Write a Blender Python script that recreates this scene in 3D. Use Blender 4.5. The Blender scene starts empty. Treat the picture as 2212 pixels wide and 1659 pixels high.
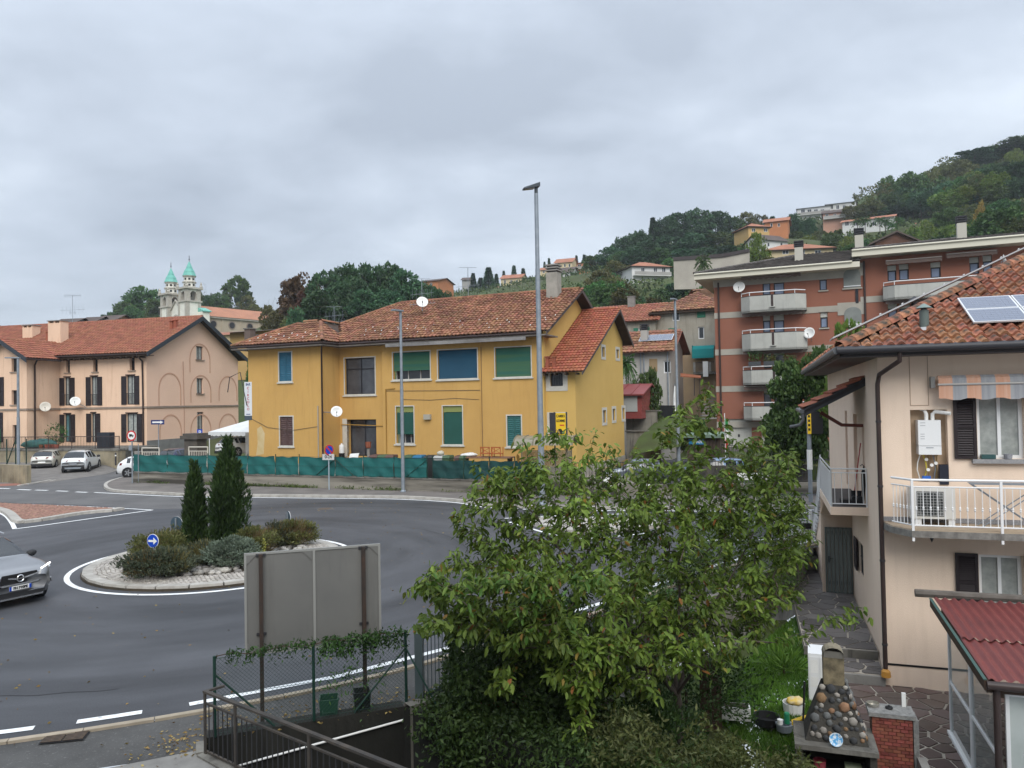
import bpy,math,random,colorsys
import numpy as np
from mathutils import Vector,Matrix,noise
R=math.radians
random.seed(11);rng=np.random.default_rng(11)
S=bpy.context.scene;COL=S.collection
V=Vector
# ------------------------------------------------------------ camera
PITCH,ROLL,F,H=1.25,-1.05,1640.0,5.0
cd=bpy.data.cameras.new('camera');cam=bpy.data.objects.new('camera',cd);COL.objects.link(cam)
cd.sensor_width=36;cd.lens=36*F/2212;cd.clip_end=3000;cd.clip_start=0.1
CM=Matrix.Rotation(R(90+PITCH),3,'X')@Matrix.Rotation(R(ROLL),3,'Z')
cam.matrix_world=Matrix.Translation((0,0,H))@CM.to_4x4()
S.camera=cam
CAM=V((0,0,H))
# ------------------------------------------------------------ sky, sun, exposure
S.view_settings.view_transform='Standard';S.view_settings.look='None'
S.view_settings.exposure=0.8;S.view_settings.gamma=1.0;S.view_settings.use_curve_mapping=False
SUN_EL,SUN_AZ=42,172
w=bpy.data.worlds.new('World');S.world=w;w.use_nodes=True
nt=w.node_tree;N=nt.nodes;L=nt.links;N.clear()
def wn(t,**k):
 n=N.new(t)
 for a,b in k.items():setattr(n,a,b)
 return n
out=wn('ShaderNodeOutputWorld');bg=wn('ShaderNodeBackground');L.new(bg.outputs[0],out.inputs[0])
bg.inputs['Strength'].default_value=0.1
sky=wn('ShaderNodeTexSky',sky_type='NISHITA');sky.sun_disc=False
sky.sun_elevation=R(SUN_EL);sky.sun_rotation=R(SUN_AZ)
tc=wn('ShaderNodeTexCoord');sep=wn('ShaderNodeSeparateXYZ');L.new(tc.outputs['Generated'],sep.inputs[0])
zz=wn('ShaderNodeMath',operation='MAXIMUM');L.new(sep.outputs[2],zz.inputs[0]);zz.inputs[1].default_value=0.0
za=wn('ShaderNodeMath',operation='ADD');L.new(zz.outputs[0],za.inputs[0]);za.inputs[1].default_value=0.32
dx=wn('ShaderNodeMath',operation='DIVIDE');L.new(sep.outputs[0],dx.inputs[0]);L.new(za.outputs[0],dx.inputs[1])
dy=wn('ShaderNodeMath',operation='DIVIDE');L.new(sep.outputs[1],dy.inputs[0]);L.new(za.outputs[0],dy.inputs[1])
cb=wn('ShaderNodeCombineXYZ');L.new(dx.outputs[0],cb.inputs[0]);L.new(dy.outputs[0],cb.inputs[1])
mp=wn('ShaderNodeMapping');L.new(cb.outputs[0],mp.inputs[0]);mp.inputs['Location'].default_value=(1.3,0.4,0.0);mp.inputs['Scale'].default_value=(1.0,1.25,1)
n1=wn('ShaderNodeTexNoise');L.new(mp.outputs[0],n1.inputs['Vector']);n1.inputs['Scale'].default_value=0.8;n1.inputs['Detail'].default_value=8;n1.inputs['Roughness'].default_value=0.46;n1.inputs['Distortion'].default_value=0.35
n2=wn('ShaderNodeTexNoise');L.new(mp.outputs[0],n2.inputs['Vector']);n2.inputs['Scale'].default_value=2.6;n2.inputs['Detail'].default_value=9;n2.inputs['Roughness'].default_value=0.56;n2.inputs['Distortion'].default_value=0.2
nm=wn('ShaderNodeMix');nm.inputs[0].default_value=0.36;L.new(n1.outputs['Fac'],nm.inputs[2]);L.new(n2.outputs['Fac'],nm.inputs[3])
r1=wn('ShaderNodeValToRGB');L.new(nm.outputs[0],r1.inputs[0])
r1.color_ramp.elements[0].position=0.38;r1.color_ramp.elements[0].color=(0.262,0.295,0.345,1)
r1.color_ramp.elements[1].position=0.61;r1.color_ramp.elements[1].color=(0.465,0.512,0.572,1)
e=r1.color_ramp.elements.new(0.50);e.color=(0.352,0.393,0.452,1)
gp=wn('ShaderNodeMath',operation='POWER');L.new(zz.outputs[0],gp.inputs[0]);gp.inputs[1].default_value=2.6
g2=wn('ShaderNodeMath',operation='MULTIPLY_ADD');L.new(gp.outputs[0],g2.inputs[0]);g2.inputs[1].default_value=2.3;g2.inputs[2].default_value=0.97
sc=wn('ShaderNodeVectorMath',operation='SCALE');L.new(r1.outputs[0],sc.inputs[0]);L.new(g2.outputs[0],sc.inputs['Scale'])
sc2=wn('ShaderNodeVectorMath',operation='SCALE');L.new(sc.outputs[0],sc2.inputs[0]);sc2.inputs['Scale'].default_value=10.0
mx=wn('ShaderNodeMix',data_type='RGBA');mx.inputs['Factor'].default_value=0.93
L.new(sky.outputs[0],mx.inputs['A']);L.new(sc2.outputs[0],mx.inputs['B']);L.new(mx.outputs['Result'],bg.inputs['Color'])
sl=bpy.data.lights.new('sun','SUN');sl.energy=1.5;sl.angle=R(42);sl.color=(1.0,0.96,0.9)
so=bpy.data.objects.new('sun',sl);COL.objects.link(so)
sd=V((math.cos(R(SUN_EL))*math.sin(R(SUN_AZ)),math.cos(R(SUN_EL))*math.cos(R(SUN_AZ)),math.sin(R(SUN_EL))))
so.rotation_euler=sd.to_track_quat('Z','Y').to_euler();so.location=(0,0,60)
# ------------------------------------------------------------ helpers: points of the place
def ray(x,y):
 d=CM@V(((x-1106)/F,(829.5-y)/F,-1));return d/d.y
def PZ(x,y,z=0.0):
 d=ray(x,y);return CAM+d*((z-H)/d.z)
def PD(x,y,d):return CAM+ray(x,y)*d
class Fr:
 """an upright plane: s runs along u, t out along n, z up"""
 def __init__(self,O,a):
  self.O=V((O[0],O[1],0));a=R(a);self.a=a
  self.u=V((math.cos(a),math.sin(a),0));self.n=V((math.sin(a),-math.cos(a),0))
 def at(self,s,z,t=0.0):
  p=self.O+self.u*s+self.n*t;return V((p.x,p.y,z))
 def loc(self,x,y,t=0.0):
  d=ray(x,y);O=self.O+self.n*t
  q=(O-CAM).dot(self.n)/d.dot(self.n);p=CAM+d*q
  return(p-O).dot(self.u),p.z
 def rect(self,x0,y0,x1,y1,t=0.0):
  xm,ym=(x0+x1)/2,(y0+y1)/2
  return(self.loc(x0,ym,t)[0],self.loc(xm,y1,t)[1],self.loc(x1,ym,t)[0],self.loc(xm,y0,t)[1])
ZUP=V((0,0,1))
# ------------------------------------------------------------ helpers: objects
KIDS={};WO={}
def link(o,parent=None,loc=None):
 COL.objects.link(o)
 if parent is not None:
  o.parent=parent;KIDS.setdefault(parent.name,[]).append(o)
 WO[o.name]=(WO[parent.name] if parent is not None else V((0,0,0)))+o.location
 return o
def tag(o,label=None,cat=None,group=None,kind=None):
 if label:o['label']=label
 if cat:o['category']=cat
 if group:o['group']=group
 if kind:o['kind']=kind
 return o
def thing(name,label,cat,loc=(0,0,0),group=None):
 o=bpy.data.objects.new(name,None);o.location=loc;o.empty_display_size=0.2
 link(o);return tag(o,label,cat,group)
def dup(o,loc=None,rotz=None,scale=None,parent=None,label=None,group=None):
 c=o.copy()
 if loc is not None:c.location=loc
 if rotz is not None:c.rotation_euler.z=rotz
 if scale is not None:c.scale=scale
 link(c,parent)
 if label:c['label']=label
 if group:c['group']=group
 for k in KIDS.get(o.name,[]):dup(k,parent=c)
 return c
class MB:
 def __init__(self):self.v=[];self.f=[]
 def add(self,vs,fs):
  b=len(self.v);self.v+=[tuple(p) for p in vs];self.f+=[tuple(i+b for i in f) for f in fs];return self
 def poly(self,pts):return self.add(pts,[tuple(range(len(pts)))])
 def hexa(self,c):
  return self.add(c,[(3,2,1,0),(4,5,6,7),(0,1,5,4),(1,2,6,5),(2,3,7,6),(3,0,4,7)])
 def vbox(self,o,a,b,c):
  o,a,b,c=V(o),V(a),V(b),V(c)
  return self.hexa([o,o+a,o+a+b,o+b,o+c,o+a+c,o+a+b+c,o+b+c])
 def box(self,x0,y0,z0,x1,y1,z1):return self.vbox((x0,y0,z0),(x1-x0,0,0),(0,y1-y0,0),(0,0,z1-z0))
 def fbox(self,fr,s0,z0,s1,z1,t0,t1):
  return self.vbox(fr.at(s0,z0,t1),fr.u*(s1-s0),fr.n*(t0-t1),ZUP*(z1-z0))
 def prism(self,pts,ext):
  n=len(pts);e=V(ext)
  a=[V(p) for p in pts];b=[p+e for p in a]
  self.add(a+b,[tuple(range(n-1,-1,-1)),tuple(range(n,2*n))]+[(i,(i+1)%n,n+(i+1)%n,n+i) for i in range(n)]);return self
 def tube(self,pts,r,n=6,cap=True):
  pts=[V(p) for p in pts];rs=r if isinstance(r,(list,tuple)) else[r]*len(pts)
  b=len(self.v);prev=None
  for i,p in enumerate(pts):
   t=(pts[min(i+1,len(pts)-1)]-pts[max(i-1,0)])
   t=t.normalized() if t.length>1e-9 else V((0,0,1))
   if prev is None:x=t.orthogonal().normalized()
   else:
    x=prev-t*prev.dot(t);x=x.normalized() if x.length>1e-6 else t.orthogonal().normalized()
   prev=x;y=t.cross(x)
   for k in range(n):
    a=2*math.pi*k/n;self.v.append(tuple(p+(x*math.cos(a)+y*math.sin(a))*rs[i]))
  for i in range(len(pts)-1):
   for k in range(n):
    k2=(k+1)%n;self.f.append((b+i*n+k,b+i*n+k2,b+(i+1)*n+k2,b+(i+1)*n+k))
  if cap:
   m=b+(len(pts)-1)*n;e=len(self.v);self.v+=self.v[b:b+n]+self.v[m:m+n];self.f+=[tuple(e+k for k in range(n-1,-1,-1)),tuple(e+n+k for k in range(n))]
  return self
 def lathe(self,prof,c=(0,0,0),n=16,axis=None,close=True):
  c=V(c);ax=V(axis).normalized() if axis else ZUP;x=ax.orthogonal().normalized();y=ax.cross(x);b=len(self.v)
  for r,h in prof:
   for k in range(n):
    a=2*math.pi*k/n;self.v.append(tuple(c+ax*h+(x*math.cos(a)+y*math.sin(a))*r))
  for i in range(len(prof)-1):
   for k in range(n):
    k2=(k+1)%n;self.f.append((b+i*n+k,b+i*n+k2,b+(i+1)*n+k2,b+(i+1)*n+k))
  if close:
   m=b+(len(prof)-1)*n;e=len(self.v);self.v+=self.v[b:b+n]+self.v[m:m+n];self.f+=[tuple(e+k for k in range(n-1,-1,-1)),tuple(e+n+k for k in range(n))]
  return self
 def grid(self,P):
  b=len(self.v);n=len(P[0])
  for row in P:self.v+=[tuple(p) for p in row]
  for i in range(len(P)-1):
   for j in range(n-1):self.f.append((b+i*n+j,b+i*n+j+1,b+(i+1)*n+j+1,b+(i+1)*n+j))
  return self
 def weld(self):
  idx={};nv=[];mp=[]
  for p in self.v:
   k=(round(p[0],4),round(p[1],4),round(p[2],4))
   if k not in idx:idx[k]=len(nv);nv.append(p)
   mp.append(idx[k])
  nf=[]
  for f in self.f:
   g=[]
   for i in f:
    j=mp[i]
    if j not in g:g.append(j)
   if len(g)>2:nf.append(tuple(g))
  self.v,self.f=nv,nf;return self
 def mesh(self,name,org=(0,0,0),smooth=False):
  me=bpy.data.meshes.new(name);ox,oy,oz=org
  me.from_pydata([(p[0]-ox,p[1]-oy,p[2]-oz) for p in self.v],[],self.f)
  if smooth:me.polygons.foreach_set('use_smooth',[True]*len(me.polygons))
  me.update();return me
 def build(self,name,m,parent=None,smooth=False,org=None,**tags):
  """link as ONE mesh object; org: its own origin (top-level things)"""
  base=WO[parent.name] if parent is not None else V((0,0,0))
  o0=V(org) if org is not None else base
  me=self.mesh(name,o0,smooth)
  for mm in(m if isinstance(m,(list,tuple)) else[m]):me.materials.append(mm)
  o=bpy.data.objects.new(name,me);o.location=o0-base
  link(o,parent);return tag(o,**tags)
def npmesh(name,verts,faces_flat,nper,m,parent=None,smooth=False,**tags):
 """big meshes from numpy: verts (n,3), faces (k,nper)"""
 me=bpy.data.meshes.new(name);base=WO[parent.name] if parent is not None else V((0,0,0))
 vv=np.asarray(verts,dtype=np.float32)-np.array(base,dtype=np.float32);ff=np.asarray(faces_flat,dtype=np.int32)
 me.vertices.add(len(vv));me.vertices.foreach_set('co',vv.ravel())
 me.loops.add(ff.size);me.loops.foreach_set('vertex_index',ff.ravel())
 me.polygons.add(len(ff));me.polygons.foreach_set('loop_start',np.arange(0,ff.size,nper,dtype=np.int32))
 if smooth:me.polygons.foreach_set('use_smooth',np.ones(len(ff),dtype=bool))
 me.update(calc_edges=True);me.materials.append(m)
 o=bpy.data.objects.new(name,me);link(o,parent);return tag(o,**tags)
def pieces(name,base,mats,m,parent,nmax=300,stuff_name=None,smooth=False):
 """alike pieces that share one mesh: the nmax nearest as parts, the others joined as one part of kind stuff"""
 mats=sorted(mats,key=lambda M:(M.translation-CAM).length)
 bo=WO[parent.name];me=base.mesh(name,(0,0,0),smooth);me.materials.append(m)
 for M in mats[:nmax]:
  o=bpy.data.objects.new(name,me);o.matrix_basis=Matrix.Translation(-bo)@M;link(o,parent)
 rest=mats[nmax:]
 if rest:
  bv=np.array(base.v);n=len(bv);allv=[];fl=[]
  for i,M in enumerate(rest):
   A=np.array(M);allv.append(bv@A[:3,:3].T+A[:3,3])
  ob=MB();ob.v=[tuple(p) for p in np.concatenate(allv)]
  for i in range(len(rest)):ob.f+=[tuple(j+i*n for j in f) for f in base.f]
  ob.build(stuff_name or name+'s',m,parent,smooth,kind='stuff')
def inpoly(x,y,P):
 c=False;j=len(P)-1
 for i in range(len(P)):
  if(P[i][1]>y)!=(P[j][1]>y) and x<(P[j][0]-P[i][0])*(y-P[i][1])/(P[j][1]-P[i][1])+P[i][0]:c=not c
  j=i
 return c
def clip_half(P,a,b,c):
 o=[]
 for i in range(len(P)):
  p,q=P[i],P[(i+1)%len(P)];dp=a*p[0]+b*p[1]-c;dq=a*q[0]+b*q[1]-c
  if dp<=0:o.append(p)
  if(dp<0<dq) or(dq<0<dp):
   t=dp/(dp-dq);o.append((p[0]+(q[0]-p[0])*t,p[1]+(q[1]-p[1])*t))
 return o
def shrink(P,g):
 """inset a convex ccw polygon"""
 Q=P
 for i in range(len(P)):
  p,q=P[i],P[(i+1)%len(P)];ex,ey=q[0]-p[0],q[1]-p[1];l=math.hypot(ex,ey)
  if l<1e-6:continue
  nx,ny=ey/l,-ex/l
  Q=clip_half(Q,nx,ny,nx*p[0]+ny*p[1]-g)
  if len(Q)<3:return[]
 return Q
def area(P):return 0.5*sum(P[i][0]*P[(i+1)%len(P)][1]-P[(i+1)%len(P)][0]*P[i][1] for i in range(len(P)))
def voronoi(pts,lim):
 cells=[]
 P=np.array(pts)
 for i,p in enumerate(pts):
  d=np.hypot(P[:,0]-p[0],P[:,1]-p[1]);near=np.argsort(d)[1:16]
  C=[(p[0]-lim,p[1]-lim),(p[0]+lim,p[1]-lim),(p[0]+lim,p[1]+lim),(p[0]-lim,p[1]+lim)]
  for j in near:
   q=pts[j];a,b=q[0]-p[0],q[1]-p[1]
   C=clip_half(C,a,b,a*(p[0]+q[0])/2+b*(p[1]+q[1])/2)
   if len(C)<3:break
  if len(C)>2:cells.append(C)
 return cells
# ------------------------------------------------------------ materials
MATS={}
def mat(name,c,c2=None,scale=3.0,rough=0.8,bump=0.0,bscale=None,spec=0.3,metal=0.0,detail=5,lo=0.35,hi=0.7,rnd=0.0,streak=None,moss=None,coat=0.0,coord='Object',grime=None,zscale=1.0):
 """principled surface; c..c2 mixed by noise, rnd: value jitter per piece, streak: (colour, amount) run-off, moss: (colour, threshold)"""
 if name in MATS:return MATS[name]
 m=bpy.data.materials.new(name);m.use_nodes=True;MATS[name]=m
 n=m.node_tree.nodes;l=m.node_tree.links;b=n['Principled BSDF']
 b.inputs['Roughness'].default_value=rough;b.inputs['Specular IOR Level'].default_value=spec;b.inputs['Metallic'].default_value=metal
 b.inputs['Coat Weight'].default_value=coat
 tcn=n.new('ShaderNodeTexCoord');co=tcn.outputs[coord]
 if zscale!=1.0:
  mpn=n.new('ShaderNodeMapping');l.new(co,mpn.inputs[0]);mpn.inputs['Scale'].default_value=(.2 if zscale>1 else 1,)*2+(zscale,);co=mpn.outputs[0]
 def noisen(sc,det=5,ro=0.6,vec=None):
  q=n.new('ShaderNodeTexNoise');l.new(vec or co,q.inputs['Vector']);q.inputs['Scale'].default_value=sc;q.inputs['Detail'].default_value=det;q.inputs['Roughness'].default_value=ro;return q.outputs['Fac']
 def ramp(fac,a,bb,ca=(0,0,0,1),cb_=(1,1,1,1)):
  q=n.new('ShaderNodeValToRGB');l.new(fac,q.inputs[0]);q.color_ramp.elements[0].position=a;q.color_ramp.elements[1].position=bb
  q.color_ramp.elements[0].color=ca;q.color_ramp.elements[1].color=cb_;return q.outputs[0]
 def mix(fac,A,B,mode='MIX'):
  q=n.new('ShaderNodeMix');q.data_type='RGBA';q.blend_type=mode
  for key,val in(('Factor',fac),('A',A),('B',B)):
   s=q.inputs[key] if key!='Factor'else q.inputs[0]
   if key!='Factor':s=[i for i in q.inputs if i.name==key and i.type=='RGBA'][0]
   if hasattr(val,'links') or isinstance(val,bpy.types.NodeSocket):l.new(val,s)
   else:s.default_value=val if key=='Factor'else(*val,1)[:4]
  return[o for o in q.outputs if o.type=='RGBA'][0]
 col=None
 if c2 is not None:col=mix(ramp(noisen(scale,detail),lo,hi),c,c2)
 if rnd:
  g=n.new('ShaderNodeNewGeometry');oi=n.new('ShaderNodeObjectInfo')
  ad=n.new('ShaderNodeMath');ad.operation='ADD';l.new(g.outputs['Random Per Island'],ad.inputs[0]);l.new(oi.outputs['Random'],ad.inputs[1])
  fr=n.new('ShaderNodeMath');fr.operation='FRACT';l.new(ad.outputs[0],fr.inputs[0])
  hs=n.new('ShaderNodeHueSaturation');mr=n.new('ShaderNodeMapRange');l.new(fr.outputs[0],mr.inputs[0]);mr.inputs[3].default_value=1-rnd;mr.inputs[4].default_value=1+rnd
  l.new(mr.outputs[0],hs.inputs['Value'])
  m2=n.new('ShaderNodeMath');m2.operation='MULTIPLY_ADD';l.new(fr.outputs[0],m2.inputs[0]);m2.inputs[1].default_value=7.31;m2.inputs[2].default_value=0
  f2=n.new('ShaderNodeMath');f2.operation='FRACT';l.new(m2.outputs[0],f2.inputs[0])
  mh=n.new('ShaderNodeMapRange');l.new(f2.outputs[0],mh.inputs[0]);mh.inputs[3].default_value=0.5-rnd*0.05;mh.inputs[4].default_value=0.5+rnd*0.05
  l.new(mh.outputs[0],hs.inputs['Hue'])
  if col is not None:l.new(col,hs.inputs['Color'])
  else:hs.inputs['Color'].default_value=(*c,1)
  col=hs.outputs[0]
 if streak:
  mpn=n.new('ShaderNodeMapping');l.new(tcn.outputs['Object'],mpn.inputs[0]);mpn.inputs['Scale'].default_value=(2.2,2.2,0.22)
  f=ramp(noisen(1.6,6,0.65,mpn.outputs[0]),0.52,0.72,(0,0,0,1),(streak[1],)*3+(1,));col=mix(f,col if col is not None else c,streak[0])
 if moss:
  f=ramp(noisen(moss[2] if len(moss)>2 else 1.3,8,0.7),moss[1],moss[1]+0.12);col=mix(f,col if col is not None else c,moss[0])
 if col is not None:l.new(col,b.inputs['Base Color'])
 else:b.inputs['Base Color'].default_value=(*c,1)
 if bump:
  bn=n.new('ShaderNodeBump');bn.inputs['Strength'].default_value=bump;bn.inputs['Distance'].default_value=0.02
  l.new(noisen(bscale or scale*12,4,0.6),bn.inputs['Height']);l.new(bn.outputs[0],b.inputs['Normal'])
 return m
def leafmat(name,c,c2,rnd=0.35,trans=0.3,hue=0.03,tint=None,ov=0.0):
 if name in MATS:return MATS[name]
 m=bpy.data.materials.new(name);m.use_nodes=True;MATS[name]=m
 n=m.node_tree.nodes;l=m.node_tree.links;b=n['Principled BSDF'];b.inputs['Roughness'].default_value=0.55;b.inputs['Specular IOR Level'].default_value=0.25
 g=n.new('ShaderNodeNewGeometry');oi=n.new('ShaderNodeObjectInfo')
 ad=n.new('ShaderNodeMath');ad.operation='ADD';l.new(g.outputs['Random Per Island'],ad.inputs[0]);l.new(oi.outputs['Random'],ad.inputs[1])
 fr=n.new('ShaderNodeMath');fr.operation='FRACT';l.new(ad.outputs[0],fr.inputs[0])
 rp=n.new('ShaderNodeValToRGB');l.new(fr.outputs[0],rp.inputs[0]);rp.color_ramp.elements[0].color=(*c,1);rp.color_ramp.elements[1].color=(*c2,1)
 rp.color_ramp.elements[0].position=0.1;rp.color_ramp.elements[1].position=0.9
 if tint:
  for p,cc in tint:e=rp.color_ramp.elements.new(p);e.color=(*cc,1)
 tcn=n.new('ShaderNodeTexCoord');q=n.new('ShaderNodeTexNoise');l.new(tcn.outputs['Object'],q.inputs['Vector']);q.inputs['Scale'].default_value=0.8;q.inputs['Detail'].default_value=3
 hs=n.new('ShaderNodeHueSaturation');l.new(rp.outputs[0],hs.inputs['Color'])
 mr=n.new('ShaderNodeMapRange');l.new(q.outputs['Fac'],mr.inputs[0]);mr.inputs[1].default_value=0.3;mr.inputs[2].default_value=0.7;mr.inputs[3].default_value=1-rnd;mr.inputs[4].default_value=1+rnd;mo=n.new('ShaderNodeMapRange');l.new(oi.outputs['Random'],mo.inputs[0]);mo.inputs[3].default_value=1-ov;mo.inputs[4].default_value=1+ov;mm=n.new('ShaderNodeMath');mm.operation='MULTIPLY';l.new(mr.outputs[0],mm.inputs[0]);l.new(mo.outputs[0],mm.inputs[1]);l.new(mm.outputs[0],hs.inputs['Value'])
 mh=n.new('ShaderNodeMapRange');l.new(oi.outputs['Random'],mh.inputs[0]);mh.inputs[3].default_value=0.5-hue;mh.inputs[4].default_value=0.5+hue*0.6;l.new(mh.outputs[0],hs.inputs['Hue'])
 l.new(hs.outputs[0],b.inputs['Base Color'])
 if trans:
  t=n.new('ShaderNodeBsdfTranslucent');l.new(hs.outputs[0],t.inputs['Color']);mxx=n.new('ShaderNodeMixShader');mxx.inputs[0].default_value=trans
  l.new(b.outputs[0],mxx.inputs[1]);l.new(t.outputs[0],mxx.inputs[2]);l.new(mxx.outputs[0],n['Material Output'].inputs[0])
 return m
def glassmat(name,c,rough=0.06):
 return mat(name,c,rough=rough,spec=0.6)
def clearmat(name,c,alpha,rough=0.05):
 if name in MATS:return MATS[name]
 m=bpy.data.materials.new(name);m.use_nodes=True;MATS[name]=m
 b=m.node_tree.nodes['Principled BSDF'];b.inputs['Base Color'].default_value=(*c,1);b.inputs['Alpha'].default_value=alpha;b.inputs['Roughness'].default_value=rough;return m
def text(s,fr,sc,zc,t,size,m,parent,name='lettering',ex=0.004,align='CENTER',tilt=0,sx=1.0):
 cu=bpy.data.curves.new(name,'FONT');cu.body=s;cu.size=size;cu.extrude=ex;cu.align_x=align;cu.align_y='CENTER'
 cu.materials.append(m);cu.offset=0.004
 o=bpy.data.objects.new(name,cu);p=fr.at(sc,zc,t)
 Mx=Matrix((fr.u,ZUP,fr.n)).transposed().to_4x4()@Matrix.Rotation(tilt,4,'Z')@Matrix.Diagonal((sx,1,1,1))
 o=bpy.data.objects.new(name,bpy.data.meshes.new_from_object(o));o.matrix_basis=Matrix.Translation(p-WO[parent.name])@Mx
 return link(o,parent)
WHITE=mat('white_paint',(0.78,0.78,0.76),(0.66,0.66,0.63),2,rough=0.45)
WHITEM=mat('white_metal',(0.72,0.73,0.73),rough=0.35)
DARKM=mat('dark_metal',(0.035,0.035,0.04),rough=0.45)
BROWNM=mat('brown_metal',(0.05,0.033,0.03),(0.035,0.025,0.022),3,rough=0.4)
GALV=mat('galvanised_steel',(0.27,0.30,0.33),(0.20,0.23,0.26),4,rough=0.5,metal=0.3)
LAMPHEAD=mat('lamp_housing',(0.05,0.06,0.07),rough=0.5)
CONC=mat('concrete',(0.25,0.24,0.22),(0.16,0.153,0.14),1.5,rough=0.9,bump=0.3,bscale=30)
CONCD=mat('stained_concrete',(0.20,0.19,0.165),(0.075,0.068,0.058),0.9,rough=0.95,bump=0.5,bscale=18,streak=((0.03,0.028,0.025),0.9))
ASPH=None
TERRA=mat('terracotta_tile',(0.30,0.095,0.05),(0.23,0.075,0.042),2.0,rough=0.8,rnd=0.2)
TERRAB=mat('aged_terracotta_tile',(0.28,0.135,0.075),(0.15,0.068,0.04),0.7,rough=0.85,rnd=0.3,lo=0.3,hi=0.62,moss=((0.08,0.055,0.04),0.62,0.5))
TERRAP=mat('peach_terracotta_tile',(0.27,0.105,0.062),(0.21,0.08,0.05),1.2,rough=0.85,rnd=0.18)
TERRAH=mat('hand_roof_tile',(0.34,0.15,0.085),(0.22,0.09,0.055),6,rough=0.9,rnd=0.3,moss=((0.055,0.047,0.036),0.50,4.0),bump=0.3,bscale=40)
TILEG=mat('grey_roof_tile',(0.10,0.09,0.085),(0.065,0.06,0.055),0.8,rough=0.85,rnd=0.3)
WOODD=mat('dark_wood',(0.06,0.035,0.022),(0.035,0.022,0.015),4,rough=0.7)
SHUTD=mat('dark_shutter',(0.022,0.016,0.018),rough=0.5)
GLASS=glassmat('window_glass',(0.02,0.025,0.03))
GLASSB=glassmat('blue_reflecting_glass',(0.10,0.14,0.24),0.04)
CURT=mat('curtained_glass',(0.36,0.38,0.36),(0.22,0.24,0.23),5,rough=0.15,spec=0.5)
BLACK=mat('black_rubber',(0.012,0.012,0.013),rough=0.7)
# ------------------------------------------------------------ helpers: building parts
def barrel(wd,ln,h=0.05,seg=4,th=0.06,lift=0.065):
 """one clay tile: x across, y up the slope, curved, with a front lip"""
 m=MB();rows=[]
 for j,y in enumerate((0.0,ln)):
  z0=lift*(1-j)
  rows.append([V((-wd/2+wd*i/seg,y,z0+h*(0.5-0.5*math.cos(2*math.pi*i/seg)))) for i in range(seg+1)])
 m.grid(rows)
 lip=[p-V((0,0,th)) for p in rows[0]]
 m.grid([lip,rows[0]]);return m.weld()
def roof_tiles(parent,O,u,v,Lu,Lv,poly,m,wd=0.24,ln=0.36,h=0.05,nmax=300,seg=4,jit=0.01,name='roof_tile',skip=None):
 """lay rows of tiles over the slope O + a*u + b*v inside poly (list of (a, b))"""
 u,v=V(u).normalized(),V(v).normalized();n=u.cross(v)
 if n.z<0:n=-n
 base=barrel(wd*1.06,ln*1.12,h,seg);mats=[]
 nu,nv=int(Lu/wd)+1,int(Lv/ln)+1
 Mr=Matrix((u,v,n)).transposed().to_4x4()
 for j in range(nv):
  for i in range(nu):
   a,b=(i+0.5)*wd,j*ln
   if poly and not inpoly(a,b+ln*0.5,poly):continue
   if skip and skip(a,b):continue
   p=V(O)+u*(a+random.uniform(-jit,jit))+v*(b+random.uniform(-jit,jit))+n*random.uniform(0.0,jit)
   mats.append(Matrix.Translation(p)@Mr@Matrix.Rotation(random.uniform(-1,1)*jit*2.5,4,'Z'))
 pieces(name,base,mats,m,parent,nmax,'roof_tiles')
def ridge_tiles(parent,A,B,m,r=0.11,ln=0.38,name='ridge_tile'):
 A,B=V(A),V(B);d=B-A;n=max(1,int(d.length/ln));d.normalize();x=d.cross(ZUP).normalized();z=x.cross(d)
 b=MB();rows=[]
 for j,y in enumerate((0,ln*1.1)):
  rr=r*(1.0+0.1*(1-j));rows.append([V((math.cos(a)*rr,y,math.sin(a)*rr)) for a in[math.pi*k/5 for k in range(6)]])
 b.grid(rows)
 Mr=Matrix((x,d,z)).transposed().to_4x4()
 pieces(name,b,[Matrix.Translation(A+d*(i*ln))@Mr for i in range(n)],m,parent,60,'ridge_tiles')
def slab(parent,name,pts,th,m):
 """a roof deck or plate from 3-4 top points, thickness downwards"""
 return MB().prism([V(p)-V((0,0,th)) for p in pts],(0,0,th)).build(name,m,parent)
def wall(parent,name,fr,s0,z0,s1,z1,holes,m,depth=0.22,t=0.0,clips=()):
 """plastered wall with real openings: cells between the cuts, reveals round each opening; clips = (a, b, c) keep a*s+b*z<=c"""
 S_=sorted({s0,s1,*[h[0] for h in holes if s0<h[0]<s1],*[h[2] for h in holes if s0<h[2]<s1]})
 Z_=sorted({z0,z1,*[h[1] for h in holes if z0<h[1]<z1],*[h[3] for h in holes if z0<h[3]<z1]})
 b=MB()
 for i in range(len(S_)-1):
  for j in range(len(Z_)-1):
   cs,cz=(S_[i]+S_[i+1])/2,(Z_[j]+Z_[j+1])/2
   if any(h[0]<cs<h[2] and h[1]<cz<h[3] for h in holes):continue
   P=[(S_[i],Z_[j]),(S_[i+1],Z_[j]),(S_[i+1],Z_[j+1]),(S_[i],Z_[j+1])]
   for c in clips:P=clip_half(P,*c) if len(P)>2 else[]
   if len(P)>2:b.poly([fr.at(p[0],p[1],t) for p in P])
 for h in holes:
  q=[(h[0],h[1]),(h[2],h[1]),(h[2],h[3]),(h[0],h[3])]
  for k in range(4):
   a,c=q[k],q[(k+1)%4]
   b.poly([fr.at(a[0],a[1],t),fr.at(a[0],a[1],t-depth),fr.at(c[0],c[1],t-depth),fr.at(c[0],c[1],t)])
 return b.weld().build(name,m,parent)
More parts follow.
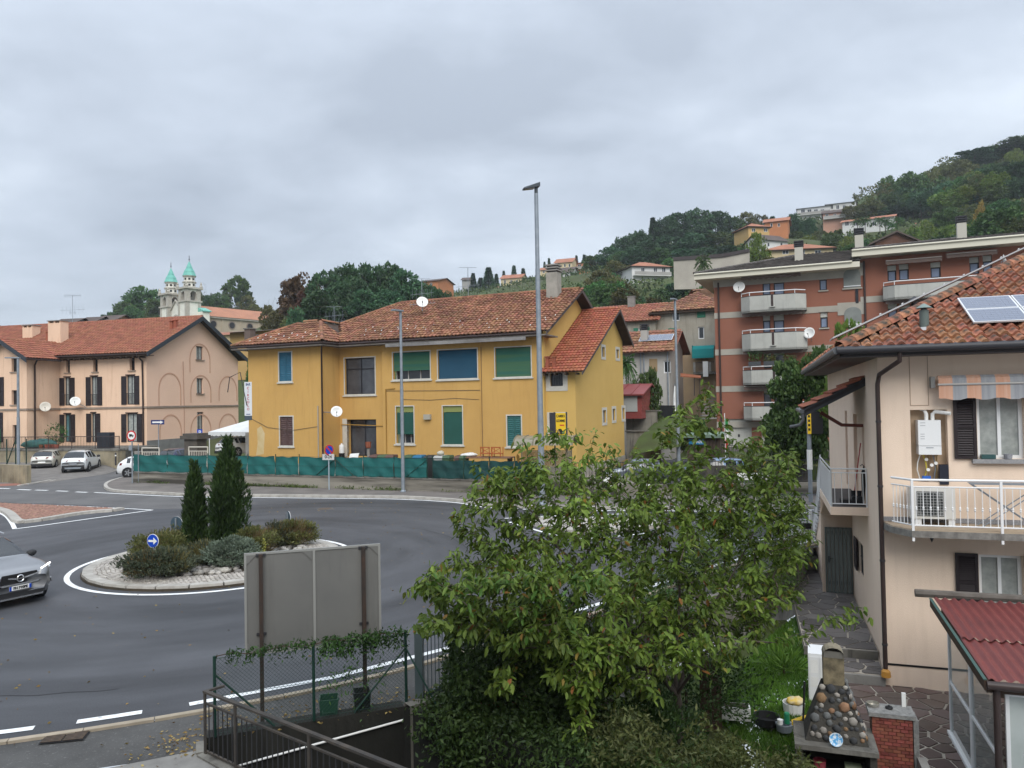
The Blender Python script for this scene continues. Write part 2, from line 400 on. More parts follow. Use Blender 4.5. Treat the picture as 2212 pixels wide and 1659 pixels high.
def ringbox(b,fr,r,wd,t0,t1):
 s0,z0,s1,z1=r
 b.fbox(fr,s0,z0,s0+wd,z1,t0,t1);b.fbox(fr,s1-wd,z0,s1,z1,t0,t1)
 b.fbox(fr,s0+wd,z0,s1-wd,z0+wd,t0,t1);b.fbox(fr,s0+wd,z1-wd,s1-wd,z1,t0,t1);return b
def corr(fr,s0,z0,s1,z1,t,n,amp=0.012):
 """one folded sheet: roller blind or louvre leaf"""
 P=[]
 for i in range(n):
  za,zb=z0+(z1-z0)*i/n,z0+(z1-z0)*(i+0.85)/n
  P+=[[fr.at(s0,za,t+amp),fr.at(s1,za,t+amp)],[fr.at(s0,zb,t-amp),fr.at(s1,zb,t-amp)]]
 return MB().grid(P)
def shutter(parent,fr,r,t,m,slats=14,name='shutter',label=None):
 b=ringbox(MB(),fr,r,min(0.06,(r[2]-r[0])*0.18),t,t+0.04)
 zm=(r[1]+r[3])/2;b.fbox(fr,r[0],zm-0.03,r[2],zm+0.03,t,t+0.038)
 s=corr(fr,r[0]+0.03,r[1]+0.03,r[2]-0.03,r[3]-0.03,t+0.018,slats,0.014);b.add(s.v,s.f)
 return b.build(name,m,parent,label=label)
def window(parent,fr,r,glass=None,frame=None,depth=0.14,mull=1,trans=0,wd=0.06,casing=None,cw=0.1,sill=None,t=0.0,bars=None,name='window',curtain=None):
 """window > pane, casing, sill; the frame is the part itself"""
 glass=glass or GLASS;frame=frame or WHITEM
 b=ringbox(MB(),fr,r,wd,t-depth,t-depth+0.05);s0,z0,s1,z1=r
 for i in range(1,mull+1):
  if mull:c=s0+(s1-s0)*i/(mull+1);b.fbox(fr,c-wd*0.45,z0+wd,c+wd*0.45,z1-wd,t-depth,t-depth+0.048)
 if trans:zt=z1-(z1-z0)*trans;b.fbox(fr,s0+wd,zt-wd/2,s1-wd,zt+wd/2,t-depth,t-depth+0.046)
 o=b.build(name,frame,parent)
 for i in range(mull+1):
  a,c=s0+(s1-s0)*i/(mull+1),s0+(s1-s0)*(i+1)/(mull+1)
  MB().fbox(fr,a+0.02,z0+0.02,c-0.02,z1-0.02,t-depth-0.005,t-depth+0.012).build('pane',glass,o)
 if casing:
  e=cw;ringbox(MB(),fr,(s0-e,z0-e,s1+e,z1+e),e,t+0.001,t+0.028).build('casing',casing,o)
 if sill:MB().fbox(fr,s0-0.12,z0-0.09,s1+0.12,z0-0.003,t-0.05,t+0.11).build('sill',sill,o)
 if bars:
  k=int((s1-s0)/0.14);bb=MB()
  for i in range(1,k):c=s0+(s1-s0)*i/k;bb.fbox(fr,c-0.01,z0,c+0.01,z1,t-0.05,t-0.03)
  bb.fbox(fr,s0,(z0+z1)/2-0.012,s1,(z0+z1)/2+0.012,t-0.052,t-0.028);bb.build('grille',bars,o)
 return o
def railing(parent,A,B,h,m,n=None,gap=0.13,post=0.02,bar=0.008,low=0.08,name='railing_bar',top2=None,postgap=1.8,frame_name='handrail'):
 """frame (rails and posts) plus every upright bar"""
 A,B=V(A),V(B);d=B-A;Lh=d.length;up=ZUP
 b=MB();b.tube([A+up*h,B+up*h],post,6);b.build(frame_name,m,parent)
 MB().tube([A+up*low,B+up*low],post*0.7,5).build('lower_rail',m,parent)
 if top2:MB().tube([A+up*top2,B+up*top2],post*0.7,5).build('middle_rail',m,parent)
 k=max(1,round(Lh/postgap))
 pb=MB().tube([(0,0,0),(0,0,h)],post*0.95,5)
 pieces('post',pb,[Matrix.Translation(A+d*(i/k)) for i in range(k+1)],m,parent,60)
 nb=n or int(Lh/gap);zt=(top2 or h);base=MB().tube([(0,0,low),(0,0,zt)],bar,4)
 pieces(name,base,[Matrix.Translation(A+d*((i+0.5)/nb)) for i in range(nb)],m,parent,120)
def dish(label,p,face,r=0.42,m=None,mount=None,group='satellite dishes on walls and roofs'):
 """satellite dish > reflector, arm, receiver, bracket"""
 p,f=V(p),V(face).normalized()
 t=thing('satellite_dish',label,'satellite dish',p,group)
 prof=[(0.001,0.0),(r*0.35,0.02),(r*0.7,0.07),(r,0.15*r/0.42),(r*1.01,0.15*r/0.42-0.012),(r*0.7,0.05),(r*0.35,0.0),(0.001,-0.02)]
 MB().lathe(prof,p,20,f,close=False).build('reflector',m or WHITE,t,True)
 tip=p+f*r*1.15-ZUP*r*0.35
 MB().tube([p-ZUP*r*0.95+f*0.1,tip],0.014,5).build('arm',DARKM,t)
 MB().tube([tip+f*0.03,tip-f*0.13],0.035,8).build('receiver',DARKM,t)
 q=V(mount) if mount is not None else p-f*0.3
 MB().tube([p-f*0.02,p-f*0.12,q],0.025,6).build('bracket',GALV,t);return t
def antenna(label,base,h,booms,m=None,group='television aerials on the roofs'):
 """aerial > mast, boom (with its rods)"""
 base=V(base);t=thing('television_antenna',label,'antenna',base,group);m=m or GALV
 MB().tube([base,base+ZUP*h],0.022,5).build('mast',m,t)
 for z,L_,ang,nr,rl,vert in booms:
  d=V((math.cos(ang),math.sin(ang),0.02));c=base+ZUP*z;b=MB().tube([c-d*L_*0.5,c+d*L_*0.5],0.014,4)
  x=ZUP if vert else d.cross(ZUP)
  for i in range(nr):q=c+d*L_*((i+0.5)/nr-0.5);b.tube([q-x*rl,q+x*rl],0.008,3)
  b.build('boom',m,t)
 return t
def chimney(parent,p,fr,wx,wy,h,m,cap='slab',capm=None,name='chimney'):
 f=Fr(p,math.degrees(fr.a));z=p[2]
 c=MB().fbox(f,-wx/2,z,wx/2,z+h,-wy/2,wy/2).build(name,m,parent)
 if cap=='louvre':
  for k in range(3):MB().fbox(f,-wx/2-0.05,z+h+0.08+k*0.17,wx/2+0.05,z+h+0.17+k*0.17,-wy/2-0.05,wy/2+0.05).build('cap_slat',capm or m,c)
  MB().fbox(f,-wx/2+.08,z+h,wx/2-.08,z+h+0.45,-wy/2+.08,wy/2-.08).build('flue',DARKM,c)
 elif cap=='posts':
  for sx in(-1,0,1):
   MB().fbox(f,sx*(wx/2-.07)-.06,z+h,sx*(wx/2-.07)+.06,z+h+.18,-wy/2,wy/2).build('cap_post',m,c)
  MB().fbox(f,-wx/2-.08,z+h+.18,wx/2+.08,z+h+.25,-wy/2-.08,wy/2+.08).build('cap',capm or CONC,c)
 else:MB().fbox(f,-wx/2-.06,z+h,wx/2+.06,z+h+.08,-wy/2-.06,wy/2+.06).build('cap',capm or m,c)
 return c
def downpipe(parent,pts,r=0.05,m=None):return MB().tube(pts,r,7).build('downpipe',m or BROWNM,parent,True)
# ------------------------------------------------------------ terrain
CP=[]
for X in range(-90,91,15):
 for Y in range(-15,61,15):CP.append((X,Y,-0.35))
for q in((-30,78,2.0),(-10,76,1.2),(5,72,1.2),(18,70,1.0),(35,66,0.8),(60,62,0.5),(-60,80,1.5),(-90,90,1),(12,88,3.5),(22,84,3.5),(40,84,4),(70,75,3),(-45,110,4),(-80,140,5),(-15,100,4)):CP.append(q)
for px,py,d in((390,735,232),(300,715,240),(480,715,270),(560,720,250),(200,730,230),(60,745,220),(-200,760,230),(700,715,122),(900,700,128),(800,700,140),(600,740,130),(820,660,200),(1000,652,330),(1090,642,350),(1230,598,330),(1180,635,300),(900,640,350),(1300,600,260),(1400,624,200),(1330,660,150),(1420,690,120),(1450,545,280),(1690,528,215),(1640,575,190),(1870,508,230),(1780,484,290),(1800,575,165),(2000,475,250),(2200,430,220),(2212,350,300),(2000,575,130),(2200,560,130),(2600,320,270),(2600,520,130),(1560,575,250),(1950,420,320),(1400,530,340),(1230,600,420),(600,690,420),(300,720,420),(-300,730,420),(1700,520,420),(2200,330,420),(2600,280,420)):
 p=PD(px,py,d);CP.append((p.x,p.y,p.z))
CPA=np.array(CP)
def terr(X,Y):
 X=np.asarray(X,float);Y=np.asarray(Y,float)
 d2=(X[...,None]-CPA[:,0])**2+(Y[...,None]-CPA[:,1])**2
 sc_=1.0/(d2+30.0)**1.9
 return(sc_*CPA[:,2]).sum(-1)/sc_.sum(-1)
ASPH=mat('fresh_asphalt',(0.060,0.0615,0.067),(0.044,0.0455,0.050),0.35,rough=0.62,bump=0.35,bscale=90,spec=0.35,lo=0.3,hi=0.7,zscale=1.0)
ASPHO=mat('old_asphalt',(0.09,0.088,0.084),(0.05,0.049,0.047),0.8,rough=0.9,bump=0.5,bscale=60,moss=((0.16,0.155,0.148),0.57,22))
PAVE=mat('pavement_asphalt',(0.17,0.15,0.135),(0.11,0.10,0.092),0.7,rough=0.92,bump=0.3,bscale=60)
GRASSG=mat('grass_ground',(0.062,0.095,0.022),(0.045,0.05,0.02),0.8,rough=1,bump=0.8,bscale=25)
HILLG=mat('hill_ground',(0.055,0.085,0.022),(0.06,0.06,0.028),0.05,rough=1,bump=0.6,bscale=2)
SOIL=mat('soil',(0.055,0.042,0.028),(0.03,0.026,0.018),2,rough=1,bump=0.8,bscale=20)
LINE=mat('road_paint',(0.74,0.75,0.74),(0.34,0.345,0.35),7,rough=0.6,lo=0.56,hi=0.74)
KERB=mat('granite_kerb',(0.42,0.40,0.36),(0.30,0.28,0.25),3,rough=0.85,bump=0.2,rnd=0.1)
KERBT=mat('sandy_kerb',(0.38,0.32,0.24),(0.27,0.23,0.17),2,rough=0.9,rnd=0.1)
gx=np.concatenate([np.arange(-420,-100,10),np.arange(-100,100,4),np.arange(100,421,10)]);gy=np.concatenate([np.arange(-16,110,4),np.arange(110,520,9)])
GX,GY=np.meshgrid(gx,gy,indexing='xy');GZ=terr(GX,GY)
GZ+=np.where(GY>90,0.8*np.sin(GX*0.11)*np.cos(GY*0.09),0)
nx_,ny_=len(gx),len(gy);fs=[]
for j in range(ny_-1):
 for i in range(nx_-1):
  cx,cy=(gx[i]+gx[i+1])/2,(gy[j]+gy[j+1])/2
  if cy<32 and-30<cx<34:continue
  fs.append((j*nx_+i,j*nx_+i+1,(j+1)*nx_+i+1,(j+1)*nx_+i))
npmesh('hillside',np.stack([GX,GY,GZ],-1).reshape(-1,3),fs,4,HILLG,smooth=True,kind='structure')
def sheet(name,pts,z,m,kind='structure',parent=None,**k):
 return MB().poly([(p[0],p[1],z) for p in pts]).build(name,m,parent,kind=kind,**k)
def strip(line,w0,w1,z):
 """quads along a polyline from offset w0 to w1 (left positive)"""
 L_,R_=[],[]
 for i,p in enumerate(line):
  a,b=V(line[max(i-1,0)]).to_2d(),V(line[min(i+1,len(line)-1)]).to_2d();d=(b-a).normalized();n=V((-d.y,d.x))
  q=V(p).to_2d();L_.append((*(q+n*w1),z));R_.append((*(q+n*w0),z))
 return MB().grid([R_,L_])
def smooth_line(P,k=6):
 P=[V((p[0],p[1],0)) for p in P];o=[]
 for i in range(len(P)-1):
  p0,p1,p2,p3=P[max(i-1,0)],P[i],P[i+1],P[min(i+2,len(P)-1)]
  for j in range(k):
   t=j/k;o.append(0.5*((2*p1)+(p2-p0)*t+(2*p0-5*p1+4*p2-p3)*t*t+(3*p1-p0-3*p2+p3)*t**3))
 return o+[P[-1]]
def kerbrun(parent,line,z0,z1,wd,ln,m,name='kerb_stone',gap=0.012,nmax=300):
 """separate kerb stones along a line"""
 line=[V((p[0],p[1],0)) for p in line];acc=0;mats=[]
 base=MB().hexa([V((0,-wd/2,z0)),V((1,-wd/2,z0)),V((1,wd/2,z0)),V((0,wd/2,z0)),V((0,-wd/2*.9,z1)),V((1,-wd/2*.9,z1)),V((1,wd/2*.9,z1)),V((0,wd/2*.9,z1))])
 tot=sum((line[i+1]-line[i]).length for i in range(len(line)-1));n=max(1,round(tot/ln));pts=[]
 for k in range(n+1):
  t=tot*k/n;a=0
  for i in range(len(line)-1):
   l_=(line[i+1]-line[i]).length
   if a+l_>=t-1e-6:pts.append(line[i].lerp(line[i+1],(t-a)/l_));break
   a+=l_
 for k in range(len(pts)-1):
  d=pts[k+1]-pts[k];Lk=d.length-gap
  mats.append(Matrix.Translation(pts[k])@Matrix.Rotation(math.atan2(d.y,d.x),4,'Z')@Matrix.Diagonal((Lk,1,1,1)))
 pieces(name,base,mats,m,parent,nmax)
near_kerb=smooth_line([PZ(-500,1660),PZ(0,1605),PZ(440,1537),PZ(760,1474),PZ(975,1417),(1.6,17.6),(4.5,20.6),(7.6,23.6),(10.8,26.0),(15,28.2),(30,33)],6)
far_line=smooth_line([PZ(204,1064),PZ(392,1073),PZ(553,1075),PZ(740,1077),PZ(870,1079),PZ(985,1086),PZ(1060,1097),PZ(1240,1103),PZ(1380,1103),PZ(1700,1103),(30,32.6+1.5),(60,38)],5)
road_pts=[(p.x,p.y) for p in near_kerb]+[(75,36),(75,44),(40,66),(-2,62),(-60,90),(-110,90),(-110,5)]
def tracks(m,c0,c1):
 n=m.node_tree.nodes;l=m.node_tree.links;b=n['Principled BSDF'];src=b.inputs['Base Color'].links[0].from_socket
 tcn=n.new('ShaderNodeTexCoord');vs=n.new('ShaderNodeVectorMath');vs.operation='SUBTRACT';l.new(tcn.outputs['Object'],vs.inputs[0]);vs.inputs[1].default_value=(-9.55,24.55,0)
 ln=n.new('ShaderNodeVectorMath');ln.operation='LENGTH';l.new(vs.outputs[0],ln.inputs[0]);sp_=n.new('ShaderNodeSeparateXYZ');l.new(vs.outputs[0],sp_.inputs[0]);at=n.new('ShaderNodeMath');at.operation='ARCTAN2';l.new(sp_.outputs[1],at.inputs[0]);l.new(sp_.outputs[0],at.inputs[1])
 cb_=n.new('ShaderNodeCombineXYZ');l.new(ln.outputs['Value'],cb_.inputs[0]);l.new(at.outputs[0],cb_.inputs[1])
 mp_=n.new('ShaderNodeMapping');l.new(cb_.outputs[0],mp_.inputs[0]);mp_.inputs['Scale'].default_value=(.55,.9,1);q=n.new('ShaderNodeTexNoise');l.new(mp_.outputs[0],q.inputs['Vector']);q.inputs['Scale'].default_value=1.0;q.inputs['Detail'].default_value=6;q.inputs['Roughness'].default_value=.62
 r=n.new('ShaderNodeValToRGB');l.new(q.outputs['Fac'],r.inputs[0]);r.color_ramp.elements[0].position=.33;r.color_ramp.elements[1].position=.68;r.color_ramp.elements[0].color=(c0,)*3+(1,);r.color_ramp.elements[1].color=(c1,)*3+(1,)
 q2=n.new('ShaderNodeTexNoise');l.new(tcn.outputs['Object'],q2.inputs['Vector']);q2.inputs['Scale'].default_value=55;q2.inputs['Detail'].default_value=2;r2=n.new('ShaderNodeValToRGB');l.new(q2.outputs['Fac'],r2.inputs[0]);r2.color_ramp.elements[0].position=.3;r2.color_ramp.elements[1].position=.75;r2.color_ramp.elements[0].color=(.72,.72,.72,1);r2.color_ramp.elements[1].color=(1.35,1.35,1.35,1)
 for t_ in(r,r2):
  mxn=n.new('ShaderNodeMix');mxn.data_type='RGBA';mxn.blend_type='MULTIPLY';mxn.inputs[0].default_value=1;A=[i for i in mxn.inputs if i.type=='RGBA'];l.new(src,A[0]);l.new(t_.outputs[0],A[1]);src=[o for o in mxn.outputs if o.type=='RGBA'][0]
 l.new(src,b.inputs['Base Color'])
tracks(ASPH,.62,1.45)
road=sheet('road',road_pts,0.0,ASPH)
old=sheet('side_road',[PZ(-400,1110),PZ(0,1085),PZ(200,1092),PZ(330,1100),PZ(520,1098),PZ(560,1086),PZ(392,1076),PZ(230,1060),PZ(232,1040),PZ(290,1016),(-27,60),(-22,80),(-60,85),(-100,60)],0.004,mat('worn_asphalt',(0.125,0.122,0.12),(0.085,0.083,0.083),0.5,rough=0.85,bump=0.4,bscale=60))
mk=[]
def mark(line,wd,off=0,z=0.009):
 s=strip(line,off-wd/2,off+wd/2,z);s.build('road_marking',LINE,road);mk.append(s)
mark(far_line,0.16)
ISL=V((-9.55,24.55,0))
def ring(r,n=72,sx=1.0,sy=1.0):return[(ISL.x+r*sx*math.cos(2*math.pi*i/n),ISL.y+r*sy*math.sin(2*math.pi*i/n)) for i in range(n+1)]
mark(ring(4.22),0.15)
nk=near_kerb
edge_line=[nk[i] for i in range(len(nk))]
def arc_piece(line,t0,t1):
 acc=[0]
 for i in range(len(line)-1):acc.append(acc[-1]+(line[i+1]-line[i]).length)
 o=[]
 for k in range(13):
  t=t0+(t1-t0)*k/12
  for i in range(len(line)-1):
   if acc[i+1]>=t:o.append(line[i].lerp(line[i+1],(t-acc[i])/(acc[i+1]-acc[i])));break
 return o
def along(line,p):
 a=0;best=(1e9,0);p=V((p[0],p[1],0))
 for i in range(len(line)-1):
  d=line[i+1]-line[i];t=max(0,min(1,(p-line[i]).dot(d)/d.length_squared));q=(line[i]+d*t-p).length
  if q<best[0]:best=(q,a+t*d.length)
  a+=d.length
 return best[1]
a0,a1,a2,a3=(along(nk,PZ(x,y)) for x,y in((152,1590),(300,1574),(415,1555),(98/2,1608)))
mark(arc_piece(nk,a0,a1),0.16,0.42);mark(arc_piece(nk,a2,a2+30),0.16,0.42);mark(arc_piece(nk,a0-3.2,a3),0.16,0.42)
for x0,y0,x1,y1 in((-30,1054.5,21,1055.7),(38,1057.6,66,1058.6),(77,1058.8,103,1059.6),(122,1060.6,147,1061.5),(164,1062.8,188,1063.8)):
 mark([PZ(x0,y0),PZ(x1,y1)],0.22)
SEAM=mat('asphalt_seam',(0.026,0.026,0.028),rough=.7)
for r_,t0,t1,wd in((7.4,-2.5,-1.9,.02),(11.2,-1.9,-1.35,.022),(8.0,-.6,.9,.025),(12.6,.3,1.9,.025),(10.2,1.6,2.6,.025)):
 strip([(ISL.x+(r_+.03*math.sin(k*.7))*math.cos(t0+(t1-t0)*k/40),ISL.y+(r_+.03*math.sin(k*.9+r_))*math.sin(t0+(t1-t0)*k/40)) for k in range(41)],-wd/2,wd/2,.005).build('asphalt_seam',SEAM,road)
mark([PZ(-120,1078),PZ(0,1087),PZ(150,1093),PZ(260,1098),PZ(330,1102)],0.13)
mark([PZ(330,1102),PZ(200,1120),PZ(100,1134),PZ(32,1143)],0.15)
mark(smooth_line([PZ(32,1143),PZ(24,1128),PZ(8,1112),PZ(-30,1100)],4),0.17)
sp=[PZ(-60,1092),PZ(0,1103),PZ(22,1113),PZ(36,1127),PZ(48,1130),PZ(95,1124),PZ(180,1110),PZ(252,1104),PZ(262,1101),PZ(150,1095),PZ(0,1088),PZ(-60,1085)]
isl2=sheet('splitter_island',[(p.x,p.y) for p in sp],0.05,mat('red_bedding',(0.22,0.12,0.08),(0.16,0.09,0.06),3,rough=1))
kerbrun(isl2,smooth_line(sp[:9],3),-0.02,0.12,0.42,0.7,KERB)
RCOB=mat('red_cobble',(0.32,0.185,0.14),(0.25,0.145,0.11),3,rough=0.9,rnd=0.25)
spi=[(p.x,p.y) for p in sp];spc=V((sum(p[0] for p in spi)/len(spi),sum(p[1] for p in spi)/len(spi)))
spin=[(spc.x+(p[0]-spc.x)*0.93,spc.y+(p[1]-spc.y)*0.88) for p in spi]
cob=MB().hexa([V((-.055,-.055,-.03)),V((.055,-.055,-.03)),V((.055,.055,-.03)),V((-.055,.055,-.03)),V((-.045,-.045,.025)),V((.045,-.045,.025)),V((.045,.045,.025)),V((-.045,.045,.025))])
cm=[]
xs=[p[0] for p in spin];ys=[p[1] for p in spin];y=min(ys);
for iy in range(int((max(ys)-min(ys))/0.125)):
 for ix in range(int((max(xs)-min(xs))/0.125)):
  a,b=min(xs)+ix*0.125,min(ys)+iy*0.125+0.35*abs(math.sin((min(xs)+ix*0.125)*1.9))
  if inpoly(a,b,spin):cm.append(Matrix.Translation((a+random.uniform(-.01,.01),b+random.uniform(-.01,.01),0.07+random.uniform(0,.012)))@Matrix.Rotation(random.uniform(-.25,.25),4,'Z'))
pieces('cobble',cob,cm,RCOB,isl2,300)
sp3=[PZ(1120,1128),PZ(1180,1140),PZ(1240,1152),PZ(1330,1150),PZ(1420,1140),PZ(1420,1128),PZ(1300,1124),PZ(1200,1122)]
isl3=sheet('splitter_island',[(p.x,p.y) for p in sp3],0.07,mat('pale_bedding',(0.40,0.37,0.33),(0.30,0.28,0.25),3,rough=1))
kerbrun(isl3,[*sp3,sp3[0]],-0.02,0.12,0.3,0.8,KERB)
mark([PZ(1090,1120),PZ(1250,1112),PZ(1400,1110)],0.14);mark(smooth_line([PZ(1100,1128),PZ(1190,1154),PZ(1260,1164),PZ(1420,1150)],4),0.14)
mark([PZ(1180,1108),PZ(1250,1110)],0.14)
mark([PZ(1500,1168),PZ(1700,1165),PZ(1790,1164)],0.15);mark([PZ(1500,1128),PZ(1720,1128),PZ(1790,1128)],0.12)
isl=MB().lathe([(0.01,0.16),(2.75,0.12),(3.86,0.06),(3.88,-0.02)],ISL,64,close=False).build('roundabout_island',SOIL,None,kind='structure',org=ISL)
kerbrun(isl,ring(3.70),-0.02,0.13,0.32,0.85,KERB)
PCOB=mat('porphyry_cobble',(0.40,0.37,0.33),(0.29,0.27,0.245),4,rough=0.9,rnd=0.25)
cm=[]
for k in range(7):
 r=3.48-k*0.117;n=int(2*math.pi*r/0.118)
 for i in range(n):
  a=2*math.pi*i/n;rr=r+0.05*abs(math.sin(a*11));cm.append(Matrix.Translation((ISL.x+rr*math.cos(a),ISL.y+rr*math.sin(a),0.098+k*0.006+random.uniform(-.006,.008)))@Matrix.Rotation(a+random.uniform(-.2,.2),4,'Z'))
pieces('cobble',cob,cm,PCOB,isl,300)
RIVER=mat('river_stone',(0.36,0.34,0.31),(0.22,0.21,0.19),3,rough=0.85,rnd=0.4)
stone=MB()
ico=[V((math.cos(a)*math.cos(b),math.sin(a)*math.cos(b),math.sin(b))) for b in(-.6,.25,.95) for a in[2*math.pi*i/6+b for i in range(6)]]
stone.v=[tuple(p) for p in ico]+[(0,0,1.0)]
for k in range(2):
 for i in range(6):stone.f.append((k*6+i,k*6+(i+1)%6,(k+1)*6+(i+1)%6,(k+1)*6+i))
for i in range(6):stone.f.append((12+i,12+(i+1)%6,18))
sm=[]
for i in range(420):
 a=random.uniform(0,2*math.pi);r=2.72*math.sqrt(random.uniform(0.25,1));s=random.uniform(0.07,0.16)
 sm.append(Matrix.Translation((ISL.x+r*math.cos(a),ISL.y+r*math.sin(a),0.15))@Matrix.Rotation(random.uniform(0,6),4,'Z')@Matrix.Diagonal((s*random.uniform(.8,1.6),s,s*random.uniform(.5,.8),1)))
pieces('river_stone',stone,sm,RIVER,isl,260,smooth=True)
FW=Fr(PZ(870,1060,0.1),-21.5)
s_l,s_r=FW.loc(285,1040)[0],FW.loc(1330,1075)[0]
fl=[p for p in far_line]
i0=min(range(len(fl)),key=lambda i:(fl[i]-PZ(392,1073)).length)
kl=[p+V((0.05,0.42,0)) for p in fl[i0:] if p.x<29]
corner=smooth_line([PZ(290,1028),PZ(245,1040),PZ(228,1050),PZ(240,1061),PZ(290,1065),kl[0]],4)
pav=[(p.x,p.y) for p in corner]+[(p.x,p.y) for p in kl[1:]]+[(29,36.2),(20,36.6),(12,37.2),(6,38.6),tuple(FW.at(s_r,0).to_2d()),tuple(FW.at(0,0).to_2d()),tuple(FW.at(s_l,0).to_2d())]
pvo=MB().prism([(p[0],p[1],0.0) for p in pav],(0,0,0.11)).build('far_pavement',PAVE,kind='structure')
kerbrun(pvo,corner+kl[1:],0,0.135,0.22,1.0,KERB)
YD=mat('yard_ground',(0.22,0.20,0.17),(0.14,0.13,0.11),0.6,rough=0.95)
MB().prism([FW.at(s_l,0,-0.2),FW.at(s_r,0,-0.2),V((6.5,39,0)),V((11,60,0)),V((-20,75,0)),V((-22,58,0))],(0,0,0.68)).build('yard',YD,kind='structure')
pk=MB().grid([[PZ(-300,1050,.012),PZ(0,1046,.012),PZ(100,1043,.012),PZ(230,1024,.012),PZ(285,1006,.03)],[V((-78,66,.3)),PZ(0,1014,.3),PZ(100,1010,.3),PZ(230,1004,.4),PZ(287,1001,.4)],[V((-75,72,.6)),V((-58,68,.6)),V((-50,66,.6)),V((-38,63,.6)),V((-30.5,61.2,.6))]]).build('parking_area',mat('paving_blocks',(0.19,0.175,0.16),(0.13,0.12,0.11),1.2,rough=0.95,bump=0.4,bscale=30),kind='structure')
for a,b in(((40,1050),(240,1016)),((110,1040),(330,1004)),((-60,1010),(90,1026)),((90,1026),(130,1033))):
 kerbrun(pk,[PZ(*a),PZ(*b)],0.0,0.07,0.2,1.0,KERB)
npave=[(p.x,p.y) for p in near_kerb if p.y<31][::-1]
edge=[(-16,4),(-9.5,9.6),tuple(PZ(445,1625).to_2d()),tuple(PZ(445,1603).to_2d()),tuple(PZ(873,1534).to_2d()),(-0.2,13.4),(1.6,15.6),(5.2,19.0),(8.2,22.6),(9.6,25.0),(11.4,25.6)]
np_=sheet('near_pavement',[*edge,*[q for q in npave if q[0]<12.5]],-0.012,ASPHO)
kerbrun(np_,[p for p in near_kerb if p.x<14 and p.x>-13],-0.1,0.03,0.13,1.0,KERBT)
sheet('concrete_apron',[PZ(150,1675),PZ(330,1640),PZ(420,1622),PZ(447,1627),(-1.1,8.2),(-1,3),(-14,3),PZ(-200,1720)],0.0,CONC)
pA,pB,pC,pD,pE=PZ(447,1603),PZ(873,1534),V((1.25,9.9,0)),V((3.2,7.2,0)),V((-4.45,10.75,0))
pE=PZ(447,1627);pF=V((1.2,6.3,0))
RAMP=mat('mossy_shaded_concrete',(0.026,0.025,0.021),(0.010,0.010,0.008),0.7,rough=0.95,bump=0.5,bscale=14,streak=((0.006,0.006,0.005),0.8),moss=((0.018,0.022,0.010),0.62,0.8))  # mossy concrete blackened so its colour also carries the pit's deep shade
zf=-2.7
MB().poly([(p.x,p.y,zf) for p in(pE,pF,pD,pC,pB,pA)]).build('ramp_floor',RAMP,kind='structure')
def retaining(name,pts,zt,zb,th,m,kind='structure',side=1,**k):
 b=MB();pts=[V((p[0],p[1],0)) for p in pts];off=[]
 for i,p in enumerate(pts):
  a,c=pts[max(i-1,0)],pts[min(i+1,len(pts)-1)];d=(c-a).normalized();off.append(p+V((-d.y,d.x,0))*th*side)
 P=[[V((p.x,p.y,zb)) for p in pts],[V((p.x,p.y,zt)) for p in pts],[V((p.x,p.y,zt)) for p in off],[V((p.x,p.y,zb)) for p in off]]
 return b.grid(P).build(name,m,kind=kind,**k)
rw=thing('ramp_wall','mossy concrete retaining wall darkened for shade round the sunken garage ramp','wall',pB)
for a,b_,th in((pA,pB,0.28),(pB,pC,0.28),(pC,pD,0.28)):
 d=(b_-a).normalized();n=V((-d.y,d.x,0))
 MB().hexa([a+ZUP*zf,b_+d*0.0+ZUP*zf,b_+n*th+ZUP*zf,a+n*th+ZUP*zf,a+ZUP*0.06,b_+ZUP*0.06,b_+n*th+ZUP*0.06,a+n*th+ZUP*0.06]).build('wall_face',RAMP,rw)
for a,b_ in((pE,pF),(pA,pE)):
 d=(b_-a).normalized();n=V((d.y,-d.x,0))*0.15
 if a is pA:n=-V((d.y,-d.x,0))*-0.15
 MB().hexa([a+ZUP*zf,b_+ZUP*zf,b_+n+ZUP*zf,a+n+ZUP*zf,a+ZUP*0.03,b_+ZUP*0.03,b_+n+ZUP*0.03,a+n+ZUP*0.03]).build('wall_face',CONCD,rw)
dr=(pB-pA).normalized();nr=V((dr.y,-dr.x,0))
wp=[pA+dr*0.35+nr*0.04-ZUP*1.0,pA+dr*0.35+nr*0.04-ZUP*0.42]+[pA+dr*(0.35+(2.6)*i/6)+nr*0.04+ZUP*(-0.42+0.28*i/6) for i in range(1,7)]
tag(MB().tube(wp,0.018,6).build('water_pipe',WHITE,None,True,org=wp[0]),'thin white pipe clipped along the dark ramp wall','pipe')
MB().box(-13,-9.0,-3,16,-.6,8.4).build('own_house_shade_block',mat('shade_block_plaster',(.5,.46,.4),rough=.9),kind='structure')  # unseen house block behind the camera, added and sized to shade the near garden
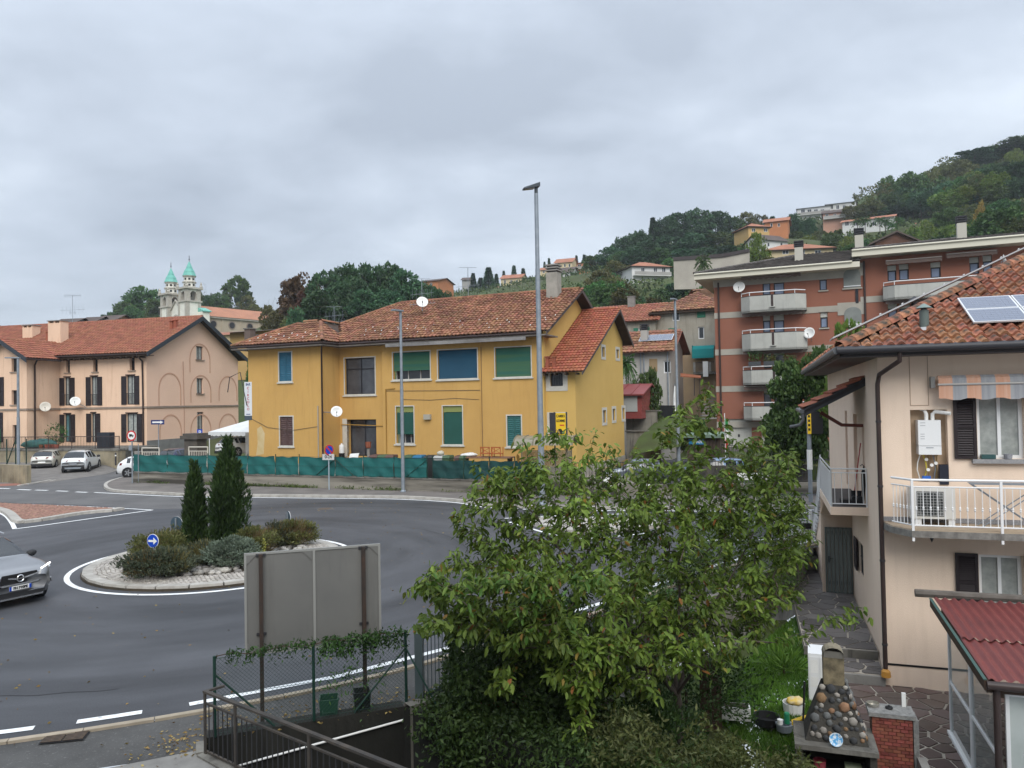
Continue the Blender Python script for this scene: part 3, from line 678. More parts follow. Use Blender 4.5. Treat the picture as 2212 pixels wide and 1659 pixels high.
# ------------------------------------------------------------ the peach house at the right with its patio
C=PZ(1915,1480,-1.3);PH=Fr(C,-18.5);LW=Fr(C,251.5)
PEACH=mat('peach_plaster',(0.78,0.63,0.50),(0.72,0.575,0.455),0.6,rough=0.92,bump=0.35,bscale=70,streak=((0.60,0.47,0.365),0.35))
FLAG=mat('porphyry_flagstone',(0.10,0.066,0.056),(0.125,0.10,0.088),1.1,rough=0.7,rnd=0.35,bump=0.35,bscale=14)
FLAGG=mat('grey_flagstone',(0.15,0.138,0.13),(0.095,0.085,0.082),1.0,rough=0.75,rnd=0.3,bump=0.35,bscale=14)
MORT=mat('mortar',(0.40,0.36,0.30),(0.27,0.24,0.2),3,rough=0.95)
def P3(s,t,z):return PH.at(s,z,t)
def paving(name,poly,z,cell,m,label=None):
 """crazy paving: a mortar bed with every stone its own piece"""
 poly=poly if area(poly)>0 else poly[::-1]
 base=MB().prism([P3(p[0],p[1],z-0.2) for p in poly],(0,0,0.19)).build(name,MORT,kind='structure')
 xs=[p[0] for p in poly];ys=[p[1] for p in poly];pts=[]
 tries=int((max(xs)-min(xs))*(max(ys)-min(ys))/cell**2*14)
 for _ in range(tries):
  q=(random.uniform(min(xs)-.2,max(xs)+.2),random.uniform(min(ys)-.2,max(ys)+.2));rr=cell*random.uniform(0.72,1.1)
  if all((q[0]-p[0])**2+((q[1]-p[1])*1.35)**2>rr*rr for p in pts[-400:]):pts.append(q)
 for Cc in voronoi(pts,cell*3):
  Q=Cc
  for i in range(len(poly)):
   p,q=poly[i],poly[(i+1)%len(poly)];ex,ey=q[0]-p[0],q[1]-p[1]
   if len(Q)>2:Q=clip_half(Q,ey,-ex,ey*p[0]-ex*p[1])
  if len(Q)<3 or area(Q)<0.012:continue
  Q=shrink(Q,0.018+random.uniform(0,.012))
  if len(Q)<3 or area(Q)<0.008:continue
  h=random.uniform(0.002,0.012);top=shrink(Q,0.008)
  if len(top)<3:continue
  c=(sum(p[0] for p in Q)/len(Q),sum(p[1] for p in Q)/len(Q));b=MB()
  b.poly([P3(p[0],p[1],z+h) for p in Q][::-1])
  n=len(Q);b.add([P3(p[0],p[1],z+h) for p in Q]+[P3(p[0],p[1],z-0.012) for p in Q],[(i,(i+1)%n,n+(i+1)%n,n+i) for i in range(n)])
  b.weld().build('flagstone',m,base)
 return base
pat_poly=[(-1.2,-0.02),(-2.6,2.2),(-2.4,6.6),(4.2,6.6),(4.2,-0.02)]
patio=paving('patio',pat_poly,-1.3,0.40,FLAG)
paving('garden_path',[(-0.02,-9.3),(-1.85,-9.3),(-1.6,-1.0),(-0.02,-1.0)],-0.88,0.5,FLAGG)
paving('path_platform',[(-0.02,-1.0),(-1.55,-1.0),(-1.4,0.03),(-0.02,0.03)],-1.08,0.38,FLAGG)
MB().prism([P3(-1.5,0.04,-1.3),P3(-0.03,0.04,-1.3),P3(-0.03,0.1,-1.3),P3(-1.5,0.1,-1.3)],(0,0,0.2)).build('step_edge',CONC,kind='structure')
MB().prism([P3(-1.62,-1.0,-1.08),P3(-0.03,-1.0,-1.08),P3(-0.03,-0.94,-1.08),P3(-1.62,-0.94,-1.08)],(0,0,0.19)).build('step_edge',CONCD,kind='structure')
paving('upper_path',[(-0.02,-13.6),(-2.4,-13.6),(-2.2,-9.3),(-0.02,-9.3)],-0.42,0.55,FLAGG)
MB().prism([P3(-2.2,-9.3,-0.9),P3(-0.03,-9.3,-0.9),P3(-0.03,-9.22,-0.9),P3(-2.2,-9.22,-0.9)],(0,0,0.47)).build('step_edge',CONCD,kind='structure')
house=thing('peach_house','peach plastered house with dark shutters, hipped clay tile roof, outside stair and balcony','house',C)
hz,ez=-1.35,5.98
up_w=(1.87,3.60,2.72,4.95);lo_w=(1.82,0.42,2.62,1.60);niche=PH.rect(1968,885,2048,1042)
wall(house,'front_wall',PH,0,hz,9.5,ez,[up_w,lo_w,niche,(5.2,3.6,6.1,4.95)],PEACH,depth=0.22)
lw_holes=[(-2.9-0.0,0.05,-2.4,1.0)]
ent=[(-7.6,2.2,-6.9,4.5),(-5.2,2.2,-4.3,4.45),(-3.2,2.75,-2.75,4.2)]
barw=(-4.6,0.15,-3.7,1.0)
wall(house,'left_wall',LW,-14.2,hz,0,ez,[barw,*ent],PEACH,depth=0.3)
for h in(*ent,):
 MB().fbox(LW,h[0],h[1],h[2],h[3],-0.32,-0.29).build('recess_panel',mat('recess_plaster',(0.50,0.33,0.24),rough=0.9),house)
wall(house,'back_wall',Fr(PH.at(0,0,-14.2),161.5),-9.5,hz,0,ez,[],PEACH)
MB().fbox(PH,0.02,-0.86,9.5,-0.82,0.0,0.012).build('plinth_groove',BLACK,house)
for(r,nm) in((up_w,'upper'),(lo_w,'lower')):
 wo=window(house,PH,r,CURT,WHITEM,0.16,1,0,0.07,sill=mat('granite_sill',(0.30,0.30,0.30),(0.2,0.2,0.21),30,rough=0.6) if r is up_w else None)
 for x0,x1 in((r[0]-0.44,r[0]-0.02),(r[2]+0.02,r[2]+0.44)):shutter(house,PH,(x0,r[1]+0.0,x1,r[3]+0.02),0.02,SHUTD,26)
window(house,PH,(5.2,3.6,6.1,4.95),CURT,WHITEM,0.16,1)
window(house,LW,barw,GLASS,DARKM,0.2,1,bars=DARKM)
shutter(house,LW,(-5.25,0.15,-4.65,1.0),0.04,SHUTD,14)
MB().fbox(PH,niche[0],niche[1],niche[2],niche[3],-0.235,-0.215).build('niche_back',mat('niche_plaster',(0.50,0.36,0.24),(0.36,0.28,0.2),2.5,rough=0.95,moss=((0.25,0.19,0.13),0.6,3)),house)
fp=PH.rect(1890+5,770,1935,910);fp=(0.62,4.73,0.98,5.9)
ringbox(MB(),PH,fp,0.012,0.0,0.008).build('flue_panel',mat('groove',(0.35,0.25,0.18)),house)
ov=0.82;HW,HLn=9.5,14.2;tp=math.tan(R(26.3));half=(HW+2*ov)/2;zr=5.95+half*tp
e0,e1,e2,e3=P3(-ov,ov,5.95),P3(HW+ov,ov,5.95),P3(HW+ov,-HLn-ov,5.95),P3(-ov,-HLn-ov,5.95)
r0,r1=P3(HW/2,ov-half,zr),P3(HW/2,-HLn-ov+half,zr)
roof=MB().add([e0,e1,e2,e3,r0,r1],[(0,1,4),(1,2,5,4),(2,3,5),(3,0,4,5)]).build('roof',WOODD,house)
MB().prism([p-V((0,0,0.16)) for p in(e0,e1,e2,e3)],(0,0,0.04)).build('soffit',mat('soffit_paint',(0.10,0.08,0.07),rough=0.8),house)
uR,vB=PH.u,-PH.n
lenf=2*half;sl=math.hypot(half,half*tp);vf=(r0-P3(HW/2,ov,5.95)).normalized()
vent=(1.82,1.05)
roof_tiles(roof,e0+ZUP*0.0-vf*0.05,uR,vf,lenf,sl,[(0.05,-0.1),(lenf-.05,-0.1),(lenf/2,sl)],TERRAH,wd=0.215,ln=0.36,h=0.085,nmax=300,seg=6,jit=0.014,skip=lambda a,b:a>6.2)
vl=(r0-(e0+vB*half)).normalized();le=HLn+2*ov
roof_tiles(roof,e3-vl*0.05,-vB,vl,le,sl,[(0.05,-0.1),(le-.05,-0.1),(le-half,sl),(half,sl)],TERRAH,wd=0.215,ln=0.36,h=0.085,nmax=0,seg=4,jit=0.014)
ridge_tiles(roof,e0+ZUP*0.05,r0+ZUP*0.06,TERRAH,r=0.12,ln=0.4,name='hip_tile')
MB().tube([e0-uR*0.06-vB*0.06-ZUP*0.02,e1-vB*0.06-ZUP*0.02],0.085,8).build('gutter',DARKM,house,True)
MB().tube([e0-uR*0.06-vB*0.06-ZUP*0.02,e3-uR*0.06-ZUP*0.02],0.085,8).build('gutter',mat('grey_gutter',(0.10,0.105,0.11),rough=0.45),house,True)
for q0,q1 in((e0,e1),(e0,e3)):MB().vbox(q0-ZUP*0.17,q1-q0,(uR if q0 is e0 and q1 is e3 else vB)*0.04,(0,0,0.2)).build('fascia',DARKM,house)
dp0=P3(0.55,ov*0.95,5.85)
downpipe(house,[P3(0.32,ov,5.86),P3(0.32,ov,5.68),P3(0.02,0.12,5.42),P3(-0.02,0.09,5.2),P3(-0.02,0.09,-1.0)],0.05)
tag(MB().lathe([(0.1,0),(0.09,0.12),(0.05,0.16)],P3(-0.02,0.12,-1.08),10).build('rain_shoe',mat('ochre_plastic',(0.45,0.22,0.04),rough=0.5),house))
for z in(4.4,3.0,1.4,-0.4):MB().lathe([(0.062,-0.02),(0.062,0.02)],P3(-0.02,0.09,z),8).build('pipe_clamp',DARKM,house)
def on_front_roof(px,py):
 d=ray(px,py);n=uR.cross(vf);q=(e0-CAM).dot(n)/d.dot(n);return CAM+d*q
pv=thing('roof_vent','green grey metal flue pipe with conical cap on the clay tile roof','vent',on_front_roof(1997,712))
b0=on_front_roof(1997,712)
MB().tube([b0-ZUP*.1,b0+ZUP*0.42],0.095,12).build('pipe',mat('flue_metal',(0.10,0.125,0.115),rough=0.5),pv,True)
MB().lathe([(0.17,0.46),(0.02,0.56)],b0,14).build('cap',mat('flue_cap',(0.16,0.21,0.19),rough=0.5),pv)
MB().tube([b0+ZUP*.4,b0+ZUP*0.48],0.06,8).build('neck',DARKM,pv)
MB().lathe([(0.26,0.02),(0.12,0.10)],b0-ZUP*.05,14).build('lead_flashing',mat('lead',(0.36,0.36,0.36),rough=0.6),pv)
pv2=thing('roof_vent','small dark cowl peeping over the hip of the clay tile roof','vent',e0+(r0-e0)*0.33+vB*0.5)
b1=e0+(r0-e0)*0.33+vB*0.5
MB().tube([b1-ZUP*.3,b1+ZUP*.26],0.07,10).build('pipe',DARKM,pv2,True);MB().lathe([(0.13,.3),(0.02,.4)],b1,12).build('cap',DARKM,pv2)
CELL=mat('solar_cell',(0.13,0.15,0.20),(0.10,0.115,0.16),1,rough=0.12,spec=0.7);FRAMEA=mat('anodised_frame',(0.62,0.63,0.64),rough=0.35,metal=0.2)
nrm=uR.cross(vf)
if nrm.z<0:nrm=-nrm
pl=on_front_roof(2105,716);ptop=on_front_roof(2058,655)
a0,b0_=(pl-e0).dot(uR)-0.02,(pl-e0).dot(vf)+0.05
PWs,PHs=1.02,0.74
def solar(parentless_label,o,u,v,n,wdt,hgt,nu,nv,group):
 t=thing('solar_module',parentless_label,'solar panel',o,group)
 MB().vbox(o,u*wdt,v*hgt,n*0.035).build('frame',FRAMEA,t)
 cu,cv=(wdt-0.06)/nu,(hgt-0.06)/nv
 cl=MB().vbox(V((0,0,0)),V((cu*0.96,0,0)),V((0,cv*0.96,0)),V((0,0,0.006)))
 Mr=Matrix((u,v,n)).transposed().to_4x4()
 pieces('cell',cl,[Matrix.Translation(o+u*(0.03+cu*i)+v*(0.03+cv*j)+n*0.033)@Mr for i in range(nu) for j in range(nv)],CELL,t,300)
places={(0,0):'lower left',(0,1):'upper left',(1,0):'lower middle',(1,1):'upper middle',(2,0):'lower right',(2,1):'upper right'}
for(i,j),wds in places.items():
 o=e0+uR*(a0-j*0.0+i*(PWs+0.02))+vf*(b0_+j*(PHs+0.02))+nrm*0.16
 solar('solar panel on the peach house roof, %s of its array'%wds,o,uR,vf,nrm,PWs,PHs,10,6,'solar panels on the peach house')
nl=vl.cross(vB);nl=nl if nl.z>0 else-nl
for k in range(2):
 MB()
o=e0+vB*1.0+vl*0.35+nl*0.2
t=thing('solar_panel_row','white edged row of solar panels along the far slope of the peach house roof','solar panels',o)
hip=(r0-e0)
q=[e0+hip*f+nl*0.22-uR*0.12+vB*0.1 for f in(0.02,0.98)]
MB().vbox(q[0],q[1]-q[0],vB*0.9,ZUP*0.035).build('panel_edge',mat('panel_edge',(.42,.43,.44),rough=.4),t)
for k in range(1,10):MB().vbox(q[0].lerp(q[1],k/10)-uR*0.01+ZUP*0.035,(q[1]-q[0])*0.008,vB*0.05,ZUP*0.03).build('clamp',FRAMEA,t)
aw=thing('striped_awning','rolled orange and grey striped awning above the upper shuttered window','awning',P3(1.1,0.2,5.2))
ORS,GRS=mat('orange_stripe',(0.54,0.29,0.19),(0.60,0.39,0.29),14,rough=0.9,zscale=0.02),mat('grey_stripe',(0.26,0.27,0.29),(0.36,0.37,0.38),14,rough=0.9,zscale=0.02)
x=1.12;k=0
while x<4.0:
 x1=x+0.26;P=[]
 for z,t in((5.33,0.10),(5.36,0.2),(5.30,0.28),(5.18,0.30)):P.append([P3(x,t,z),P3((x+x1)/2,t,z),P3(x1,t,z)])
 P.append([P3(x+(x1-x)*i/2,0.302,4.86+0.025*math.sin((x+(x1-x)*i/2)*12)) for i in range(3)])
 MB().grid(P).build('fabric_stripe',(ORS,GRS)[k%2],aw);x=x1;k+=1
MB().tube([P3(1.1,0.31,5.17),P3(4.0,0.31,5.17)],0.022,8).build('front_bar',mat('awning_bar',(0.40,0.39,0.37),rough=0.4),aw)
MB().vbox(P3(1.0,0.18,5.1),uR*0.08,vB*0.18,ZUP*0.24).build('wall_bracket',mat('bracket_grey',(0.25,0.25,0.24),rough=0.5),aw)
bo=thing('gas_boiler','white wall mounted gas boiler with bent flue pipes in its wall niche','boiler',P3(0.95,0,3.7))
MB().fbox(PH,0.74,3.88,1.17,4.42,-0.21,0.12).build('casing',WHITEM,bo);MB().fbox(PH,0.74,3.69,1.17,3.872,-0.21,0.125).build('control_panel',WHITEM,bo)
MB().fbox(PH,0.88,3.83,1.02,3.845,0.125,0.13).build('panel_recess',GALV,bo)
for z in(4.36,4.3,4.12,4.07,4.02):MB().fbox(PH,0.78,z,0.86+0.02*(z>4.2),z+0.012,0.12,0.122).build('sticker_line',mat('print_grey',(0.35,0.36,0.37)),bo)
MB().tube([P3(0.93,-0.05,4.42),P3(0.93,-0.05,4.55),P3(0.9,-0.08,4.64),P3(0.84,-0.12,4.66)],0.04,8).build('flue_pipe',WHITE,bo,True)
MB().tube([P3(1.05,-0.05,4.42),P3(1.05,-0.05,4.55),P3(1.1,-0.02,4.6),P3(1.36,0.12,4.56)],0.04,8).build('flue_pipe',WHITE,bo,True)
BRASS=mat('brass',(0.30,0.22,0.10),rough=0.4,metal=0.6);YEL=mat('yellow_pipe',(0.60,0.50,0.05),rough=0.5)
for x,m_,xs in((0.80,WHITE,-.06),(0.85,YEL,.05),(0.95,BRASS,0.0),(1.04,GALV,.03),(1.12,BRASS,-.02)):
 MB().tube([P3(x,-0.08,3.69),P3(x+xs,-0.06,3.5),P3(x+xs*1.2,-0.06,3.35),P3(x+xs*.3,-0.1,3.15)],0.013,6).build('feed_pipe',m_,bo,True)
for x,z in((0.9,3.58),(1.0,3.46),(1.08,3.5),(0.93,3.36)):MB().lathe([(0.035,0),(0.035,0.03)],P3(x,-0.02,z),10,axis=PH.n).build('gauge',WHITE,bo)
MB().fbox(PH,0.82,3.14,0.98,3.22,-0.12,-0.02).build('blue_valve',mat('blue_plastic',(0.03,0.12,0.45),rough=0.4),bo)
tag(MB().fbox(PH,1.14,3.05,1.31,3.47,-0.1,0.03).build('meter_box',mat('navy_box',(0.015,0.018,0.03),rough=0.5),None,org=P3(1.2,0,3.1)),'black meter box below the boiler pipes on the balcony wall','box')
bl=thing('balcony','curved corner balcony with white railing and granite edge on the peach house','balcony',P3(0.1,0.5,2.1))
bp=[(0.0,0.0),(0.1,0.55),(0.42,1.02),(9,1.02),(9,0.0)]
MB().prism([P3(p[0],p[1],2.08) for p in bp],(0,0,0.13)).build('slab',mat('granite_slab',(0.23,0.22,0.20),(0.13,0.125,0.115),9,rough=0.8,streak=((0.05,0.05,0.045),.6)),bl)
MB().prism([P3(p[0]+.03,p[1]-.03 if p[1] else 0.01,2.211) for p in bp],(0,0,0.02)).build('floor_tiles',mat('balcony_tile',(0.40,0.32,0.23),(0.34,0.27,0.2),4,rough=0.7),bl)
MB().fbox(PH,0.0,2.24,9,2.34,0.001,0.015).build('skirting',mat('granite_skirting',(0.30,0.30,0.31),(0.16,0.16,0.17),40,rough=0.6),bl)
c=[P3(0.14,0.50,2.12),P3(0.45,0.99,2.12),P3(2.02,0.99,2.12),P3(3.7,0.99,2.12)]
knobs=[]
for a,b in((c[0],c[1]),(c[1],c[2]),(c[2],c[3])):
 MB().tube([a+ZUP*1.12,b+ZUP*1.12],0.024,8).build('handrail',WHITEM,bl);MB().tube([a+ZUP*.98,b+ZUP*.98],0.016,6).build('middle_rail',WHITEM,bl);MB().tube([a+ZUP*.2,b+ZUP*.2],0.016,6).build('lower_rail',WHITEM,bl)
 n=max(6,int((b-a).length/0.125));
 knobs+=[Matrix.Translation(a.lerp(b,(i+.5)/n)) for i in range(n)]
bar=MB().tube([(0,0,0.2),(0,0,0.98)],0.008,5)
bar.lathe([(0.008,.5),(.02,.52),(.02,.535),(.01,.545),(.02,.555),(.02,.57),(.008,.59)],(0,0,0),6)
pieces('baluster',bar,knobs,WHITEM,bl,120)
for q in(c[1],c[2],c[3]):MB().vbox(q-uR*.022-vB*.022-ZUP*.12,uR*.045,vB*.045,ZUP*1.25).build('post',WHITEM,bl)
ac=thing('air_conditioner','white air conditioner outdoor unit with grilled fan on the balcony','air conditioner',P3(1.0,0.3,2.24))
MB().fbox(PH,0.5,2.38,1.33,3.02,0.12,0.46).build('casing',mat('ac_white',(0.62,0.61,0.57),rough=0.5),ac)
MB().lathe([(0.245,0),(0.245,0.012),(0.19,0.02),(0.07,0.02)],P3(0.86,0.462,2.69),24,axis=PH.n).build('fan',mat('fan_dark',(0.035,0.04,0.04),rough=0.5),ac)
g=MB()
for i in range(9):
 z=2.46+i*0.058;g.fbox(PH,0.62,z,1.1,z+.004,0.485,0.488);x=0.62+i*0.06;g.fbox(PH,x,2.45,x+.004,2.93,0.486,0.489)
g.build('fan_grille',WHITEM,ac)
for x in(0.58,1.2):MB().fbox(PH,x,2.24,x+.12,2.375,0.14,0.44).build('foot',WHITEM,ac)
dr_=thing('drying_rack','folding metal clothes drying rack with crossed legs on the balcony','drying rack',P3(2.3,0.45,2.24))
for t in(0.3,0.62):
 MB().tube([P3(1.75,t,2.26),P3(2.9,t,3.12)],0.012,5).build('leg',GALV,dr_);MB().tube([P3(2.75,t,2.26),P3(1.62,t,3.12)],0.012,5).build('leg',GALV,dr_)
for i in range(8):MB().tube([P3(1.6,0.26+i*0.056,3.13),P3(3.0,0.26+i*0.056,3.13)],0.007,4).build('drying_bar',GALV,dr_)
for z0,x,lab,m_,wd in((3.61,1.92,'dark green tray on the upper window sill',mat('green_box',(0.03,0.08,0.08),rough=.5),.26),(3.61,2.33,'speckled grey cup on the upper window sill',mat('grey_cup',(0.32,0.33,0.35),(0.2,.2,.22),30),.18)):
 if wd>.2:tag(MB().fbox(PH,x,3.605,x+wd,3.69,-0.06,0.07).build('tray',m_,None,org=P3(x,0,3.6)),lab,'tray')
 else:tag(MB().lathe([(0.07,0),(0.085,0.1),(0.075,0.1),(0.06,.02)],P3(x+.08,0.02,3.605),12).build('cup',m_,None,org=P3(x,0,3.6)),lab,'cup')
tag(MB().lathe([(0.04,0.02),(0.045,-0.05),(0.03,-0.1),(0.004,-0.16)],P3(0.85,0.6,2.08),10).build('wall_lamp',DARKM,None,org=P3(.85,.6,2)),'small black outdoor lamp hanging under the balcony slab','lamp')
MB().fbox(PH,.6,2.43,1.12,2.95,.461,.4615).build('fan_recess',mat('fan_recess',(.13,.135,.13),rough=.6),ac)
st=thing('outside_stair','peach plastered outside stair and landing with white railing beside the house','staircase',PH.at(-0.4,-0.9,-5))
lz=2.2;wS=0.86
def L3(k,w_,z):return PH.at(-w_,z,-k)
MB().prism([L3(2.33,0.0,lz-.2),L3(2.33,wS,lz-.2),L3(6.3,wS,lz-.2),L3(6.3,0,lz-.2)],(0,0,0.2)).build('landing',PEACH,st)
MB().prism([L3(2.36,0.02,lz),L3(2.36,wS-.02,lz),L3(6.3,wS-.02,lz),L3(6.3,0.02,lz)],(0,0,0.012)).build('landing_tiles',FLAGG,st)
MB().add([L3(6.3,0,lz-.2),L3(6.3,wS,lz-.2),L3(6.3,wS,-0.9),L3(6.3,0,-0.9)],[(0,1,2,3)]).build('front_face',PEACH,st)
n_st=14
prof=[(6.3,-0.95),(6.3,lz)]
for i in range(n_st):
 k=6.3+i*0.33;z=lz-(i+1)*0.178;prof+=[(k,z),(k+0.33,z)]
prof+=[(6.3+n_st*.33,-0.95)]
MB().prism([L3(p[0],0.0,p[1]) for p in prof],-uR*(wS-0.06)).build('stair_body',PEACH,st)
tread=MB().vbox(V((0,0,0)),-uR*wS,vB*0.36,ZUP*0.03)
pieces('tread',tread,[Matrix.Translation(L3(6.28+i*0.33,0,lz-(i+1)*0.178)) for i in range(n_st)],mat('granite_tread',(0.24,0.23,0.22),(0.16,.155,.15),8),st)
MB().add([L3(4.6,0.0,lz-.2),L3(4.6,wS,lz-.2),L3(6.29,wS,lz-.75),L3(6.29,0,lz-.75)],[(0,1,2,3)]).build('sloped_soffit',PEACH,st)
railing(st,L3(2.36,0.02,lz),L3(2.36,wS-0.03,lz),0.95,WHITEM,gap=0.15,top2=0.85)
railing(st,L3(2.36,wS-.03,lz-.15),L3(6.3,wS-.03,lz-.15),1.1,WHITEM,gap=0.125,top2=1.0,low=.15,postgap=4)
a,b=L3(6.3,wS-.03,lz),L3(6.3+n_st*.33,wS-.03,lz-n_st*.178)
mid=a.lerp(b,0.36);
for p,q,dz in((a,mid,0.0),(mid-ZUP*0.35,b-ZUP*0.1,0)):railing(st,p,q,1.0,WHITEM,gap=0.125,top2=0.9,postgap=9)
dR=thing('metal_door','grey ribbed metal cellar door with vent slots below the landing','door',L3(6.25,0.4,-0.88))
dF=Fr(L3(6.29,0.78,0),-18.5);DG=mat('grey_door',(0.15,0.17,0.16),rough=0.5)
ringbox(MB(),dF,(0.02,-0.88,0.76,1.06),0.035,0.0,0.05).build('frame',mat('door_frame',(0.10,.12,.115),rough=.5),dR)
for i in range(6):
 x0=0.06+i*0.11;MB().fbox(dF,x0+.006,-0.86,x0+0.104,1.02,0.0,0.04).build('door_rib',DG,dR)
 for z in(-0.62,0.86):
  for k in range(3):MB().fbox(dF,x0+.03,z+k*.035,x0+.08,z+.015+k*.035,0.04,0.042).build('vent_slot',DARKM,dR)
MB().fbox(dF,0.1,0.02,0.14,0.2,0.04,0.06).build('lock_plate',BLACK,dR);MB().tube([dF.at(.12,.14,.07),dF.at(.24,.14,.08)],.012,6).build('handle',BLACK,dR)
cn=thing('door_canopy','small tiled canopy with dark timber bracket and gutter over the entrance landing','canopy',L3(2.4,0.1,5.0))
ch=[L3(2.2,0.0,5.36),L3(2.2,1.42,4.62),L3(5.0,1.42,4.62),L3(5.0,0.0,5.36)]
slab(cn,'deck',ch,0.08,WOODD)
MB().vbox(ch[0]-ZUP*0.16,ch[1]-ch[0],vB*0.05,ZUP*0.2).build('verge_board',DARKM,cn)
MB().tube([ch[1]-ZUP*.03-uR*.05,ch[2]-ZUP*.03-uR*.05],.06,8).build('gutter',mat('grey_gutter',(.1,.1,.11)),cn,True)
MB().tube([ch[1]-ZUP*.1-uR*.05,ch[1]-ZUP*.22-uR*.02,ch[1]-ZUP*.36-uR*0.2+uR*.1,L3(2.4,1.75,4.2)],.04,7).build('spout',mat('grey_gutter',(.1,.1,.11)),cn,True)
vd=(ch[0]-ch[1]).normalized()
roof_tiles(cn,ch[2]+ZUP*.02,-vB,vd,2.8,1.58,None,TERRA,wd=0.28,ln=0.38,h=0.03,nmax=80,seg=4,jit=.004)
MB().tube([L3(2.9,0.0,4.2),L3(2.9,.5,4.22),L3(2.9,1.0,4.55)],.06,4).build('timber_bracket',mat('red_timber',(.12,.035,.025),rough=.6),cn)
tag(MB().tube([L3(2.75,.3,2.25),L3(3.0,.06,3.75)],.014,5).build('broom_handle',mat('red_stick',(.35,.03,.03),rough=.5),None,org=L3(2.75,.3,2.2)),'red broom handle leaning on the landing wall','broom')
tag(MB().tube([L3(2.6,.08,2.25),L3(2.6,.06,2.7),L3(2.6,.06,3.05),L3(2.6,.04,3.2),L3(2.62,.08,3.24),L3(2.64,.12,3.2)],[.02,.05,.045,.012,.01,.01],6).build('umbrella',BLACK,None,True,org=L3(2.6,.08,2.2)),'closed black umbrella hanging on the landing railing','umbrella')
sh_=thing('shoe_rack','low black shoe rack with black boots on the landing','shoe rack',L3(2.8,.35,2.22))
MB().vbox(L3(2.6,.1,2.24),-uR*.5,vB*.3,ZUP*.1).build('crate',BLACK,sh_)
for w_ in(.14,.28):MB().tube([L3(2.62,w_,2.38),L3(2.8,w_,2.4),L3(2.82,w_,2.56)],.06,6).build('boot',BLACK,sh_)
wg_=thing('path_gate','white iron gate with scrolled panel closing the garden path at the street','gate',PZ(1728,1198,-.42));wa_,wb_=PZ(1696,1197,-.42),PZ(1752,1199,-.42)
railing(wg_,wa_,wb_,1.42,WHITEM,gap=.09,post=.022,bar=.008,top2=1.2,name='gate_bar',postgap=3);dw_=(wb_-wa_).normalized()
MB().vbox(wa_+dw_*.2+ZUP*.62,dw_*.55,vB*.02,ZUP*.5).build('panel',WHITEM,wg_);MB().vbox(wb_-V((.02,.02,.5)),V((.09,0,0)),V((0,.09,0)),ZUP*2.0).build('gate_post',WHITEM,wg_)
tag(MB().vbox(wb_+V((-.3,-.1,.9)),V((.3,0,0)),V((0,.15,0)),ZUP*.18).build('letter_box',BLACK,None,org=wb_+ZUP*.9),'black letter box fixed beside the white path gate','letter box')
# ------------------------------------------------------------ conservatory in front of the house
cons=thing('conservatory','lean-to conservatory with red corrugated roof and glazed side walls on the patio','conservatory',P3(0.8,4,-1.3))
REDC=mat('red_corrugated',(0.18,0.046,0.042),(0.135,0.036,0.034),1.4,rough=0.45,spec=0.4,moss=((0.55,0.5,0.45),0.83,9))
zb_,zf_=1.06,0.86
def rp(s,t,dz=0):return P3(s,t,zb_+(zf_-zb_)*(t-1.9)/3.75+dz)
x0,dxs=0.62,0.76
for tA,tB,dz in((1.9,4.05,0.03),(3.95,5.65,0.0)):
 sx=0.62
 while sx<4.2:
  P=[]
  for t in(tA,tB):P.append([rp(sx+i*0.019,t,dz+0.024*math.sin(2*math.pi*i*0.019/0.152)) for i in range(41)])
  MB().grid(P).build('roof_sheet',REDC,cons,True);sx+=0.76
MB().tube([P3(0.32,1.78,zb_+.08),P3(4.4,1.78,zb_+.08)],0.075,8).build('ridge_pole',mat('weathered_timber',(0.13,0.115,0.10),(0.08,0.07,0.06),5,rough=.9),cons)
MB().vbox(rp(.55,1.9,-.13),rp(.55,5.7,-.13)-rp(.55,1.9,-.13),uR*.05,ZUP*.14).build('barge_board',WOODD,cons)
MB().vbox(rp(.54,1.9,.012),rp(.54,5.7,.012)-rp(.54,1.9,.012),uR*.045,ZUP*.015).build('verge_trim',mat('verdigris_strip',(.05,.095,.085),rough=.6),cons)
MB().tube([P3(.58,5.7,zf_-.06),P3(4.2,5.7,zf_-.06)],.065,8).build('gutter',BROWNM,cons,True)
MB().vbox(P3(.6,5.6,zf_-.2),uR*3.5,vB*.1,ZUP*.14).build('front_beam',WOODD,cons);MB().vbox(P3(.72,2.0,zb_-.26),uR*.1,P3(.72,5.6,zf_-.26)-P3(.72,2.0,zb_-.26),ZUP*.12).build('side_beam',WOODD,cons)
MB().tube([P3(.72,5.62,zf_-.1),P3(.72,5.62,-1.3)],.05,8).build('downpipe',BROWNM,cons,True)
CLR=clearmat('conservatory_glass',(0.30,0.34,0.33),0.36);FROST=mat('frosted_pane',(0.42,0.46,0.44),(0.30,0.34,0.32),1.5,rough=.2,spec=.5)
CF=Fr(P3(.78,5.45,0),251.5)
for a,b in((-3.15,-1.58),(-1.56,0)):
 f=ringbox(MB(),CF,(a,-1.28,b,.82),.05,-.02,.03).build('side_frame',WHITEM,cons)
 MB().fbox(CF,a+.04,-1.24,b-.04,.78,0,.008).build('pane',CLR,f)
 MB().fbox(CF,a+.05,-.35,b-.05,-.3,-.015,.025).build('glazing_bar',WHITEM,f)
MB().fbox(CF,-3.2,-1.31,.05,-1.24,-.06,.07).build('bottom_rail',WHITEM,cons)
CFf=Fr(P3(.8,5.5,0),-18.5)
for a,b in((.05,.95),(.97,1.9),(1.92,2.9)):
 f=ringbox(MB(),CFf,(a,-1.28,b,.66),.05,-.02,.03).build('front_frame',WHITEM,cons);MB().fbox(CFf,a+.04,-1.24,b-.04,.62,0,.008).build('pane',FROST,f)
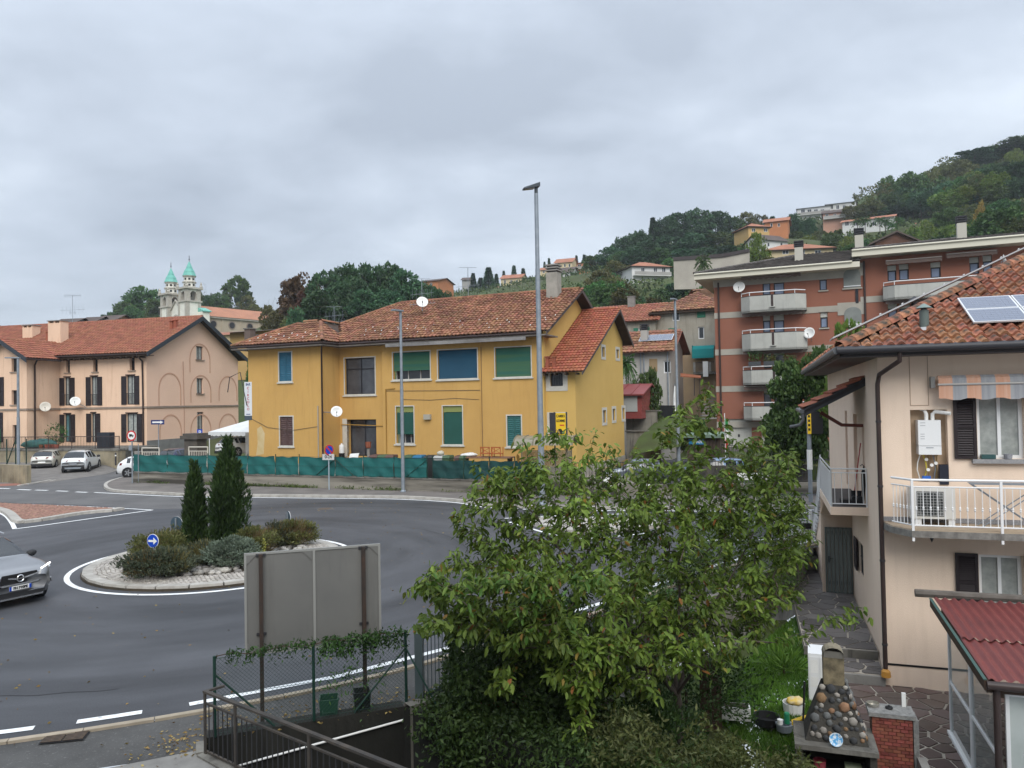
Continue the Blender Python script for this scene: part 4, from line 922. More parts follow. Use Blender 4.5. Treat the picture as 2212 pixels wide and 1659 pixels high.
gg=thing('garden_gate','low white metal gate standing before the conservatory front','gate',P3(.9,6.2,-1.3))
gf=Fr(P3(.85,6.3,0),-18.5)
for s in(0,.26,.46,.66,.86):MB().fbox(gf,s,-1.3,s+(.05 if s==0 else.022),.12 if s==0 else.02,0,.03).build('upright',WHITEM,gg)
for z in(-.1,-.5):MB().fbox(gf,.05,z,1.0,z+.035,.004,.026).build('cross_bar',WHITEM,gg)
# ------------------------------------------------------------ stone barbecue, brick counter, clutter
SOOT=mat('sooty_mortar',(0.045,0.042,0.036),(0.085,0.078,0.066),3,rough=1,bump=.6,bscale=30)
bq=thing('stone_barbecue','garden barbecue faced with round river stones under a pale stained chimney','barbecue',P3(-1.4,5.2,-1.3))
cx_,ct=-1.40,4.95
def cone(z):
 return 0.46-(z+0.45)*0.34
B=MB();rings=[]
for z in(-.45,-.1,.2,.38):
 h=cone(z);rings.append([P3(cx_-h,ct+h*.75,z),P3(cx_+h,ct+h*.75,z),P3(cx_+h,ct-h*.75,z),P3(cx_-h,ct-h*.75,z),P3(cx_-h,ct+h*.75,z)])
B.grid(rings).build('hood',SOOT,bq)
MB().fbox(PH,cx_-.155,.3,cx_+.155,.80,ct-.13,ct+.13).build('chimney',mat('stained_plaster',(0.27,0.22,0.135),(0.06,0.052,0.036),4.0,rough=.95,bump=.4,bscale=25,streak=((.04,.035,.025),.9)),bq)
MB().fbox(PH,cx_-.145,.803,cx_+.145,.9,ct-.12,ct+.12).build('cowl',CONCD,bq)
cp=MB();cp.grid([[P3(cx_+.16*math.cos(a),t,.84+.13*math.sin(a)) for a in[math.pi*k/8 for k in range(9)]] for t in(ct-.15,ct+.15)]);cp.build('cowl_arch',mat('old_clay',(.30,.26,.19),(.16,.14,.10),4,rough=.95),bq)
STN=[mat('round_stone_%s'%n,c,c2,5,rough=.8,rnd=.2) for n,c,c2 in(('grey',(0.150,0.154,0.150),(0.098,0.101,0.098)),('pale',(0.315,0.292,0.255),(0.255,0.232,0.203)),('ochre',(0.270,0.165,0.090),(0.210,0.120,0.068)),('dark',(0.064,0.066,0.068),(0.045,0.045,0.046)))]
random.seed(5)
for side in range(2):
 placed=[]
 for _ in range(900):
  z=random.uniform(-.40,.36);h=cone(z);q=random.uniform(-h,h)*.96;r=random.choice((.04,.055,.065,.08,.09))
  if any((q-p[0])**2+(z-p[1])**2<((r+p[2])*.84)**2 for p in placed):continue
  placed.append((q,z,r))
 for q,z,r in placed:
  h=cone(z)
  p=P3(cx_+q,ct+h*.75,z) if side==0 else P3(cx_+(h),ct+q*.75,z)
  n_=-vB if side==0 else uR
  m4=Matrix((uR if side==0 else vB,(uR if side==0 else vB).cross(n_),n_)).transposed().to_4x4()
  o=bpy.data.objects.new('stone',stone.mesh('stone',smooth=True));o.data.materials.append(random.choice(STN))
  o.matrix_basis=Matrix.Translation(p-WO[bq.name])@m4@Matrix.Rotation(random.uniform(0,6),4,'Z')@Matrix.Diagonal((r*random.uniform(.9,1.25),r,r*.55,1));link(o,bq)
MB().fbox(PH,cx_-.62,-.53,cx_+.58,-.455,ct-.4,ct+.52).build('shelf',CONCD,bq)
for s0,s1 in((-.6,-.5),(.46,.56)):MB().fbox(PH,cx_+s0,-1.3,cx_+s1,-.53,ct-.35,ct+.45).build('side_pier',SOOT,bq)
MB().fbox(PH,cx_-.5,-1.3,cx_+.46,-.54,ct-.36,ct-.3).build('back_wall',SOOT,bq)
MB().fbox(PH,cx_-.5,-1.02,cx_+.46,-.98,ct-.3,ct+.42).build('hearth',SOOT,bq)
pl_=MB().lathe([(0.001,.012),(.06,.012),(.095,.03),(.1,.028),(.06,0),(.001,0)],P3(cx_-.02,ct+.47,-.34),20,axis=(-vB*.95+ZUP*.35),close=False)
tag(pl_.build('plate',mat('blue_white_plate',(.08,.33,.62),(.62,.68,.70),22,rough=.3,lo=.45,hi=.55),None,org=P3(cx_,ct+.5,-.4)),'blue and white decorated plate standing on the barbecue shelf','plate')
tag(MB().lathe([(.085,0),(.095,.17),(.1,.17),(.1,.185),(.085,.185),(.075,.02)],P3(cx_-.25,ct+.2,-.98),14).build('paint_bucket',mat('red_bucket',(.33,.035,.06),(.45,.12,.13),8,rough=.5),None,org=P3(cx_-.25,ct+.2,-.98)),'red bucket in the barbecue opening','bucket')
tag(MB().fbox(PH,cx_+.12,-.98,cx_+.36,-.82,ct+.1,ct+.3).weld().build('paper_sack',mat('sack_paper',(.40,.42,.33),(.2,.3,.12),6,rough=.9),None,org=P3(cx_+.2,ct+.2,-.98)),'pale printed sack lying in the barbecue opening','sack')
bw=thing('brick_counter','low red brick counter with granite top beside the barbecue','counter',P3(-.55,4.7,-1.3))
BRK=mat('red_brick',(0.24,0.075,0.05),(0.18,0.055,0.04),3,rough=.85,rnd=.25)
MB().fbox(PH,-.83,-1.3,-.24,-.165,4.42,4.74).build('core',mat('brick_mortar',(.13,.075,.055),rough=.95),bw)
bk=MB().vbox(V((0,0,0)),V((.109,0,0)),V((0,-.03,0)),ZUP*.046);ml=[]
for j in range(15):
 for i in range(6):
  s=-.83+i*.118-(.059 if j%2 else 0);e_=min(-.242,s+.118);s=max(s,-.83)
  if e_-s>.03:ml.append(Matrix.Translation(P3(s,4.74,-.99+j*.055)+V((0,0,random.uniform(-.002,.002))))@Matrix.Rotation(R(-18.5),4,'Z')@Matrix.Diagonal(((e_-s)/.118,1,1,1)))
pieces('brick',bk,ml,BRK,bw,300)
MB().fbox(PH,-.88,-.163,-.2,-.1,4.36,4.80).build('counter_top',mat('granite_top',(.26,.255,.24),(.13,.13,.125),18,rough=.7),bw);MB().fbox(PH,-.235,-1.3,-.16,-.17,4.4,4.78).build('end_slab',mat('granite_top',(.26,.25,.24)),bw)
MB().fbox(PH,-.83,-1.3,-.24,-1.0,4.745,4.78).build('plinth',CONCD,bw)
MB().fbox(PH,-.2,-1.3,-.08,-.72,4.8,5.6).build('side_kerb',CONC,bw)
tag(MB().lathe([(.001,0),(.085,0),(.095,.05),(.1,.05),(.09,.008)],P3(-.78,4.5,-.1),18).build('cooking_pan',mat('steel',(.45,.43,.38),rough=.3,metal=.7),None,org=P3(-.78,4.5,-.1)),'round steel pan on the brick counter','pan')
tag(MB().lathe([(.05,0),(.06,.02),(.05,.035),(.015,.04),(.015,.055)],P3(-.55,4.56,-.1),14).build('pot_lid',BLACK,None,org=P3(-.55,4.56,-.1)),'small black lid on the brick counter','lid')
tag(MB().vbox(P3(-.34,4.42,-.1),uR*.06,vB*.04,ZUP*.22).build('white_post',WHITE,None,org=P3(-.34,4.42,-.1)),'short white post at the end of the brick counter','post')
fr_=thing('white_appliance','tall white metal cabinet with paper notices beside the flagstone path','cabinet',P3(-1.45,1.6,-1.3))
af=Fr(P3(-1.64,1.62,0),-18.5-3)
MB().fbox(af,0,-1.25,.42,-.24,-.62,0).build('casing',WHITEM,fr_);MB().fbox(af,.02,-1.2,.2,-.3,.002,.012).build('front_panel',WHITEM,fr_);MB().fbox(af,.22,-1.2,.4,-.3,.002,.012).build('front_panel',WHITEM,fr_)
for s,z,w_,h in((.05,-.62,.13,.26),(.24,-.85,.13,.36),(.24,-.5,.1,.16),(.05,-.9,.13,.2)):MB().fbox(af,s,z,s+w_,z+h,.013,.015).build('notice',WHITE,fr_)
random.seed(9)
def blob(name,p,r,m,lab,cat,sq=(1,1,.6)):
 b=MB();rows=[]
 for i in range(7):
  ph=math.pi*i/6-math.pi/2;rows.append([V(p)+V((math.cos(ph)*math.cos(a)*r*sq[0],math.cos(ph)*math.sin(a)*r*sq[1],(math.sin(ph)+1)*r*sq[2]))*(1+0)+V((noise.noise(V((a*2,i,r*50))),noise.noise(V((a*2+5,i,3))),noise.noise(V((a,i+9,1)))))*r*.25 for a in[2*math.pi*k/12 for k in range(13)]])
 return tag(b.grid(rows).weld().build(name,m,None,True,org=V(p)),lab,cat)
GP=Fr(P3(-2.4,3.4,0),-18.5)
gz_=-1.25
pt=thing('planter_box','white rectangular planter trough filled with dark soil by the hedge','planter',P3(-3.0,3.4,-.95))
pf=Fr(P3(-3.35,3.3,0),-12)
MB().fbox(pf,0,-1.1,.62,-.86,-.26,0).build('trough',WHITE,pt);MB().fbox(pf,.03,-.859,.59,-.85,-.23,-.03).build('soil',SOIL,pt)
tag(MB().lathe([(.2,0),(.24,.16),(.22,.16),(.19,.03)],P3(-2.45,3.25,-1.1),18).build('black_tub',BLACK,None,org=P3(-2.45,3.25,-1.1)),'wide black tub next to the white planter trough','tub')
tag(MB().lathe([(.13,0),(.15,.12),(.155,.12),(.15,.14),(.12,.13),(.1,.02)],P3(-2.15,3.45,-1.1),16).build('grey_basket',GALV,None,org=P3(-2.15,3.45,-1.1)),'round grey wire basket holding cans near the barbecue','basket')
tag(MB().lathe([(.045,0),(.05,.01),(.05,.18),(.04,.2)],P3(-2.1,3.45,-.97),12).build('spray_can',mat('green_can',(.02,.2,.1),rough=.4),None,org=P3(-2.1,3.45,-.97)),'green can standing in the grey basket','can')
tag(MB().lathe([(.045,0),(.05,.01),(.05,.09),(.047,.09)],P3(-2.22,3.52,-.97),12).build('paint_tin',WHITE,None,org=P3(-2.22,3.52,-.97)),'small white tin in the grey basket','tin')
tag(MB().vbox(P3(-2.02,3.5,-.98),(uR*.26+ZUP*.12),vB*.13,ZUP*.06).build('yellow_tray',mat('yellow_plastic',(.55,.36,.02),rough=.5),None,org=P3(-2,3.5,-1)),'tilted yellow plastic tray beside the barbecue','tray')
tag(MB().lathe([(.17,0),(.2,.3),(.21,.3),(.18,.02)],P3(-1.95,2.3,-1.3),16).build('laundry_bucket',WHITE,None,org=P3(-1.95,2.3,-1.3)),'white bucket with a yellow cloth behind the barbecue','bucket')
blob('yellow_cloth',P3(-1.92,2.35,-1.02),.17,mat('yellow_cloth',(.62,.40,.03),(.5,.5,.45),6,rough=.9),'crumpled yellow and white cloth on the white bucket','cloth',(1,1,.4))
tag(MB().tube([P3(-1.85,3.6,-1.2),P3(-1.78,3.4,-.2)],.018,6).build('iron_rod',BLACK,None,org=P3(-1.85,3.6,-1.2)),'black iron rod leaning beside the barbecue','rod')
for k,(s,t,w_,lab) in enumerate(((-1.75,3.2,.3,'grey paving slabs piled left of the barbecue, upper slab'),(-1.8,3.35,.36,'grey paving slabs piled left of the barbecue, lower slab'))):
 tag(MB().vbox(P3(s-.2,t,-1.28+.12*(1-k)),uR*w_,vB*.3,ZUP*.1).build('paving_slab',CONCD,None,org=P3(s,t,-1.25)),lab,'slab')
pb=thing('plank_pile','pale painted boards leaning on dark posts under the cherry tree','boards',(3.8,14.4,-1.2))
for k in range(4):MB().vbox(PD(1400,1470,13.6+k*.14)+ZUP*(.05*k),PD(1545,1410,14.4+k*.14)-PD(1400,1470,13.6+k*.14),V((.02,.1,0)),ZUP*.03).build('board',WHITE,pb)
for px in(1510,1535):
 p=PD(px,1430,14.2);MB().vbox(V((p.x,p.y,-1.2)),V((.1,0,0)),V((.1,.05,0)),ZUP*(p.z+1.2)).build('post',WOODD,pb)
tp_=thing('terracotta_planter','long terracotta planter on the paved corner behind the gate','planter',PZ(1085,1545,-.3))
q=PZ(1040,1555,-.3);ff=Fr(q,22)
MB().fbox(ff,0,-.3,.85,-.05,-.22,0).build('trough',TERRA,tp_);MB().fbox(ff,.03,-.049,.82,-.04,-.19,-.03).build('soil',SOIL,tp_)
# ------------------------------------------------------------ garden ground
gxs,gys=np.arange(-2.5,11.5,.25),np.arange(7,27.5,.25);P=[]
gpoly=[tuple(PZ(873,1533).to_2d()),(-0.1,13.5),(1.7,15.8),(5.4,19.2),(8.4,22.8),(9.3,24.6),tuple(P3(-1.9,-9,0).to_2d()),tuple(P3(-1.66,-1,0).to_2d()),tuple(P3(-1.5,0,0).to_2d()),tuple(P3(-2.7,2.2,0).to_2d()),tuple(P3(-2.5,6.6,0).to_2d()),(3.2,7.2),(1.25,9.9)]
gpoly=[(p[0],p[1]) for p in gpoly]
def gz(x,y):
 t=max(0,min(1,(x+0.9)/3.2));return-0.12-1.12*t*t*(3-2*t)
b=MB()
for x in gxs:
 for y in gys:
  cell=[(x,y),(x+.25,y),(x+.25,y+.25),(x,y+.25)]
  if all(inpoly(*p_,gpoly) for p_ in cell):b.poly([(p[0],p[1],gz(*p)) for p in cell])
lawn=b.weld().build('garden_lawn',GRASSG,None,True,kind='structure')
retaining('garden_bank',[(-1.73,12.3),(-0.1,13.5),(1.7,15.8),(5.4,19.2),(8.4,22.8),(9.5,25.0)],.12,-1.5,.2,CONCD,side=1)
def blades(name,poly,zf,n,h,m,parent=None,wd=.012,**k):
 xs=[p[0] for p in poly];ys=[p[1] for p in poly];vs=[];
 pts=[]
 while len(pts)<n:
  x,y=random.uniform(min(xs),max(xs)),random.uniform(min(ys),max(ys))
  if inpoly(x,y,poly):pts.append((x,y))
 A=np.array(pts);z=np.array([zf(x,y) for x,y in pts]);th=rng.uniform(0,6.28,n);hh=h*rng.uniform(.5,1.2,n);ln=rng.uniform(0,6.28,n)
 v=np.zeros((n,3,3));v[:,0,0]=A[:,0]-np.cos(th)*wd;v[:,0,1]=A[:,1]-np.sin(th)*wd;v[:,0,2]=z
 v[:,1,0]=A[:,0]+np.cos(th)*wd;v[:,1,1]=A[:,1]+np.sin(th)*wd;v[:,1,2]=z
 v[:,2,0]=A[:,0]+np.cos(ln)*hh*.5;v[:,2,1]=A[:,1]+np.sin(ln)*hh*.5;v[:,2,2]=z+hh
 return npmesh(name,v.reshape(-1,3),np.arange(n*3).reshape(n,3),3,m,parent,**k)
GRL=leafmat('lawn_blade',(.055,.13,.012),(.11,.21,.03),rnd=.5)
blades('grass',[(4.3,12.6),(5.4,12.6),(7.4,18),(8.6,22.5),(6,19),(3.8,15)],lambda x,y:gz(x,y),26000,.11,GRL,wd=.016,kind='stuff')
# ------------------------------------------------------------ foliage helpers
def leafcloud(name,c,axis,ln,wd,m,parent=None,fold=0.0,**k):
 """c (n,3) leaf bases, axis (n,3) unit directions, ln (n,), wd ratio: one diamond leaf each"""
 n=len(c);up=rng.normal(size=(n,3));b=np.cross(axis,up);b/=np.linalg.norm(b,axis=1)[:,None]+1e-9
 L_=ln[:,None]
 v=np.stack([c,c+axis*L_*.42+b*L_*wd,c+axis*L_,c+axis*L_*.42-b*L_*wd],1)
 return npmesh(name,v.reshape(-1,3),np.arange(n*4).reshape(n,4),4,m,parent,**k)
def unit(a):return a/(np.linalg.norm(a,axis=1)[:,None]+1e-9)
def ball(n):
 d=unit(rng.normal(size=(n,3)));return d*rng.uniform(0,1,n)[:,None]**(1/3)
def clumpy(n,nclump,R3,core=0.45,sq=0.34):
 """points in leaf clumps through an ellipsoid, more near its skin, with gaps"""
 d=unit(rng.normal(size=(nclump,3)));r=core+(1-core)*rng.uniform(0,1,nclump)**.55
 cc=d*r[:,None];cc[:,2]=np.where(cc[:,2]<-.55,cc[:,2]*.7,cc[:,2]);cs=rng.uniform(.6,1.25,nclump)*sq
 i=rng.integers(0,nclump,n);p=cc[i]+ball(n)*cs[i][:,None]*np.array([1,1,.62])
 return p*np.array(R3),unit(p+rng.normal(size=(n,3))*.6)
def shrub(name,label,p,rx,ry,h,m,n=2500,leaf=.08,spikes=None,cat='shrub',wd=.2,group=None,up=.5):
 p=V(p);t=thing(name,label,cat,p,group);pts,ax=clumpy(n,60,(rx,ry,h*.5),.5,.4)
 pts=pts+np.array([p.x,p.y,p.z+h*.5]);ax=unit(ax+np.array([0,0,up]));keep=pts[:,2]>p.z-.03
 leafcloud('foliage',pts[keep],ax[keep],rng.uniform(.6,1.3,keep.sum())*leaf,wd,m,t)
 if spikes:
  k,sl_,sm_=spikes;d=rng.normal(size=(k,3));d[:,2]=np.abs(d[:,2])+.35;d=unit(d);b=np.array(p)+d*np.array([rx,ry,h])*rng.uniform(.45,.8,k)[:,None]
  leafcloud('spikes',b,unit(d+rng.normal(size=(k,3))*.12+np.array([0,0,.3])),rng.uniform(.6,1.2,k)*sl_,.035,sm_,t,kind='stuff')
 MB().lathe([(.03,-.05),(.025,h*.4)],p,5).build('stem',WOODD,t)
 return t
def grow(base,targets,seg=.3,bow=.12,jit=.05,limbs=()):
 """skeleton: every target is joined to the nearest grown node by a bowed chain; returns (nodes, parent, chains)"""
 nodes=[V(base)];par=[-1];chains=[]
 def chain(i0,pts):
  ch=[i0]
  for q in pts:nodes.append(V(q));par.append(ch[-1]);ch.append(len(nodes)-1)
  chains.append(ch)
 for lb in limbs:
  start=min(range(len(nodes)),key=lambda i:(nodes[i]-V(lb[0])).length);P=[]
  for i in range(len(lb)-1):
   k=max(2,int((V(lb[i+1])-V(lb[i])).length/seg))
   P+=[V(lb[i]).lerp(V(lb[i+1]),j/k)+V((random.gauss(0,jit),random.gauss(0,jit),random.gauss(0,jit)))*.6 for j in range(1,k+1)]
  chain(start,P)
 arr=np.array([tuple(p) for p in nodes]);b0=V(base)
 for tg in sorted(targets,key=lambda t:(V(t)-b0).length):
  tg=V(tg);A=np.array([tuple(p) for p in nodes]);dd=np.linalg.norm(A-np.array(tg),axis=1);db=np.linalg.norm(A-np.array(b0),axis=1)
  i=int(np.argmin(dd+0.25*np.maximum(0,db-(tg-b0).length)+.12*db));p0=nodes[i];L_=(tg-p0).length;k=max(2,int(L_/seg));P=[]
  for j in range(1,k+1):
   f=j/k;P.append(p0.lerp(tg,f)+V((0,0,bow*L_*math.sin(math.pi*f)))+(V((random.gauss(0,jit),random.gauss(0,jit),random.gauss(0,jit))) if j<k else V((0,0,0))))
  chain(i,P)
 return nodes,par,chains
def limb_radii(nodes,par,r0,e=.5):
 cnt=[0]*len(nodes);has=set(par)
 for i in range(len(nodes)-1,0,-1):
  if i not in has:cnt[i]+=1
  cnt[par[i]]+=cnt[i]
 return[r0*max(1,c)**e for c in cnt]
def branches(nodes,chains,rad,m,parent,main=6,sides=5):
 tr=MB();br=MB()
 for k,ch in enumerate(chains):
  b=tr if k<main else br
  rs=[min(rad[ch[0]],rad[ch[1]]*1.25)]+[rad[i] for i in ch[1:]];rs[-1]*=.6
  b.tube([nodes[i] for i in ch],rs,7 if k<main else sides,cap=False)
 tr.build('trunk',m,parent,True,kind='stuff')
 if br.v:br.build('branches',m,parent,True,kind='stuff')
BARK=mat('bark',(0.10,0.08,0.065),(0.055,0.045,0.038),6,rough=.95,bump=.5,bscale=30)
# ------------------------------------------------------------ cherry tree in the foreground garden
random.seed(3);rng=np.random.default_rng(3)
outline=[(878,1278),(905,1250),(985,1190),(975,1125),(1010,1062),(1085,1020),(1140,985),(1185,955),(1240,985),(1290,1000),(1345,985),(1400,985),(1440,945),(1480,900),(1520,865),(1545,930),(1560,985),(1620,965),(1650,1010),(1690,1000),(1690,1060),(1722,1100),(1705,1160),(1735,1200),(1700,1230),(1705,1290),(1660,1340),(1640,1390),(1590,1430),(1540,1460),(1480,1440),(1420,1480),(1400,1530),(1330,1480),(1290,1500),(1255,1600),(1235,1590),(1235,1500),(1130,1430),(1080,1500),(1055,1480),(1100,1400),(1000,1380),(905,1360),(900,1330),(990,1300),(930,1290)]
base=V((2.75,12.9,-1.15))
cxm,cym=1340,1240;tg=[]
while len(tg)<1350:
 q_=random.random();px,py=random.uniform(870,1740),random.uniform(860,1610) if q_<.5 else random.uniform(1000,1260) if q_<.75 else random.uniform(1240,1520)
 if not inpoly(px,py,outline):continue
 rho=min(1,math.hypot((px-cxm)/430,(py-cym)/330));dsp=1.8*math.sqrt(max(.03,1-rho*.92))
 d=12.9+random.uniform(-dsp,dsp)-.25*(py>1380)
 if py>1240 and px<1330:d=random.uniform(10.3,11.7)
 elif py>1370:d=random.uniform(11,12.3)
 tg.append(PD(px,py,d))
for px,py,d in((1518,858,13.3),(1510,885,13.3),(1500,915,13.3),(1290,925,13),(1248,940,12.8),(1225,960,12.8),(1312,1000,13),(1180,945,12.8),(1085,1012,12.6),(880,1278,11.9),(915,1262,11.9),(905,1355,11.8),(1250,1600,10.6),(1255,1560,10.7),(1240,1520,10.8),(1065,1490,11.2),(1095,1455,11.3),(1620,962,13.4),(1690,1000,13.3),(1722,1098,13.2),(1832,1318,11.2),(1800,1335,11.3),(1770,1352,11.5),(1840,1345,11.2),(1875,1320,11.0),(1740,1368,11.6),(1700,1380,11.8)):
 tg.append(PD(px,py,d))
for _ in range(75):
 i=random.randrange(4,26);(xa,ya),(xb,yb3)=outline[i%len(outline)],outline[(i+1)%len(outline)];f=random.random();px,py=xa+(xb-xa)*f,ya+(yb3-ya)*f
 tg.append(PD(px+(px-cxm)*random.uniform(0,.09),py-random.uniform(0,45),12.8+random.uniform(-.8,.6)))
limbs=[[base,V((2.65,12.9,.3)),PD(1440,1330,12.9)],[V((2.65,12.9,.3)),PD(1470,1200,13.1),PD(1485,1080,13.2),PD(1500,960,13.3)],[V((2.7,12.9,.0)),PD(1300,1280,12.4),PD(1180,1150,12.4),PD(1120,1060,12.5)],[V((2.7,12.9,.1)),PD(1550,1300,12.7),PD(1620,1170,13),PD(1660,1060,13.2)],[V((2.7,12.9,.0)),PD(1250,1340,12.0),PD(1080,1300,11.9),PD(950,1275,11.9)],[V((2.7,12.9,.0)),PD(1540,1390,12.0),PD(1680,1385,11.8)],[PD(1300,1280,12.4),PD(1290,1150,12.8),PD(1275,1000,13)],[V((2.65,12.9,.1)),PD(1330,1400,11.4),PD(1250,1480,10.9)]]
nodes,par,chains=grow(base,tg,.26,.10,.035,limbs)
rad=limb_radii(nodes,par,.0036,.46)
cherry=thing('cherry_tree','wide green cherry tree with drooping leaves and a few yellow ones in the front garden','tree',base)
branches(nodes,chains,rad,BARK,cherry,8)
lp,la=[],[]
for k,ch in enumerate(chains):
 if k<8:continue
 n=len(ch)
 for j,i in enumerate(ch[1:],1):
  f=j/(n-1)
  if f<.25 and random.random()<.5:continue
  a=(nodes[i]-nodes[ch[j-1]]).normalized();m_=random.randint(4,7)+(5 if j==n-1 else 0)
  for _ in range(m_):
   d=V((random.gauss(0,1),random.gauss(0,1),random.gauss(0,.7)));d=(d-a*d.dot(a)*.6).normalized()*.85+a*.45+V((0,0,-.75))
   lp.append(nodes[i].lerp(nodes[ch[j-1]],random.random())+V((random.gauss(0,.06),random.gauss(0,.06),random.gauss(0,.05))));la.append(d.normalized())
LEAFC=leafmat('cherry_leaf',(.045,.105,.012),(.118,.208,.036),rnd=.45,trans=.27,tint=[(.972,(.12,.17,.03)),(.985,(.24,.19,.035)),(.996,(.22,.12,.025))])
lf=MB();lf.v=[(0,0,0),(-.19,.3,.045),(-.15,.72,.03),(0,1,-.06),(.15,.72,.03),(.19,.3,.045)];lf.f=[(0,3,2,1),(0,5,4,3)]
order=sorted(range(len(lp)),key=lambda i:(lp[i]-CAM).length)
def leafM(i):
 y=la[i];x=y.cross(V((random.gauss(0,.5),random.gauss(0,.5),1))).normalized();z=x.cross(y);s=random.uniform(.095,.165)
 return Matrix.Translation(lp[i])@Matrix((x,y,z)).transposed().to_4x4()@Matrix.Scale(s,4)
me=lf.mesh('leaf');me.materials.append(LEAFC)
for i in order[:300]:
 o=bpy.data.objects.new('leaf',me);o.matrix_basis=Matrix.Translation(-WO[cherry.name])@leafM(i);link(o,cherry)
bv=np.array(lf.v);allv=np.concatenate([bv@np.array(M)[:3,:3].T+np.array(M)[:3,3] for M in(leafM(i) for i in order[300:])])
nl_=len(order)-300;ff=(np.array(lf.f)[None]+(np.arange(nl_)*6)[:,None,None]).reshape(-1,4)
npmesh('leaves',allv,ff,4,LEAFC,cherry,kind='stuff')
# ------------------------------------------------------------ hedges and shrubs of the garden
DKL=leafmat('dark_hedge_leaf',(.018,.042,.010),(.05,.088,.022),rnd=.4,trans=.2)
IVY=leafmat('creeper_leaf',(.024,.055,.012),(.065,.12,.03),rnd=.45,trans=.25)
OLV=leafmat('olive_creeper_leaf',(.045,.07,.018),(.10,.12,.04),rnd=.45,trans=.25)
BUSHG=leafmat('bush_leaf',(.03,.08,.015),(.07,.15,.035),rnd=.35,trans=.25)
REDL=leafmat('red_shrub_leaf',(.05,.09,.02),(.22,.07,.045),rnd=.3,trans=.2)
def hedge(name,label,n,fn,m,leaf,wd,parent=None,cat='hedge',down=.2):
 pts=[]
 while len(pts)<n:
  q=fn()
  if q is not None:pts.append(q)
 c=np.array(pts);ax=unit(rng.normal(size=(n,3))+np.array([0,0,-down]))
 t=thing(name,label,cat,tuple(c.mean(0)))
 leafcloud('foliage',c,ax,rng.uniform(.6,1.3,n)*leaf,wd,m,t);return t,c
def hv(x0,x1,y0,y1,top,bot,nz=.5,sc=1.3,thr=-.25):
 def f():
  x,y=random.uniform(x0,x1),random.uniform(y0,y1);zt=top(x)+noise.noise(V((x*1.7,y*2,3)))*nz;z=random.uniform(bot,zt)
  if noise.noise(V((x,y,z))*sc*1.4)<thr+.25*random.random():return None
  return(x,y,z)
 return f
h1,_=hedge('creeper_hedge','low hedge of feathery creeper over the garden fence at the bottom',26000,hv(.9,4.7,9.6,11.0,lambda x:.62-max(0,x-1.9)*.36,-1.3,.35),OLV,.095,.16)
h2,_=hedge('dark_hedge','tall dark hedge behind the green garden gate',30000,hv(-1.15,1.5,11.2,13.6,lambda x:1.75-abs(x-.1)*.45,-.6,.5,thr=-.45),DKL,.09,.22)
def ivy():
 f=random.uniform(.12,1.25);q=pB.lerp(pC,f)+V((.62,.78,0))*random.gauss(.12,.24);z=random.uniform(-.2-.75*abs(noise.noise(V((f*7,2,5))))-.9*(f>.55)*random.random(),.42)
 return(q.x,q.y,z)
hedge('hanging_ivy','dark ivy hanging over the ramp wall corner under the cherry tree',15000,ivy,DKL,.085,.2)
for i,(px,py,d,rx,h,m,lab,n) in enumerate(((1610,1145,21.5,1.55,4.2,BUSHG,'dense round green shrub behind the cherry tree near the gate',9000),(1330,1260,16.8,.9,1.6,REDL,'reddish photinia shrub behind the cherry tree',2800),(1150,1330,14.9,.8,1.4,REDL,'small shrub with red young leaves beside the road edge',2200),(1420,1250,17.5,1.0,1.7,BUSHG,'green shrub between the reddish shrub and the big round shrub',4000),(1170,1330,15.2,.8,1.7,BUSHG,'green bush by the road edge behind the left half of the cherry tree',3500),(1270,1290,16.6,.9,1.9,DKL,'dark green bush by the road edge behind the middle of the cherry tree',4000),(1385,1240,18.4,.9,2.0,BUSHG,'tall green bush beside the garden bank',4000),(1480,1215,19.8,1.0,2.2,DKL,'dark tall bush next to the big round shrub',4500),(1395,1520,12.0,.95,1.55,DKL,'dark leafy bush hiding the foot of the cherry tree',5500),(1480,1400,14.5,1.3,1.9,DKL,'dark bush in the shade of the cherry tree trunk',4500))):
 p=PD(px,py,d);shrub('garden_shrub',lab,(p.x,p.y,gz(p.x,p.y)-.05),rx,rx*.85,h,m,n,.085,wd=.24)
shrub('lawn_palm','low yucca-like plant with pointed leaves on the lawn by the path',(PD(1690,1310,17).x,17,-1.2),.35,.35,.5,GRL,140,.4,wd=.05,up=.9)
# ------------------------------------------------------------ fence, hoarding, gate, railing along the ramp
FG=mat('green_fence_paint',(.009,.034,.024),rough=.5)
fp_=[PZ(464.6,1592,.06),PZ(678.6,1557,.06),PZ(878,1523,.06)]
fe=thing('wire_fence','green chain link fence with creeper along the top of the ramp wall','fence',fp_[0])
fh=1.16
for i,p in enumerate(fp_):MB().tube([p,p+ZUP*(fh+.04)],.024,8).build('post',FG,fe);
for p,q in((fp_[0],fp_[1]),(fp_[2],fp_[1])):
 d=(q-p).normalized();MB().tube([p+ZUP*fh*.8,p+d*.85+ZUP*.02],.016,6).build('brace',FG,fe)
for p,q in((fp_[2],PZ(960,1560,0)),):d=(q-p).normalized();MB().tube([p+ZUP*fh*.8,p+d*.9],.016,6).build('brace',FG,fe)
WIRE=mat('wire',(.03,.06,.05),rough=.5,metal=.2);wm=MB()
